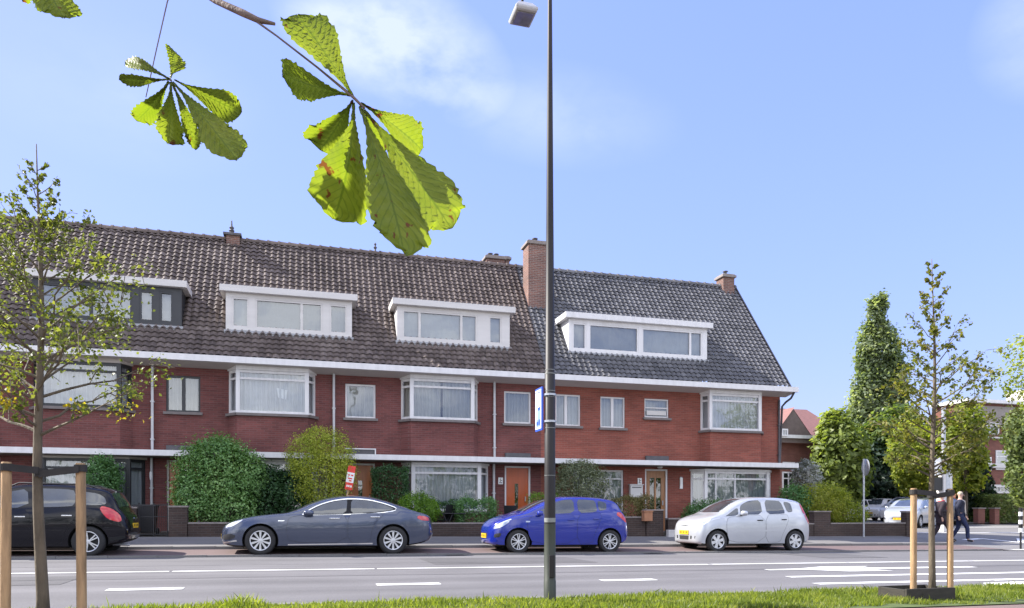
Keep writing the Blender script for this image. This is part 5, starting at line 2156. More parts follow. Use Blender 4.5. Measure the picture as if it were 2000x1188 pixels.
def young_tree(label, base, H, lean, r0, crown_z, prof, nb, leaves_per, size, seed, mats, yellow_below=None, dens=None, lw=(1, 1.1, .75, .3, .15)):
    rng = np.random.default_rng(seed)
    root = thing('young_street_tree', label, 'tree')
    tb = MB()
    path, rad = [], []
    for i in range(13):
        t = i / 12
        z = base.z - .05 + (H + .05) * t
        x = base.x + lean[0] * t + .02 * math.sin(t * 9 + seed)
        y = base.y + lean[1] * t + .015 * math.sin(t * 7 + 1)
        path.append((x, y, z))
        rad.append(max(.004, r0 * (1 - t) ** .8 * (1 if t > .02 else 1.15)))
    tb.tube(path, rad, 10)
    tr = tb.build('trunk', M['bark_young'], root, smooth=180)
    br = MB()
    pts = {0: [], 1: []}
    for i in range(nb):
        u = (i + .5) / nb
        u = u ** (dens or 1.0)
        z = crown_z[0] + (crown_z[1] - crown_z[0]) * u
        t = (z - base.z) / H
        k = min(11, int(t * 12))
        f = t * 12 - k
        p0 = Vector(path[k]).lerp(Vector(path[k + 1]), f)
        az = i * 2.39996 + rng.uniform(-.5, .5)
        ln = float(np.interp(u, [q[0] for q in prof], [q[1] for q in prof])) * rng.uniform(.65, 1.12)
        el = R(rng.uniform(22, 50)) * (.55 + .8 * u)
        d = Vector((math.cos(az) * math.cos(el), math.sin(az) * math.cos(el), math.sin(el)))
        P = [p0]
        for s in range(1, 6):
            dd = (d + Vector((rng.normal() * .16, rng.normal() * .16, .05 * s * (u + .2) + rng.normal() * .08))).normalized()
            P.append(P[-1] + dd * ln / 5)
        rb = max(.004, rad[k] * .42)
        br.tube([tuple(q) for q in P], [rb * (1 - .15 * s) * (1 if s < 5 else .5) for s in range(6)], 5)
        for s in range(2, 6):
            for q in range(int(rng.integers(1, 4))):
                sd = (d + Vector(rng.normal(size=3)) * .75).normalized()
                sl = ln * rng.uniform(.12, .30)
                e = P[s] + sd * sl
                br.tube([tuple(P[s]), tuple(P[s] + sd * sl * .5 + Vector((0, 0, .01))), tuple(e)], [rb * .35, rb * .25, .0025], 4)
                kk = max(1, int(leaves_per * rng.uniform(.4, 1.6) * float(np.interp(u, [0, .25, .5, .8, 1], lw))))
                cl = np.array(P[s] + sd * sl * .75) + rng.normal(size=(kk, 3)) * sl * .26
                yl = yellow_below is not None and e.z < yellow_below + rng.normal() * .12
                pts[1 if yl else 0].append(cl)
    br.build('branches', M['bark_young'], root)
    for j, nm in ((0, 'crown'), (1, 'yellowing_leaves')):
        if pts[j]:
            P = np.concatenate(pts[j])
            P[:, 2] -= size * .3
            V = leaf_quads(rng, P, size, .35, .72, .4)
            npmesh(nm, V, LM[mats[j]], root)
    return root


def stakes(label, pts, zb, h, wdt, board, seed, strap_r=.032, tilt=0.0, trunk=None):
    root = thing('tree_support', label, 'tree stakes')
    for i, (x, y) in enumerate(pts):
        mb = MB()
        s = (-1, 1)[i]
        mb.tube([(x, y, zb - .05), (x + s * tilt * .5, y, zb + h * .5), (x + s * tilt, y, zb + h - .012), (x + s * tilt, y, zb + h)], [wdt, wdt * .98, wdt * .97, wdt * .86], 14)
        mb.build('stake', M['stake'], root, smooth=35)
    # rubber strap looped from stake to stake round the trunk
    (xa, ya), (xb, yb) = pts
    st = MB()
    zz = zb + h - .045
    d = Vector((xb - xa, yb - ya)).normalized()
    nn = Vector((d.y, -d.x))
    tx, ty = trunk
    for (p, q, dz0, dz1) in (((xa - tilt, ya), (tx, ty), 0, -.02), ((tx, ty), (xb + tilt, yb), -.05, -.01)):
        p, q = Vector(p), Vector(q)
        for sg in (-1,):
            a = p + nn * (wdt + .006)
            b = q + nn * .05
            vs = []
            for v, dz in ((a, dz0), (b, dz1)):
                vs += [(v.x, v.y, zz + dz - .03), (v.x, v.y, zz + dz + .03), (v.x + nn.x * .012, v.y + nn.y * .012, zz + dz + .03), (v.x + nn.x * .012, v.y + nn.y * .012, zz + dz - .03)]
            st.add(vs, [(0, 1, 5, 4), (1, 2, 6, 5), (2, 3, 7, 6), (3, 0, 4, 7), (0, 3, 2, 1), (4, 5, 6, 7)])
    for (x, y), s in zip(pts, (-1, 1)):
        st.lathe([(wdt + .002, zz - .03), (wdt + .012, zz - .03), (wdt + .012, zz + .03), (wdt + .002, zz + .03)], (x + s * tilt, y, 0), 'Z', 14)
    st.lathe([(.045, zz - .07), (.056, zz - .07), (.056, zz + .0), (.045, zz + .0)], (tx, ty, 0), 'Z', 14)
    st.build('rubber_strap', M['rubber'], root)
    if board:
        x0, x1, y0, z0, z1 = board
        bd = MB()
        bd.box(x0, x1, y0, y0 + .035, z0, z1)
        bd.box(x0, x0 + .035, y0 + .036, y0 + .42, z0, z1 - .01)
        bd.box(x1 - .035, x1, y0 + .036, y0 + .42, z0, z1 - .01)
        bd.box(x0, x1, y0 + .421, y0 + .456, z0, z1 - .004)
        bd.build('edge_board', M['board'], root, bevel=.004)
    return root


tl = at(80, 1000, 7.28)
zl = gz(tl.x, tl.y)
young_tree('leafy young street tree between two stakes at the left edge', Vector((tl.x, tl.y, zl)), 4.2, (-.02, .0), .052, (1.66, 3.98),
           [(0, .85), (.12, 1.15), (.35, 1.02), (.55, .72), (.75, .34), (1, .10)], 56, 20, .037, 71, ('young', 'yellowing'), yellow_below=1.86, dens=1.0)
pa, pb = at(10, 1000, 7.15), at(160, 1000, 7.15)
stakes('pair of pine stakes with black strap round the left street tree', [(pa.x, pa.y), (pb.x, pb.y)], zl, 1.42 - zl, .040, (pa.x - .25, pb.x + .07, 6.98, zl - .06, zl + .155), 1, trunk=(tl.x, tl.y), tilt=-.01)
tr_ = at(1820, 1000, 7.48)
zr_ = gz(tr_.x, tr_.y)
young_tree('slender sparse young street tree between two stakes on the right', Vector((tr_.x, tr_.y, zr_)), 4.28, (.03, .0), .043, (1.45, 4.15),
           [(0, .66), (.12, .86), (.35, .74), (.6, .46), (.8, .22), (1, .07)], 62, 12, .046, 83, ('brownish', 'yellowing'), yellow_below=None, dens=1.25, lw=(1.7, 1.25, .65, .32, .22))
pa, pb = at(1784, 1000, 7.38), at(1856, 1000, 7.38)
stakes('pair of pine stakes with black strap and edge board round the right street tree', [(pa.x, pa.y), (pb.x, pb.y)], zr_, 1.29 - zr_, .038, (at(1771, 1000, 7.2).x, at(1866, 1000, 7.2).x, 7.2, zr_ - .05, zr_ + .165), 2, trunk=(tr_.x, tr_.y), tilt=-.005)


# --- the row of trees on the near side of the road, behind the camera (seen only in reflections)
def tree_belt():
    rng = np.random.default_rng(90)
    ells = []
    for x in np.arange(-44, 60, 6.5):
        ells.append((x + rng.uniform(-1, 1), -25 + rng.uniform(-2, 2), 4.6 + rng.uniform(-.6, .8), 3.1, 2.6, 3.0 + rng.uniform(-.4, .9)))
        ells.append((x + 3, -28, 2.0, 3.2, 1.6, 2.2))
    P, D = shell_points(rng, ells, 16000, 16, .12, .4, floor=0)
    V = leaf_quads(rng, P, .55, .5, .6, out=D)
    o = npmesh('tree_belt', V, LM['tree_green'])
    tag(o, 'belt of park trees on the near side of the road, behind the viewer', 'tree belt', kind='stuff')


tree_belt()
# ------------------------------------------------------------------ garden walls, gate, small garden things
def garden_wall(label, segs, Y=22.3, t=.22):
    """segs: (px0, px1, py_top) with the foot on the pavement"""
    root = thing('garden_wall', label, 'wall')
    for i, (a, b, top) in enumerate(segs):
        x0, x1 = X_(a, Y), X_(b, Y)
        zc = Y / ray((a + b) / 2, 1000).y
        zt = 1 + (1000 - top) * zc / F
        zb = gz((x0 + x1) / 2, Y) - .1
        pier = (x1 - x0) < .75
        mb = MB()
        e = .03 if pier else 0
        mb.box(x0 + .002, x1 - .002, Y - t / 2 - e, Y + t / 2 + e, zb, zt - .05)
        w = mb.build('pier' if pier else 'wall_face', M['brick_dark'], root)
        c = MB()
        c.box(x0 - (.02 if pier else -.003), x1 + (.02 if pier else -.003), Y - t / 2 - e - .02, Y + t / 2 + e + .02, zt - .048, zt)
        c.build('coping', M['cap'], w, bevel=.008)
    return root


garden_wall('low dark brick garden wall left of the black gate', [(40, 235, 1013), (236, 268, 990)])
garden_wall('low dark brick garden wall with a tall pier right of the black gate', [(331, 367, 988), (368, 560, 1020), (561, 700, 1020)])
garden_wall('low dark brick garden wall behind the gap between saloon and blue car', [(740, 975, 1021), (976, 992, 1005)])
garden_wall('low dark brick garden wall with entrance piers at the wooden door', [(1085, 1205, 1015), (1206, 1258, 1009), (1259, 1292, 995)])
garden_wall('low dark brick garden wall with a white stone step beside it', [(1302, 1345, 1012), (1346, 1560, 1022)])
garden_wall('long dark brick garden wall right of the white car, ending at the side street', [(1562, 1584, 1022), (1585, 1617, 998), (1618, 1764, 1021), (1765, 1782, 998)])
a, b = at(1304, 1046, 22.05), at(1331, 1035, 22.05)
st = MB()
st.box(a.x, b.x, 21.98, 22.17, gz(a.x, 22.1) + .0, b.z)
tag(st.build('stone_step', M['white_trim'], bevel=.01), 'white painted stone step on the pavement behind the white car', 'step')

# iron gate with garden fence between the two left garden walls
g = thing('garden_gate', 'black iron garden gate between two brick walls by the orange door', 'gate')
x0, x1 = X_(270, 22.3), X_(330, 22.3)
zt, zb = 1 + 14 * .0137, gz(x0, 22.3) + .12
fr = MB()
for z in (zb + .04, (zb + zt) / 2 + .1, zt):
    fr.box(x0 + .02, x1 - .02, 22.285, 22.305, z - .012, z + .012)
for x in (x0 + .02, (x0 + x1) / 2, x1 - .04):
    fr.box(x - .014, x + .014, 22.28, 22.31, zb, zt + .06)
fr.build('gate_frame', M['black_iron'], g)
bars = MB()
n = 16
for i in range(1, n):
    x = x0 + (x1 - x0) * i / n
    bars.box(x - .005, x + .005, 22.29, 22.30, zb + .05, zt - .01)
bars.build('bars', M['black_iron'], g)
# wheeled bin
wb = thing('wheeled_bin', 'black wheeled bin behind the black garden gate', 'bin')
xc, yc = X_(285, 23.0), 23.0
z0 = gz(xc, yc) + .09
mb = MB()
mb.add([(xc - .22, yc - .25, z0 + .08), (xc + .22, yc - .25, z0 + .08), (xc + .22, yc + .25, z0 + .08), (xc - .22, yc + .25, z0 + .08),
        (xc - .28, yc - .32, z0 + .82), (xc + .28, yc - .32, z0 + .82), (xc + .28, yc + .32, z0 + .82), (xc - .28, yc + .32, z0 + .82)],
       [(0, 3, 2, 1), (4, 5, 6, 7), (0, 1, 5, 4), (1, 2, 6, 5), (2, 3, 7, 6), (3, 0, 4, 7)])
mb.build('bin_body', M['plastic_dark'], wb, bevel=.02)
mb = MB()
mb.box(xc - .30, xc + .30, yc - .34, yc + .34, z0 + .822, z0 + .87)
mb.tube([(xc - .25, yc + .38, z0 + .85), (xc + .25, yc + .38, z0 + .85)], .015, 8)
mb.build('lid', M['plastic_dark'], wb)
for s in (-1, 1):
    mb = MB()
    mb.lathe([(0, -.03), (.1, -.03), (.1, .03), (0, .03)], (xc + s * .25, yc + .28, z0 + .1), 'X', 16)
    mb.build('wheel', M['tyre'], wb)
# garden table and chairs
gt = thing('garden_table', 'black folding garden table in front of the low green hedge', 'table')
xa, xb, yc = X_(862, 22.75), X_(906, 22.75), 22.75
z0 = gz(xa, yc) + .09
mb = MB()
mb.box(xa + .05, xb, yc - .25, yc + .25, z0 + .68, z0 + .705)
mb.build('tabletop', M['black_iron'], gt, bevel=.006)
for (p, q) in (((xa + .02, xa + .32)), ((xa + .32, xa + .02))):
    mb = MB()
    mb.tube([(p, yc - .2, z0), (q, yc - .2, z0 + .68)], .013, 8)
    mb.tube([(p, yc + .2, z0), (q, yc + .2, z0 + .68)], .013, 8)
    mb.build('leg', M['black_iron'], gt)
mb = MB()
mb.tube([(xb - .04, yc - .2, z0), (xb - .04, yc - .2, z0 + .68)], .013, 8)
mb.tube([(xb - .04, yc + .2, z0), (xb - .04, yc + .2, z0 + .68)], .013, 8)
mb.build('leg', M['black_iron'], gt)


def chair(label, x, y, m, rot):
    c = thing('garden_chair', label, 'chair', (x, y, gz(x, y) + .09))
    c.rotation_euler = (0, 0, rot)
    mb = MB()
    mb.box(-.22, .22, -.22, .22, .43, .46)
    mb.build('seat', m, c, bevel=.01)
    mb = MB()
    mb.add([(-.22, .22, .46), (.22, .22, .46), (.22, .34, .95), (-.22, .34, .95), (-.22, .245, .46), (.22, .245, .46), (.22, .365, .95), (-.22, .365, .95)],
           [(0, 1, 2, 3), (7, 6, 5, 4), (0, 4, 5, 1), (1, 5, 6, 2), (2, 6, 7, 3), (3, 7, 4, 0)])
    mb.build('backrest', m, c)
    for sx in (-1, 1):
        for sy in (-1, 1):
            mb = MB()
            mb.tube([(sx * .2, sy * .2, .43), (sx * .23, sy * .24, 0)], .013, 8)
            mb.build('leg', M['black_iron'], c)
    for sx in (-1, 1):
        mb = MB()
        mb.tube([(sx * .24, -.2, .43), (sx * .25, -.18, .65), (sx * .25, .26, .68)], .012, 8)
        mb.build('armrest', M['black_iron'], c)


chair('dark blue grey garden chair in front of the red orange door', X_(1002, 23.3), 23.3, M['dark_frame'], R(150))
chair('black garden chair with light armrests behind the garden table', X_(866, 23.25), 23.25, M['plastic_dark'], R(215))
# for sale board by the orange door
sb = thing('sale_board', 'tilted red and white for sale board sticking out of the yellow green shrub', 'sign')
p0, p1 = at(677, 957, 22.9), at(691, 910, 22.9)
cx, cz, hh, ww = (p0.x + p1.x) / 2, (p0.z + p1.z) / 2, abs(p1.z - p0.z) / 2, .115
sb.location = (cx, 22.9, cz)
sb.rotation_euler = (0, R(9), R(10))
for nm, z0, z1, m in (('red_panel', hh * .45, hh, 'red_sign'), ('white_panel', -hh * .4, hh * .45, 'paper'), ('red_panel', -hh, -hh * .4, 'red_sign')):
    mb = MB()
    mb.box(-ww, ww, -.012, .012, z0 + .001, z1 - .001)
    mb.build(nm, M[m], sb)
mb = MB()
for zz, xa, xb in ((hh * .22, -.08, -.02), (hh * .22, .01, .08), (-.02, -.07, .06), (-hh * .24, -.03, .05)):
    mb.box(xa, xb, -.0155, -.0125, zz - .02, zz + .02)
mb.build('lettering', M['red_sign'], sb)
mb = MB()
for xa, xb in ((-.08, -.045), (-.03, .02), (.035, .08)):
    mb.box(xa, xb, -.0155, -.0125, -hh * .78, -hh * .62)
mb.build('lettering', M['paper'], sb)
mb = MB()
mb.box(-.02, .02, .014, .05, -hh - .75, hh * .6)
mb.build('post', M['stake'], sb)
# terracotta tub at the planter
tub = thing('plant_tub', 'square terracotta tub standing on the brick planter by the wooden door', 'plant pot')
M['terracotta'] = pmat('terracotta', (0.36, 0.17, 0.09), 0.8, 0.15, 6)
a, b = at(1256, 1018, 22.05), at(1272, 1000, 22.05)
mb = MB()
mb.box(a.x, b.x, 21.95, 22.16, a.z, b.z)
mb.build('pot', M['terracotta'], tub, bevel=.01)
mb = MB()
mb.box(a.x - .02, b.x + .02, 21.93, 22.18, b.z + .001, b.z + .04)
mb.build('rim', M['terracotta'], tub, bevel=.008)

# ------------------------------------------------------------------ street lamp with parking sign
M['pole_upper'] = pmat('dark_brown_grey_pole', (0.024, 0.022, 0.022), 0.5, 0.2, 4, stretch=(1, 1, .3), spec=.25)
M['pole_lower'] = pmat('dark_green_pole', (0.026, 0.032, 0.021), 0.5, 0.3, 5, stretch=(1, 1, .4))
M['tape'] = pmat('worn_grey_band', (0.20, 0.21, 0.20), 0.55, 0.25, 14)
LX, LY = 2.80, 8.14
lz = gz(LX, LY)
lamp = thing('street_lamp', 'tall dark street lamp with a small grey head, standing on the verge', 'street lamp')
mb = MB()
mb.tube([(LX, LY, lz - .1), (LX, LY, .20), (LX, LY, .205), (LX, LY, .86)], [.072, .071, .0675, .0665], 20)
mb.build('pole_foot', M['pole_lower'], lamp, smooth=50)
mb = MB()
mb.tube([(LX, LY, .861), (LX, LY, 2.62), (LX, LY, 2.625), (LX, LY, 4.3), (LX, LY, 5.6), (LX, LY, 6.96), (LX, LY, 7.85)], [.0650, .0605, .0545, .0435, .0345, .0255, .021], 20)
mb.build('pole', M['pole_upper'], lamp, smooth=50)
for z, r, h in ((.88, .0655, .05), (1.42, .0642, .006), (2.40, .0616, .008), (2.33, .0618, .005), (2.60, .0612, .010), (2.645, .0552, .008), (1.97, .0630, .008)):
    mb = MB()
    mb.lathe([(r - .004, z), (r + .0012, z), (r + .0012, z + h), (r - .004, z + h)], (LX, LY, 0), 'Z', 20)
    mb.build('band', M['tape'], lamp, smooth=50)
mb = MB()
mb.box(LX - .032, LX + .032, LY - .082, LY - .06, .24, .50)
mb.build('service_hatch', M['pole_upper'], lamp, bevel=.006)
pts = []
for i in range(9):
    a = math.pi / 2 * i / 8
    pts.append((LX, LY + .55 * (1 - math.cos(a)), 7.84 + .38 * math.sin(a)))
pts += [(LX, LY + .85, 8.16), (LX, LY + 1.0, 8.02), (LX, LY + 1.08, 7.82), (LX, LY + 1.12, 7.62)]
mb = MB()
mb.tube(pts, .02, 10)
mb.build('arm', M['pole_upper'], lamp, smooth=60)
hd = MB()
hx, hy, hz_ = LX + .02, LY + 1.13, 7.47
hv = []
for z, sx, sy in ((0, .135, .17), (.03, .15, .185), (.05, .15, .185), (.135, .095, .12)):
    hv += [(hx - sx, hy - sy, hz_ + z), (hx + sx, hy - sy, hz_ + z), (hx + sx, hy + sy, hz_ + z), (hx - sx, hy + sy, hz_ + z)]
hf = [(3, 2, 1, 0), (12, 13, 14, 15)]
for k in range(3):
    for i in range(4):
        j = (i + 1) % 4
        hf.append((k * 4 + i, k * 4 + j, k * 4 + 4 + j, k * 4 + 4 + i))
hd.add(hv, hf)
M['lamp_shell'] = pmat('pale_grey_lamp_shell', (0.42, 0.42, 0.43), 0.45, 0.1, 8)
h_ = hd.build('lamp_head', M['lamp_shell'], lamp, bevel=.012)
gl = MB()
gl.box(hx - .11, hx + .11, hy - .13, hy + .13, hz_ - .018, hz_ - .001)
gl.build('lamp_glass', pmat('dull_lamp_glass', (0.16, 0.15, 0.16), 0.2, 0.2, 9, coat=.6), h_)

ps = thing('parking_sign', 'blue and white sign panel bolted to the side of the street lamp', 'sign')
sx = LX - .078
y0, y1, z0, z1 = LY + .0, LY + .25, 1.95, 2.455
mb = MB()
mb.box(sx - .02, sx, y0, y1, z0, z1)
mb.build('panel', M['blue_sign'], ps, bevel=.004)
mb = MB()
w = .022
for b_ in ((y0 + .024, y1 - .024, z1 - .024 - w, z1 - .024), (y0 + .024, y1 - .024, z0 + .024, z0 + .024 + w), (y0 + .024, y0 + .024 + w, z0 + .05, z1 - .05), (y1 - .024 - w, y1 - .024, z0 + .05, z1 - .05)):
    mb.box(sx - .0235, sx - .0205, *b_)
mb.build('border', M['paper'], ps)
mb = MB()
mb.box(sx - .0225, sx - .0205, y0 + .05, y1 - .05, z0 + .05, z0 + .24)
mb.build('lower_field', M['blue_sign_light'], ps)
mb = MB()
ym, yb_ = y1 - .075, y1 - .14
mb.box(sx - .0245, sx - .0215, ym - .025, ym + .02, z0 + .14, z1 - .06)
mb.box(sx - .0245, sx - .0215, ym - .10, ym - .0251, z1 - .10, z1 - .06)
mb.box(sx - .0245, sx - .0215, ym - .10, ym - .07, z1 - .19, z1 - .1001)
mb.box(sx - .0245, sx - .0215, ym - .10, ym - .0251, z1 - .23, z1 - .1901)
mb.build('letter', M['paper'], ps)
mb = MB()
mb.box(sx - .0250, sx - .0226, y0 + .06, y0 + .11, z0 + .07, z0 + .13)
mb.box(sx - .0250, sx - .0226, y1 - .12, y1 - .06, z0 + .07, z0 + .11)
mb.build('pictogram', M['blue_sign'], ps)
mb = MB()
for z in (2.05, 2.36):
    mb.lathe([(.066, z - .012), (.074, z - .012), (.074, z + .012), (.066, z + .012)], (LX, LY, 0), 'Z', 18)
mb.build('clamp', M['steel'], ps)

# ------------------------------------------------------------------ round sign seen from behind, banded post
rs = thing('road_sign', 'round road sign on a thin grey post, seen from behind, by the brick wall', 'road sign')
x, y = X_(1687, 21.9), 21.9
rs.location = (x, y, gz(x, y) + .1)
rs.rotation_euler = (0, 0, R(-17))
mb = MB()
mb.tube([(0, 0, -.1), (0, 0, 2.78)], .034, 12)
mb.build('post', M['steel'], rs, smooth=50)
mb = MB()
mb.lathe([(0, .055), (.29, .055), (.30, .06), (.30, .075), (0, .075)], (0, 0, 2.48), 'X', 32)
mb.build('sign_disc', M['steel'], rs, smooth=40)
mb = MB()
mb.box(-.045, .052, -.05, .05, 2.40, 2.43)
mb.build('bracket', M['steel'], rs)
mb = MB()
mb.box(-.045, .052, -.05, .05, 2.55, 2.58)
mb.build('bracket', M['steel'], rs)
bp = thing('banded_post', 'black and white banded post at the right edge of the road', 'bollard')
x, y = X_(1993.5, 18.3), 18.3
z = gz(x, y)
mb = MB()
mb.tube([(x, y, z - .1), (x, y, z + .55)], .03, 12)
mb.build('post', M['black'], bp, smooth=50)
zz = z + .55
for i in range(6):
    mb = MB()
    mb.tube([(x, y, zz + .001), (x, y, zz + .129)], .058, 16)
    mb.build('white_band' if i % 2 == 0 else 'black_band', M['paper'] if i % 2 == 0 else M['black'], bp, smooth=50)
    zz += .13

# ------------------------------------------------------------------ column with boards behind the right tree
nc = thing('notice_column', 'pale grey mast with stacked white boards behind the right street tree', 'mast')
Zc = 33
a, b = atz(1843, 1000, Zc), atz(1866, 1000, Zc)
zb_ = gz(a.x, a.y)
zt = 1 + 118 * Zc / F
y = a.y
mb = MB()
mb.box(a.x, b.x, y, y + .4, zb_ - .1, zt)
mb.build('cabinet', M['white_trim'], nc, bevel=.02)
mb = MB()
mb.box(a.x + .14, b.x - .14, y - .012, y - .001, zb_ + .3, zt - .25)
mb.build('panel', M['steel'], nc)
mb = MB()
mb.tube([((a.x + b.x) / 2 - .05, y + .2, zt + .001), ((a.x + b.x) / 2 - .05, y + .2, 1 + 205 * Zc / F)], .09, 12)
mb.build('mast', M['steel'], nc, smooth=50)
for i in range(3):
    c0, c1 = atz(1823, 929 - i * 13, Zc), atz(1841, 917.5 - i * 13, Zc)
    mb = MB()
    mb.box(c0.x, a.x - .01, y + .1, y + .14, c0.z, c1.z)
    mb.build('board', M['paper'], nc, bevel=.004)
c0, c1 = atz(1822, 958, Zc), atz(1836, 932, Zc)
mb = MB()
mb.box(c0.x, a.x - .012, y + .05, y + .3, c0.z, c1.z)
mb.build('signal_box', M['black'], nc, bevel=.01)

# ------------------------------------------------------------------ buildings beyond
gh = thing('gabled_house', 'distant brown brick gabled house beyond the end of the terrace', 'house')
Yg = 40.0
x0, x1 = X_(1490, Yg), X_(1650, Yg)
zb_ = gz(x0, Yg) - .2
ze = 1 + 148 * 46.9 / F
zr = 8.15
mb = MB()
mb.box(x0, x1, Yg, Yg + 8, zb_, ze)
mb.build('wall', M['brick_back'], gh)
M['tile_red'] = pmat('dull_red_roof_tiles', (0.185, 0.088, 0.078), 0.8, 0.2, 6, stretch=(1, 1, 3))
mb = MB()
mb.add([(x0 - .2, Yg - .3, ze), (x1 + .2, Yg - .3, ze), (x1 + .2, Yg + 4, zr), (x0 - .2, Yg + 4, zr), (x0 - .2, Yg + 8.3, ze), (x1 + .2, Yg + 8.3, ze)],
       [(0, 1, 2, 3), (3, 2, 5, 4), (0, 3, 4), (1, 5, 2)])
gr = mb.build('roof', M['tile_red'], gh)
gxm, gw = X_(1549, Yg - .6), 1.75
mb = MB()
yf = Yg - .55
zp = 1 + 202 * (yf / ray(1547, 1000).y) / F
mb.add([(gxm - gw, yf, ze - .5), (gxm + gw, yf, ze - .5), (gxm, yf, zp), (gxm - gw, yf + 4.4, ze - .5), (gxm + gw, yf + 4.4, ze - .5), (gxm, yf + 4.4, zp)],
       [(0, 3, 4, 1), (3, 5, 4)])
mb.build('cross_gable', M['brick_back'], gh)
mb = MB()
mb.add([(gxm - gw, yf, ze - .5), (gxm + gw, yf, ze - .5), (gxm, yf, zp)], [(0, 1, 2)])
mb.build('gable_face', pmat('brown_tile_hanging', (0.13, 0.10, 0.09), .85, .15, 5), gh)
mb = MB()
mb.add([(gxm - gw - .15, yf - .2, ze - .62), (gxm, yf - .2, zp + .06), (gxm, yf + 4.5, zp + .06), (gxm - gw - .15, yf + 4.5, ze - .62)], [(0, 1, 2, 3)])
mb.add([(gxm + gw + .05, yf - .0, ze - .5), (gxm, yf - .0, zp + .05), (gxm, yf + 4.5, zp + .05), (gxm + gw + .05, yf + 4.5, ze - .5)], [(3, 2, 1, 0)])
mb.build('gable_roof', M['tile_red'], gh)
mb = MB()
mb.box(x0, x1, Yg - .7, Yg - .31, ze - .22, ze - .02)
mb.build('gutter', M['white'], gh)


def plain_window(parent, px0, px1, py0, py1, Y, bars=1, m='white', trans=True, glass='glass_dark', cur='curtain'):
    a, b = at(px0, py1, Y), at(px1, py0, Y)
    fr = MB()
    w = .09
    A, B = (a.x, Y), (b.x, Y)
    fr.segbox(A, B, a.z, a.z + w, .002, .07)
    fr.segbox(A, B, b.z - w, b.z, .002, .07)
    fr.segbox(A, (a.x + w, Y), a.z + w, b.z - w, .002, .07)
    fr.segbox((b.x - w, Y), B, a.z + w, b.z - w, .002, .07)
    for i in range(bars):
        xc = a.x + (b.x - a.x) * (i + 1) / (bars + 1)
        fr.segbox((xc - w * .35, Y), (xc + w * .35, Y), a.z + w, b.z - w, .003, .066)
    if trans:
        zc = a.z + (b.z - a.z) * .68
        fr.segbox((a.x + w, Y), (b.x - w, Y), zc - w * .35, zc + w * .35, .004, .062)
    f = fr.build('window', M[m], parent)
    p = MB()
    p.quad((a.x + .01, Y - .03, a.z + .01), (b.x - .01, Y - .03, a.z + .01), (b.x - .01, Y - .03, b.z - .01), (a.x + .01, Y - .03, b.z - .01))
    p.build('pane', M[glass], f)
    c = MB()
    c.quad((a.x + .01, Y - .012, a.z + .01), (b.x - .01, Y - .012, a.z + .01), (b.x - .01, Y - .012, b.z - .01), (a.x + .01, Y - .012, b.z - .01))
    c.build('curtain', M[cur], f)  # some windows get a dark sheet here, painting in an unlit room
    return f


plain_window(gh, 1527, 1551, 922, 962, Yg, 1, cur='dark_room')
plain_window(gh, 1528, 1552, 903, 914, Yg, 2, trans=False, cur='dark_room')
plain_window(gh, 1556, 1568, 903, 930, Yg, 1, cur='blind')
plain_window(gh, 1526, 1538, 838, 852, Yg - .72, 1, trans=False, cur='blind_light')

ab = thing('apartment_block', 'flat roofed brick apartment block with white windows at the right edge', 'building')
Ya = 39.0
x0, x1 = X_(1887, Ya), X_(2095, Ya)
zc_ = Ya / ray(1940, 1000).y
zb_ = gz(40, Ya) - .2
zt = 1 + 211 * zc_ / F
mb = MB()
mb.box(x0, x1, Ya, Ya + 2.5, zb_, zt)
mb.build('wall', M['brick_back'], ab)
zu0, zu1 = 1 + 145 * zc_ / F, 1 + 206 * zc_ / F
mb = MB()
mb.box(x0 - .003, x1 + .003, Ya - .06, Ya - .002, zu0 + .9, zu1)
mb.build('cladding', pmat('grey_brown_cladding', (0.27, 0.24, 0.22), .85, .12, 3), ab)
mb = MB()
mb.box(x0 - .25, x1 + .25, Ya - .35, Ya + 2.7, zt + .002, zt + .22)
mb.build('roof_edge', M['white'], ab)
mb = MB()
c0 = at(1975, 788, Ya + 2)
mb.box(c0.x, c0.x + 4, Ya + 1, Ya + 2.4, zt + .2, zt + 1.3)
mb.build('roof_house', M['soffit'], ab)
for z, h in ((1 + 94 * zc_ / F, .28), (1 + 170 * zc_ / F, .14), (1 + 146 * zc_ / F, .10), (1 + 53 * zc_ / F, .18), (1 + 40 * zc_ / F, .12)):
    mb = MB()
    mb.box(x0 + 1.0, x1, Ya - .22, Ya - .001, z - h, z)
    mb.build('concrete_band', M['white_trim'], ab)
plain_window(ab, 1922, 1950, 826, 848, Ya, 1, trans=False)
plain_window(ab, 1960, 1982, 824, 845, Ya, 1, trans=False)
plain_window(ab, 1917, 1935, 893, 919, Ya, 0, trans=False, cur='dark_room')
plain_window(ab, 1944, 1986, 881, 918, Ya, 1)
plain_window(ab, 1995, 2020, 826, 848, Ya, 1, trans=False)
plain_window(ab, 1994, 2030, 881, 918, Ya, 1)
plain_window(ab, 1938, 1978, 950, 964, Ya, 2, trans=False, cur='dark_room')
for i, (p0_, p1_, lab) in enumerate(((1866, 1872, 'first'), (1911, 1928, 'second'), (1943, 1955, 'third'))):
    a, b = atz(p0_, 1018, 43.5), atz(p1_, 994, 43.5)
    mb = MB()
    mb.box(a.x, b.x, a.y, a.y + .35, gz(a.x, a.y) - .1, b.z)
    w_ = mb.build('gate_pier', M['brick_back'], None)
    tag(w_, ('brick pier just right of the walking man', 'wide brick pier left of the tall clipped hedge', 'brick pier between the two clipped hedges')[i], 'pier', 'brick piers across the side street')
    mb = MB()
    mb.box(a.x - .05, b.x + .05, a.y - .05, a.y + .4, b.z + .001, b.z + .07)
    mb.build('coping', M['cap'], w_)
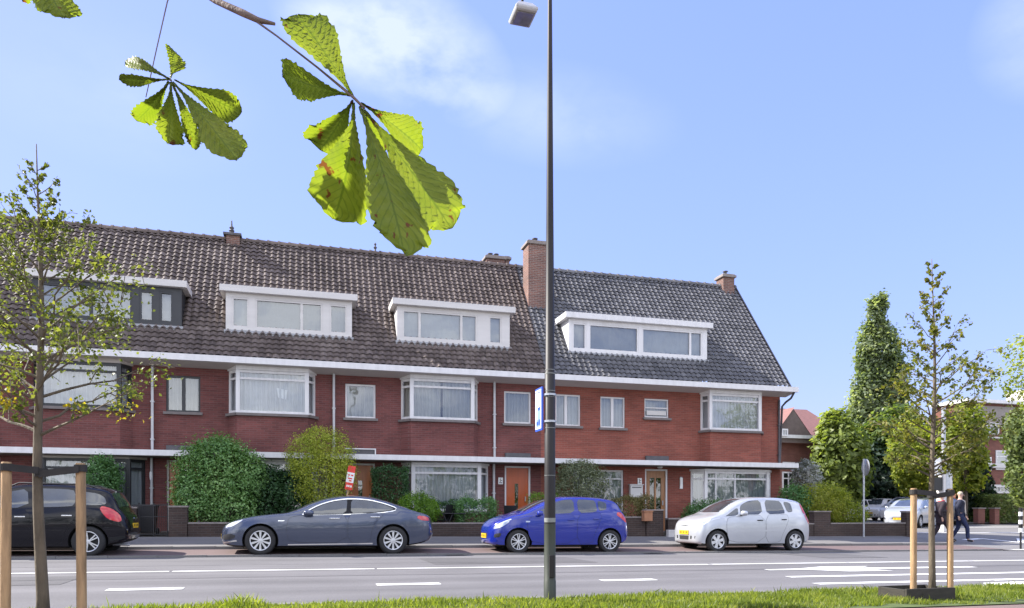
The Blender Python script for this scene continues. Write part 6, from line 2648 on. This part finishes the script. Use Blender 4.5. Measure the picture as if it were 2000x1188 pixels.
sheet('far_pavement', 34, 70, [34.0, 35.5], 0.06, M['paving'])

# ------------------------------------------------------------------ cars parked in the side street


def side_car(src, label, px, Zc, rot, pm):
    c = copy_tree(src)
    c['label'] = label
    c['group'] = 'cars parked beyond the brick wall'
    p = atz(px, 1000, Zc)
    c.location = (p.x, p.y, gz(p.x, p.y) + .02)
    c.rotation_euler = (0, 0, rot)
    if pm is not None:
        done = {}

        def rec(o):
            if o.type == 'MESH' and o.data.materials and o.data.materials[0] in (P_WHITE, P_BLUE, P_BLACK, P_GREY):
                if o.data.name not in done:
                    me = o.data.copy()
                    me.materials[0] = pm
                    done[o.data.name] = me
                o.data = done[o.data.name]
            for ch in o.children:
                rec(ch)
        rec(c)
    return c


cars = {o['label'].split()[0]: o for o in bpy.data.objects if o.name.startswith('parked_car')}
side_car(cars['bright'], 'white hatchback parked beyond the wall, left of the round sign post', 1640, 50, R(20), P_WHITE2)
side_car(cars['silver'], 'white car parked beyond the wall, right of the round sign post', 1697, 50, R(28), P_WHITE2)
side_car(cars['black'], 'tall white people carrier parked behind the left pine stake', 1738, 47, R(22), P_WHITE2)
side_car(cars['bright'], 'silver hatchback nearest the walking pair, behind the pine stakes', 1755, 37, R(30), P_SILVER)
side_car(cars['black'], 'dark people carrier parked behind the walking woman', 1790, 40, R(24), None)

# ------------------------------------------------------------------ chestnut branch hanging into the frame
M['chestnut'] = None


def chestnut_mat():
    m, N, L, B = base_mat('chestnut_leaf')
    tc = N.new('ShaderNodeTexCoord')
    uv = N.new('ShaderNodeUVMap')
    nz = N.new('ShaderNodeTexNoise')
    nz.inputs['Scale'].default_value = 9
    nz.inputs['Detail'].default_value = 4
    L.new(tc.outputs['Object'], nz.inputs['Vector'])
    rp = N.new('ShaderNodeValToRGB')
    e = rp.color_ramp.elements
    e[0].position, e[1].position = .25, .8
    e[0].color = (.14, .205, .014, 1)
    e[1].color = (.25, .30, .035, 1)
    L.new(nz.outputs['Fac'], rp.inputs['Fac'])
    # veins run obliquely from the midrib (uv: x = -1..1 across, y = 0..1 along)
    sp = N.new('ShaderNodeSeparateXYZ')
    L.new(uv.outputs[0], sp.inputs[0])
    ab_ = N.new('ShaderNodeMath')
    ab_.operation = 'ABSOLUTE'
    L.new(sp.outputs['X'], ab_.inputs[0])
    ph = N.new('ShaderNodeMath')
    ph.operation = 'MULTIPLY_ADD'
    L.new(ab_.outputs[0], ph.inputs[0])
    ph.inputs[1].default_value = -.22
    L.new(sp.outputs['Y'], ph.inputs[2])
    sn = N.new('ShaderNodeMath')
    sn.operation = 'MULTIPLY'
    L.new(ph.outputs[0], sn.inputs[0])
    sn.inputs[1].default_value = 88.0
    s2 = N.new('ShaderNodeMath')
    s2.operation = 'SINE'
    L.new(sn.outputs[0], s2.inputs[0])
    mr = N.new('ShaderNodeMapRange')
    mr.inputs['From Min'].default_value = .80
    mr.inputs['From Max'].default_value = 1.0
    mr.inputs['To Min'].default_value = 0
    mr.inputs['To Max'].default_value = .55
    L.new(s2.outputs[0], mr.inputs['Value'])
    md = N.new('ShaderNodeMapRange')
    md.inputs['From Min'].default_value = .02
    md.inputs['From Max'].default_value = .055
    md.inputs['To Min'].default_value = .7
    md.inputs['To Max'].default_value = 0
    L.new(ab_.outputs[0], md.inputs['Value'])
    mxm = N.new('ShaderNodeMath')
    mxm.operation = 'MAXIMUM'
    L.new(mr.outputs[0], mxm.inputs[0])
    L.new(md.outputs[0], mxm.inputs[1])
    vmix = N.new('ShaderNodeMixRGB')
    L.new(mxm.outputs[0], vmix.inputs['Fac'])
    L.new(rp.outputs['Color'], vmix.inputs['Color1'])
    vmix.inputs['Color2'].default_value = (.085, .14, .012, 1)
    # brown blotches
    n2 = N.new('ShaderNodeTexNoise')
    n2.inputs['Scale'].default_value = 26
    n2.inputs['Detail'].default_value = 3
    L.new(tc.outputs['Object'], n2.inputs['Vector'])
    m2 = N.new('ShaderNodeMapRange')
    m2.inputs['From Min'].default_value = .655
    m2.inputs['From Max'].default_value = .69
    L.new(n2.outputs['Fac'], m2.inputs['Value'])
    bm_ = N.new('ShaderNodeMixRGB')
    L.new(m2.outputs[0], bm_.inputs['Fac'])
    L.new(vmix.outputs['Color'], bm_.inputs['Color1'])
    bm_.inputs['Color2'].default_value = (.14, .05, .012, 1)
    L.new(bm_.outputs['Color'], B.inputs['Base Color'])
    B.inputs['Roughness'].default_value = .45
    tr = N.new('ShaderNodeBsdfTranslucent')
    br_ = N.new('ShaderNodeMixRGB')
    br_.blend_type = 'MULTIPLY'
    br_.inputs['Fac'].default_value = 1
    L.new(bm_.outputs['Color'], br_.inputs['Color1'])
    br_.inputs['Color2'].default_value = (1.3, 1.3, .7, 1)
    L.new(br_.outputs['Color'], tr.inputs['Color'])
    mx = N.new('ShaderNodeMixShader')
    mx.inputs['Fac'].default_value = .6
    L.new(B.outputs[0], mx.inputs[1])
    L.new(tr.outputs[0], mx.inputs[2])
    L.new(mx.outputs[0], N['Material Output'].inputs['Surface'])
    return m


M['chestnut'] = chestnut_mat()


def leaflet(parent, b, t, wpx, Zb, Zt, roll, seed, droop=.10, ragged=.5, ro_min=False):
    if roll == 'dark':
        roll, ro_min = None, True
    rng = random.Random(seed)
    P0, P1 = atz(b[0], b[1], Zb), atz(t[0], t[1], Zt)
    ax = P1 - P0
    ln = ax.length
    ax.normalize()
    view = (P0 - Vector((0, 0, 1))).normalized()
    ac = ax.cross(view).normalized()
    nm = ac.cross(ax).normalized()
    if nm.dot(view) > 0:
        nm = -nm
    if roll is None:
        best = (min if ro_min else max)((R(q) for q in range(-38, 39, 4)), key=lambda q: abs((nm * math.cos(q) - ac * math.sin(q)).dot(SUN_DIR)))
        roll = best + R(rng.uniform(-9, 9))
    ac2 = (ac * math.cos(roll) + nm * math.sin(roll)).normalized()
    nm2 = (nm * math.cos(roll) - ac * math.sin(roll)).normalized()
    wid = wpx * (Zb + Zt) / 2 / F / max(.35, math.cos(roll)) / 2
    NU, NV = 40, 14
    curl = rng.uniform(-.5, .9)
    twist = rng.uniform(-.35, .35)
    droop = rng.uniform(.02, .22)
    blunt = rng.random() < .45
    vs, uvs, fs = [], [], []
    prof = smooth_tab([(0, .03), (.12, .06), (.3, .30), (.5, .68), (.66, .96), (.78, 1.0), (.89, .76), (.96, .42), (1, .06)])
    tearL, tearR = rng.uniform(.55, .95), rng.uniform(.55, .95)
    for i in range(NU + 1):
        u = i / NU
        w = prof(u) * wid
        for j in range(NV + 1):
            s = 2 * j / NV - 1
            ed = abs(s)
            ww = w
            if ed > .99:
                ww = w * (1 + (.022 if i % 2 else -.018) + rng.uniform(-.045, .03))
                tear = tearL if s < 0 else tearR
                if abs(u - tear) < .05:
                    ww *= 1 - .35 * ragged * rng.random()
            x = s * ww
            if blunt and u > .9:
                ww = max(ww, prof(.9) * wid * (.72 + .2 * math.sin(s * 9 + seed)) * (1 if ed < .99 else .95))
            along = u * ln + ed * w * .28 * (1 if u < .9 else .3)
            pleat = .0045 * math.sin((u - .22 * ed) * 88 + .6) * min(1, ed * 4) * (1 - .3 * ed)
            fold = -.34 * ed * ww + (.22 + .25 * curl * u) * ed * ed * ww + twist * s * ww * u
            dr = -droop * ln * (u - .3) ** 2
            p = P0 + ax * along + ac2 * x + nm2 * (pleat - fold * .8 + dr)
            vs.append(tuple(p))
            uvs.append((s, u))
    for i in range(NU):
        for j in range(NV):
            a = i * (NV + 1) + j
            fs.append((a, a + NV + 1, a + NV + 2, a + 1))
    mb = MB()
    mb.add(vs, fs)
    o = mb.build('leaflet', M['chestnut'], parent, smooth=180)
    uvl = o.data.uv_layers.new(name='UVMap')
    for l in o.data.loops:
        uvl.data[l.index].uv = uvs[l.vertex_index]
    return o


cb_ = thing('chestnut_branch', 'chestnut branch with large sunlit serrated leaves hanging into the top left', 'tree branch')
ZL = 1.75
bo = MB()
bo.tube([tuple(atz(-420, -330, 2.1)), tuple(atz(-100, -220, 2.0)), tuple(atz(250, -150, 1.9)), tuple(atz(620, -190, 1.85))], [.03, .024, .018, .008], 10)
bo.build('bough', M['twig'], cb_, smooth=180)
tw = MB()
tw.tube([tuple(atz(250, -150, 1.9)), tuple(atz(345, -50, 1.85)), tuple(atz(422, 2, 1.8)), tuple(atz(475, 26, ZL)), tuple(atz(505, 40, ZL)), tuple(atz(537, 47, ZL))], [.012, .010, .0075, .0085, .0070, .0035], 8)
tw.build('twig', M['twig'], cb_, smooth=180)
pt = MB()
pt.tube([tuple(atz(488, 33, ZL)), tuple(atz(540, 70, ZL)), tuple(atz(620, 132, ZL)), tuple(atz(690, 190, ZL)), tuple(atz(712, 212, ZL))], [.0028, .0022, .0024, .0036, .003], 6)
pt.build('leaf_stalk', M['twig'], cb_, smooth=180)
pt = MB()
pt.tube([tuple(atz(348, -52, 1.87)), tuple(atz(327, 3, 1.86)), tuple(atz(306, 95, 1.85)), tuple(atz(296, 140, 1.84)), tuple(atz(285, 190, 1.83))], [.003, .0016, .0014, .0014, .0010], 6)
pt.tube([tuple(atz(298, 133, 1.845)), tuple(atz(318, 148, 1.80)), tuple(atz(334, 157, ZL))], [.0014, .0016, .0026], 6)
pt.build('leaf_stalk', M['twig'], cb_, smooth=180)
for k, (b, t, w, z0, z1, ro) in enumerate((
        ((690, 188), (583, 24), 104, 1.75, 1.70, None), ((686, 188), (548, 152), 66, 1.75, 1.80, None),
        ((690, 196), (628, 296), 90, 1.75, 1.80, None), ((694, 200), (672, 424), 102, 1.75, 1.72, None),
        ((704, 206), (800, 488), 118, 1.75, 1.70, None), ((712, 214), (886, 442), 112, 1.77, 1.84, None),
        ((706, 200), (832, 288), 66, 1.77, 1.92, 'dark'), ((708, 212), (752, 300), 42, 1.79, 1.88, None))):
    leaflet(cb_, b, t, w, z0, z1, ro, 300 + k)
for k, (b, t, w, z0, z1, ro) in enumerate((
        ((333, 153), (346, 100), 40, 1.75, 1.80, None), ((331, 153), (239, 109), 24, 1.75, 1.80, None),
        ((330, 156), (231, 158), 24, 1.75, 1.78, None), ((331, 160), (272, 242), 50, 1.75, 1.78, None),
        ((334, 160), (331, 280), 44, 1.75, 1.72, None), ((336, 160), (390, 288), 32, 1.76, 1.80, None),
        ((338, 160), (464, 306), 66, 1.75, 1.72, None), ((340, 156), (470, 222), 54, 1.75, 1.80, None))):
    leaflet(cb_, b, t, w, z0, z1, ro, 400 + k, ragged=1.0)
leaflet(cb_, (60, -70), (124, 30), 74, 1.8, 1.78, None, 500)
leaflet(cb_, (60, -70), (20, -12), 60, 1.8, 1.82, None, 501)
pt = MB()
pt.tube([tuple(atz(60, -70, 1.8)), tuple(atz(20, -140, 1.9)), tuple(atz(-60, -205, 1.97))], [.0025, .002, .004], 6)
pt.build('leaf_stalk', M['twig'], cb_, smooth=180)

# ------------------------------------------------------------------ two pedestrians


def skin_mesh(name, V, E, Rr, m, parent, sub=2):
    me = bpy.data.meshes.new(name)
    me.from_pydata([tuple(v) for v in V], E, [])
    o = bpy.data.objects.new(name, me)
    COL.objects.link(o)
    sk = o.modifiers.new('skin', 'SKIN')
    sk.use_smooth_shade = True
    for i, r in enumerate(Rr):
        rr = r if hasattr(r, '__len__') else (r, r)
        me.skin_vertices[0].data[i].radius = rr
        me.skin_vertices[0].data[i].use_root = (i == 0)
    sb_ = o.modifiers.new('sub', 'SUBSURF')
    sb_.levels = sub
    dg = bpy.context.evaluated_depsgraph_get()
    nm = bpy.data.meshes.new_from_object(o.evaluated_get(dg))
    o.modifiers.clear()
    o.data = nm
    nm.materials.clear()
    nm.materials.append(m)
    nm.polygons.foreach_set('use_smooth', [True] * len(nm.polygons))
    o.parent = parent
    return o


M['skin'] = pmat('skin', (0.55, 0.34, 0.26), .55, .06, 12)
M['navy'] = pmat('navy_wool', (0.012, 0.015, 0.035), .85, .25, 30)
M['navy_trousers'] = pmat('navy_cotton', (0.016, 0.024, 0.07), .85, .2, 25)
M['plum'] = pmat('dark_plum_wool', (0.022, 0.014, 0.020), .85, .25, 30)
M['shirt'] = pmat('pale_shirt', (0.55, 0.48, 0.42), .8, .08, 20)
M['scarf'] = pmat('red_scarf', (0.32, 0.02, 0.04), .85, .2, 30)
M['hair_fair'] = pmat('fair_grey_hair', (0.40, 0.33, 0.25), .7, .3, 40)
M['hair_white'] = pmat('light_hair', (0.5, 0.47, 0.44), .7, .2, 40)
M['shoe'] = pmat('black_leather', (0.012, 0.011, 0.011), .4, .2, 20)


def person(label, x, y, h, face, coat, trous, hair, stride, long_coat, extras, head_turn=0.0):
    root = thing('person', label, 'person', (x, y, gz(x, y) + .012), group=None)
    k = h / 1.75
    f = Vector((math.cos(face), math.sin(face), 0))
    r = Vector((f.y, -f.x, 0))

    def P(a, b, z):
        return r * (a * k) + f * (b * k) + Vector((0, 0, z * k))
    s = stride
    # legs: left forward, right back
    hip = {1: P(.09, 0, .92), -1: P(-.09, 0, .92)}
    kn = {1: P(.09, .10 + s * .30, .50), -1: P(-.09, .06 - s * .28, .50)}
    an = {1: P(.09, s * .62, .085), -1: P(-.09, -s * .70, .13)}
    to = {1: P(.11, s * .62 + .17, .035), -1: P(-.11, -s * .70 + .16, .035)}
    sh = {1: P(.185, -.01, 1.42), -1: P(-.185, -.01, 1.42)}
    el = {1: P(.25, -.05 - s * .30, 1.14), -1: P(-.25, -.02 + s * .28, 1.14)}
    wr = {1: P(.24, .02 - s * .30, .90), -1: P(-.24, .10 + s * .30, .91)}
    V = [P(0, 0, .95), P(0, .0, 1.12), P(0, .0, 1.30), P(0, -.01, 1.44), P(0, 0, 1.52), P(0, .015, 1.60), P(0, .02, 1.675), P(0, .005, 1.725)]
    Rr = [(.13, .105), (.125, .10), (.15, .105), (.09, .07), .052, (.066, .078), (.074, .092), (.055, .07)]
    E = [(i, i + 1) for i in range(7)]
    for sg in (1, -1):
        b = len(V)
        V += [hip[sg], kn[sg], an[sg], to[sg]]
        Rr += [.088, .055, .04, .032]
        E += [(0, b), (b, b + 1), (b + 1, b + 2), (b + 2, b + 3)]
        b = len(V)
        V += [sh[sg], el[sg], wr[sg]]
        Rr += [.055, .042, .028]
        E += [(3, b), (b, b + 1), (b + 1, b + 2)]
        # palm, fingers and thumb
        d = (wr[sg] - el[sg]).normalized()
        pm_ = wr[sg] + d * .055 * k
        V.append(pm_)
        Rr.append((.030, .018))
        E.append((b + 2, b + 3))
        for q, (off, ln) in enumerate(((-.024, .060), (-.008, .070), (.008, .066), (.024, .052))):
            c = len(V)
            V += [pm_ + f * off * k + d * .035 * k, pm_ + f * (off * 1.1) * k + d * (.035 + ln * .55) * k - r * sg * .004, pm_ + f * (off * 1.1) * k + d * (.03 + ln) * k - r * sg * .016 * k]
            Rr += [.0085, .008, .0065]
            E += [(b + 3, c), (c, c + 1), (c + 1, c + 2)]
        c = len(V)
        V += [wr[sg] + d * .03 * k + f * .03 * k, wr[sg] + d * .065 * k + f * .042 * k]
        Rr += [.010, .0075]
        E += [(b + 3, c), (c, c + 1)]
    # nose
    ht = Matrix.Rotation(head_turn, 3, 'Z')
    fh = ht @ f
    rh = ht @ r
    hc = P(0, .02, 1.64)
    body = skin_mesh('body', V, E, Rr, M['skin'], root)
    fm = MB()
    for sg in (1, -1):
        e_ = hc + fh * .082 * k + rh * sg * .031 * k + Vector((0, 0, .015 * k))
        fm.lathe([(0, -.010), (.008, -.006), (.0105, 0), (.008, .006), (0, .010)], tuple(e_), 'Z', 8)
    mo = hc + fh * .080 * k + Vector((0, 0, -.052 * k))
    fm.tube([tuple(mo - rh * .024), tuple(mo + fh * .006), tuple(mo + rh * .024)], .006, 6)
    fm.build('eyes_and_mouth', M['shoe'], body)
    nm_ = MB()
    n0 = hc + fh * .078 * k + Vector((0, 0, .02 * k))
    nm_.tube([tuple(n0), tuple(n0 + fh * .028 - Vector((0, 0, .035))), tuple(n0 + fh * .004 - Vector((0, 0, .046)))], [.008, .014, .008], 8)
    for sg in (1, -1):
        e_ = hc + rh * sg * .078 * k - fh * .01
        nm_.tube([tuple(e_ + Vector((0, 0, .028))), tuple(e_ + rh * sg * .014), tuple(e_ - Vector((0, 0, .03)))], [.008, .014, .007], 6)
    nm_.build('nose_and_ears', M['skin'], body, smooth=180)
    # hair: cap over the skull
    hm = MB()

    def hair_fn(u, v):
        a, b = u * R(108), 2 * math.pi * v
        rad = .092 if math.cos(b) < .1 or a < R(58) else .083
        return tuple(hc + Vector((0, 0, .045 * k)) + (fh * (math.sin(a) * math.cos(b) * rad - .012) + rh * math.sin(a) * math.sin(b) * .082) * k + Vector((0, 0, math.cos(a) * .088 * k)))
    hm.grid(hair_fn, 8, 16)
    hm.build('hair', M[hair], root, smooth=180)
    # trousers
    TV = [P(0, 0, .97)]
    TR = [(.14, .115)]
    TE = []
    for sg in (1, -1):
        b = len(TV)
        TV += [hip[sg], (hip[sg] + kn[sg]) / 2, kn[sg], (kn[sg] + an[sg]) / 2, an[sg] + Vector((0, 0, .01))]
        TR += [.108, .092, .076, .068, .062]
        TE += [(0, b)] + [(b + i, b + i + 1) for i in range(4)]
    skin_mesh('trousers', TV, TE, TR, M[trous], root)
    for sg in (1, -1):
        d = (to[sg] - an[sg])
        skin_mesh('shoe', [an[sg] + Vector((0, 0, -.01)) - f * .03, an[sg] + d * .55 + Vector((0, 0, -.01)), to[sg]], [(0, 1), (1, 2)], [.052, .046, .034], M['shoe'], root)
    # coat
    CV = [P(0, 0, .95), P(0, 0, 1.12), P(0, 0, 1.30), P(0, -.01, 1.43), P(0, -.01, 1.49)]
    CR = [(.185, .15), (.17, .14), (.185, .135), (.12, .09), (.075, .07)]
    CE = [(0, 1), (1, 2), (2, 3), (3, 4)]
    low = .62 if long_coat else .80
    CV.append(P(0, 0, low))
    CR.append((.20, .165))
    CE.append((0, 5))
    for sg in (1, -1):
        b = len(CV)
        CV += [sh[sg], el[sg], wr[sg]]
        CR += [.085, .068, .055]
        CE += [(3, b), (b, b + 1), (b + 1, b + 2)]
    skin_mesh('coat', CV, CE, CR, M[coat], root)
    if 'shirt' in extras:
        skin_mesh('shirt', [P(0, .13, 1.46), P(0, .145, 1.30), P(0, .155, 1.12), P(0, .165, .96)], [(0, 1), (1, 2), (2, 3)], [(.045, .03), (.04, .03), (.03, .03), (.022, .03)], M['shirt'], root)
        cm = MB()
        for sg in (1, -1):
            q = P(sg * .05, .075, 1.47)
            cm.tube([tuple(q), tuple(P(sg * .035, .12, 1.43))], [.016, .01], 6)
        cm.build('collar', M['paper'], root)
    if 'scarf' in extras:
        sc_ = []
        for i in range(11):
            a = 2 * math.pi * i / 10
            sc_.append(tuple(P(.085 * math.sin(a), .01 + .08 * math.cos(a), 1.485 + .02 * math.cos(a))))
        cm = MB()
        cm.tube(sc_, .036, 8)
        cm.tube([tuple(P(.02, .10, 1.46)), tuple(P(.03, .16, 1.3)), tuple(P(.03, .165, 1.08))], [.045, .045, .04], 8)
        cm.build('scarf', M['scarf'], root, smooth=180)
    return root


pm1 = atz(1875, 1000, 26.4)
person('man in a dark navy coat and pale shirt walking on the corner pavement', pm1.x, pm1.y, 1.78, R(-38), 'navy', 'navy_trousers', 'hair_fair', .36, False, ('shirt',), R(-25))
pm2 = atz(1838, 1000, 26.0)
person('woman in a dark coat and red scarf walking behind the right pine stake', pm2.x, pm2.y, 1.70, R(-14), 'plum', 'plum', 'hair_white', .46, True, ('scarf',), R(-20))
gully('iron drain grate in the gutter between saloon and blue car', X_(890, 17.68))
gully('iron drain grate in the gutter between blue and white cars', X_(1275, 17.68))
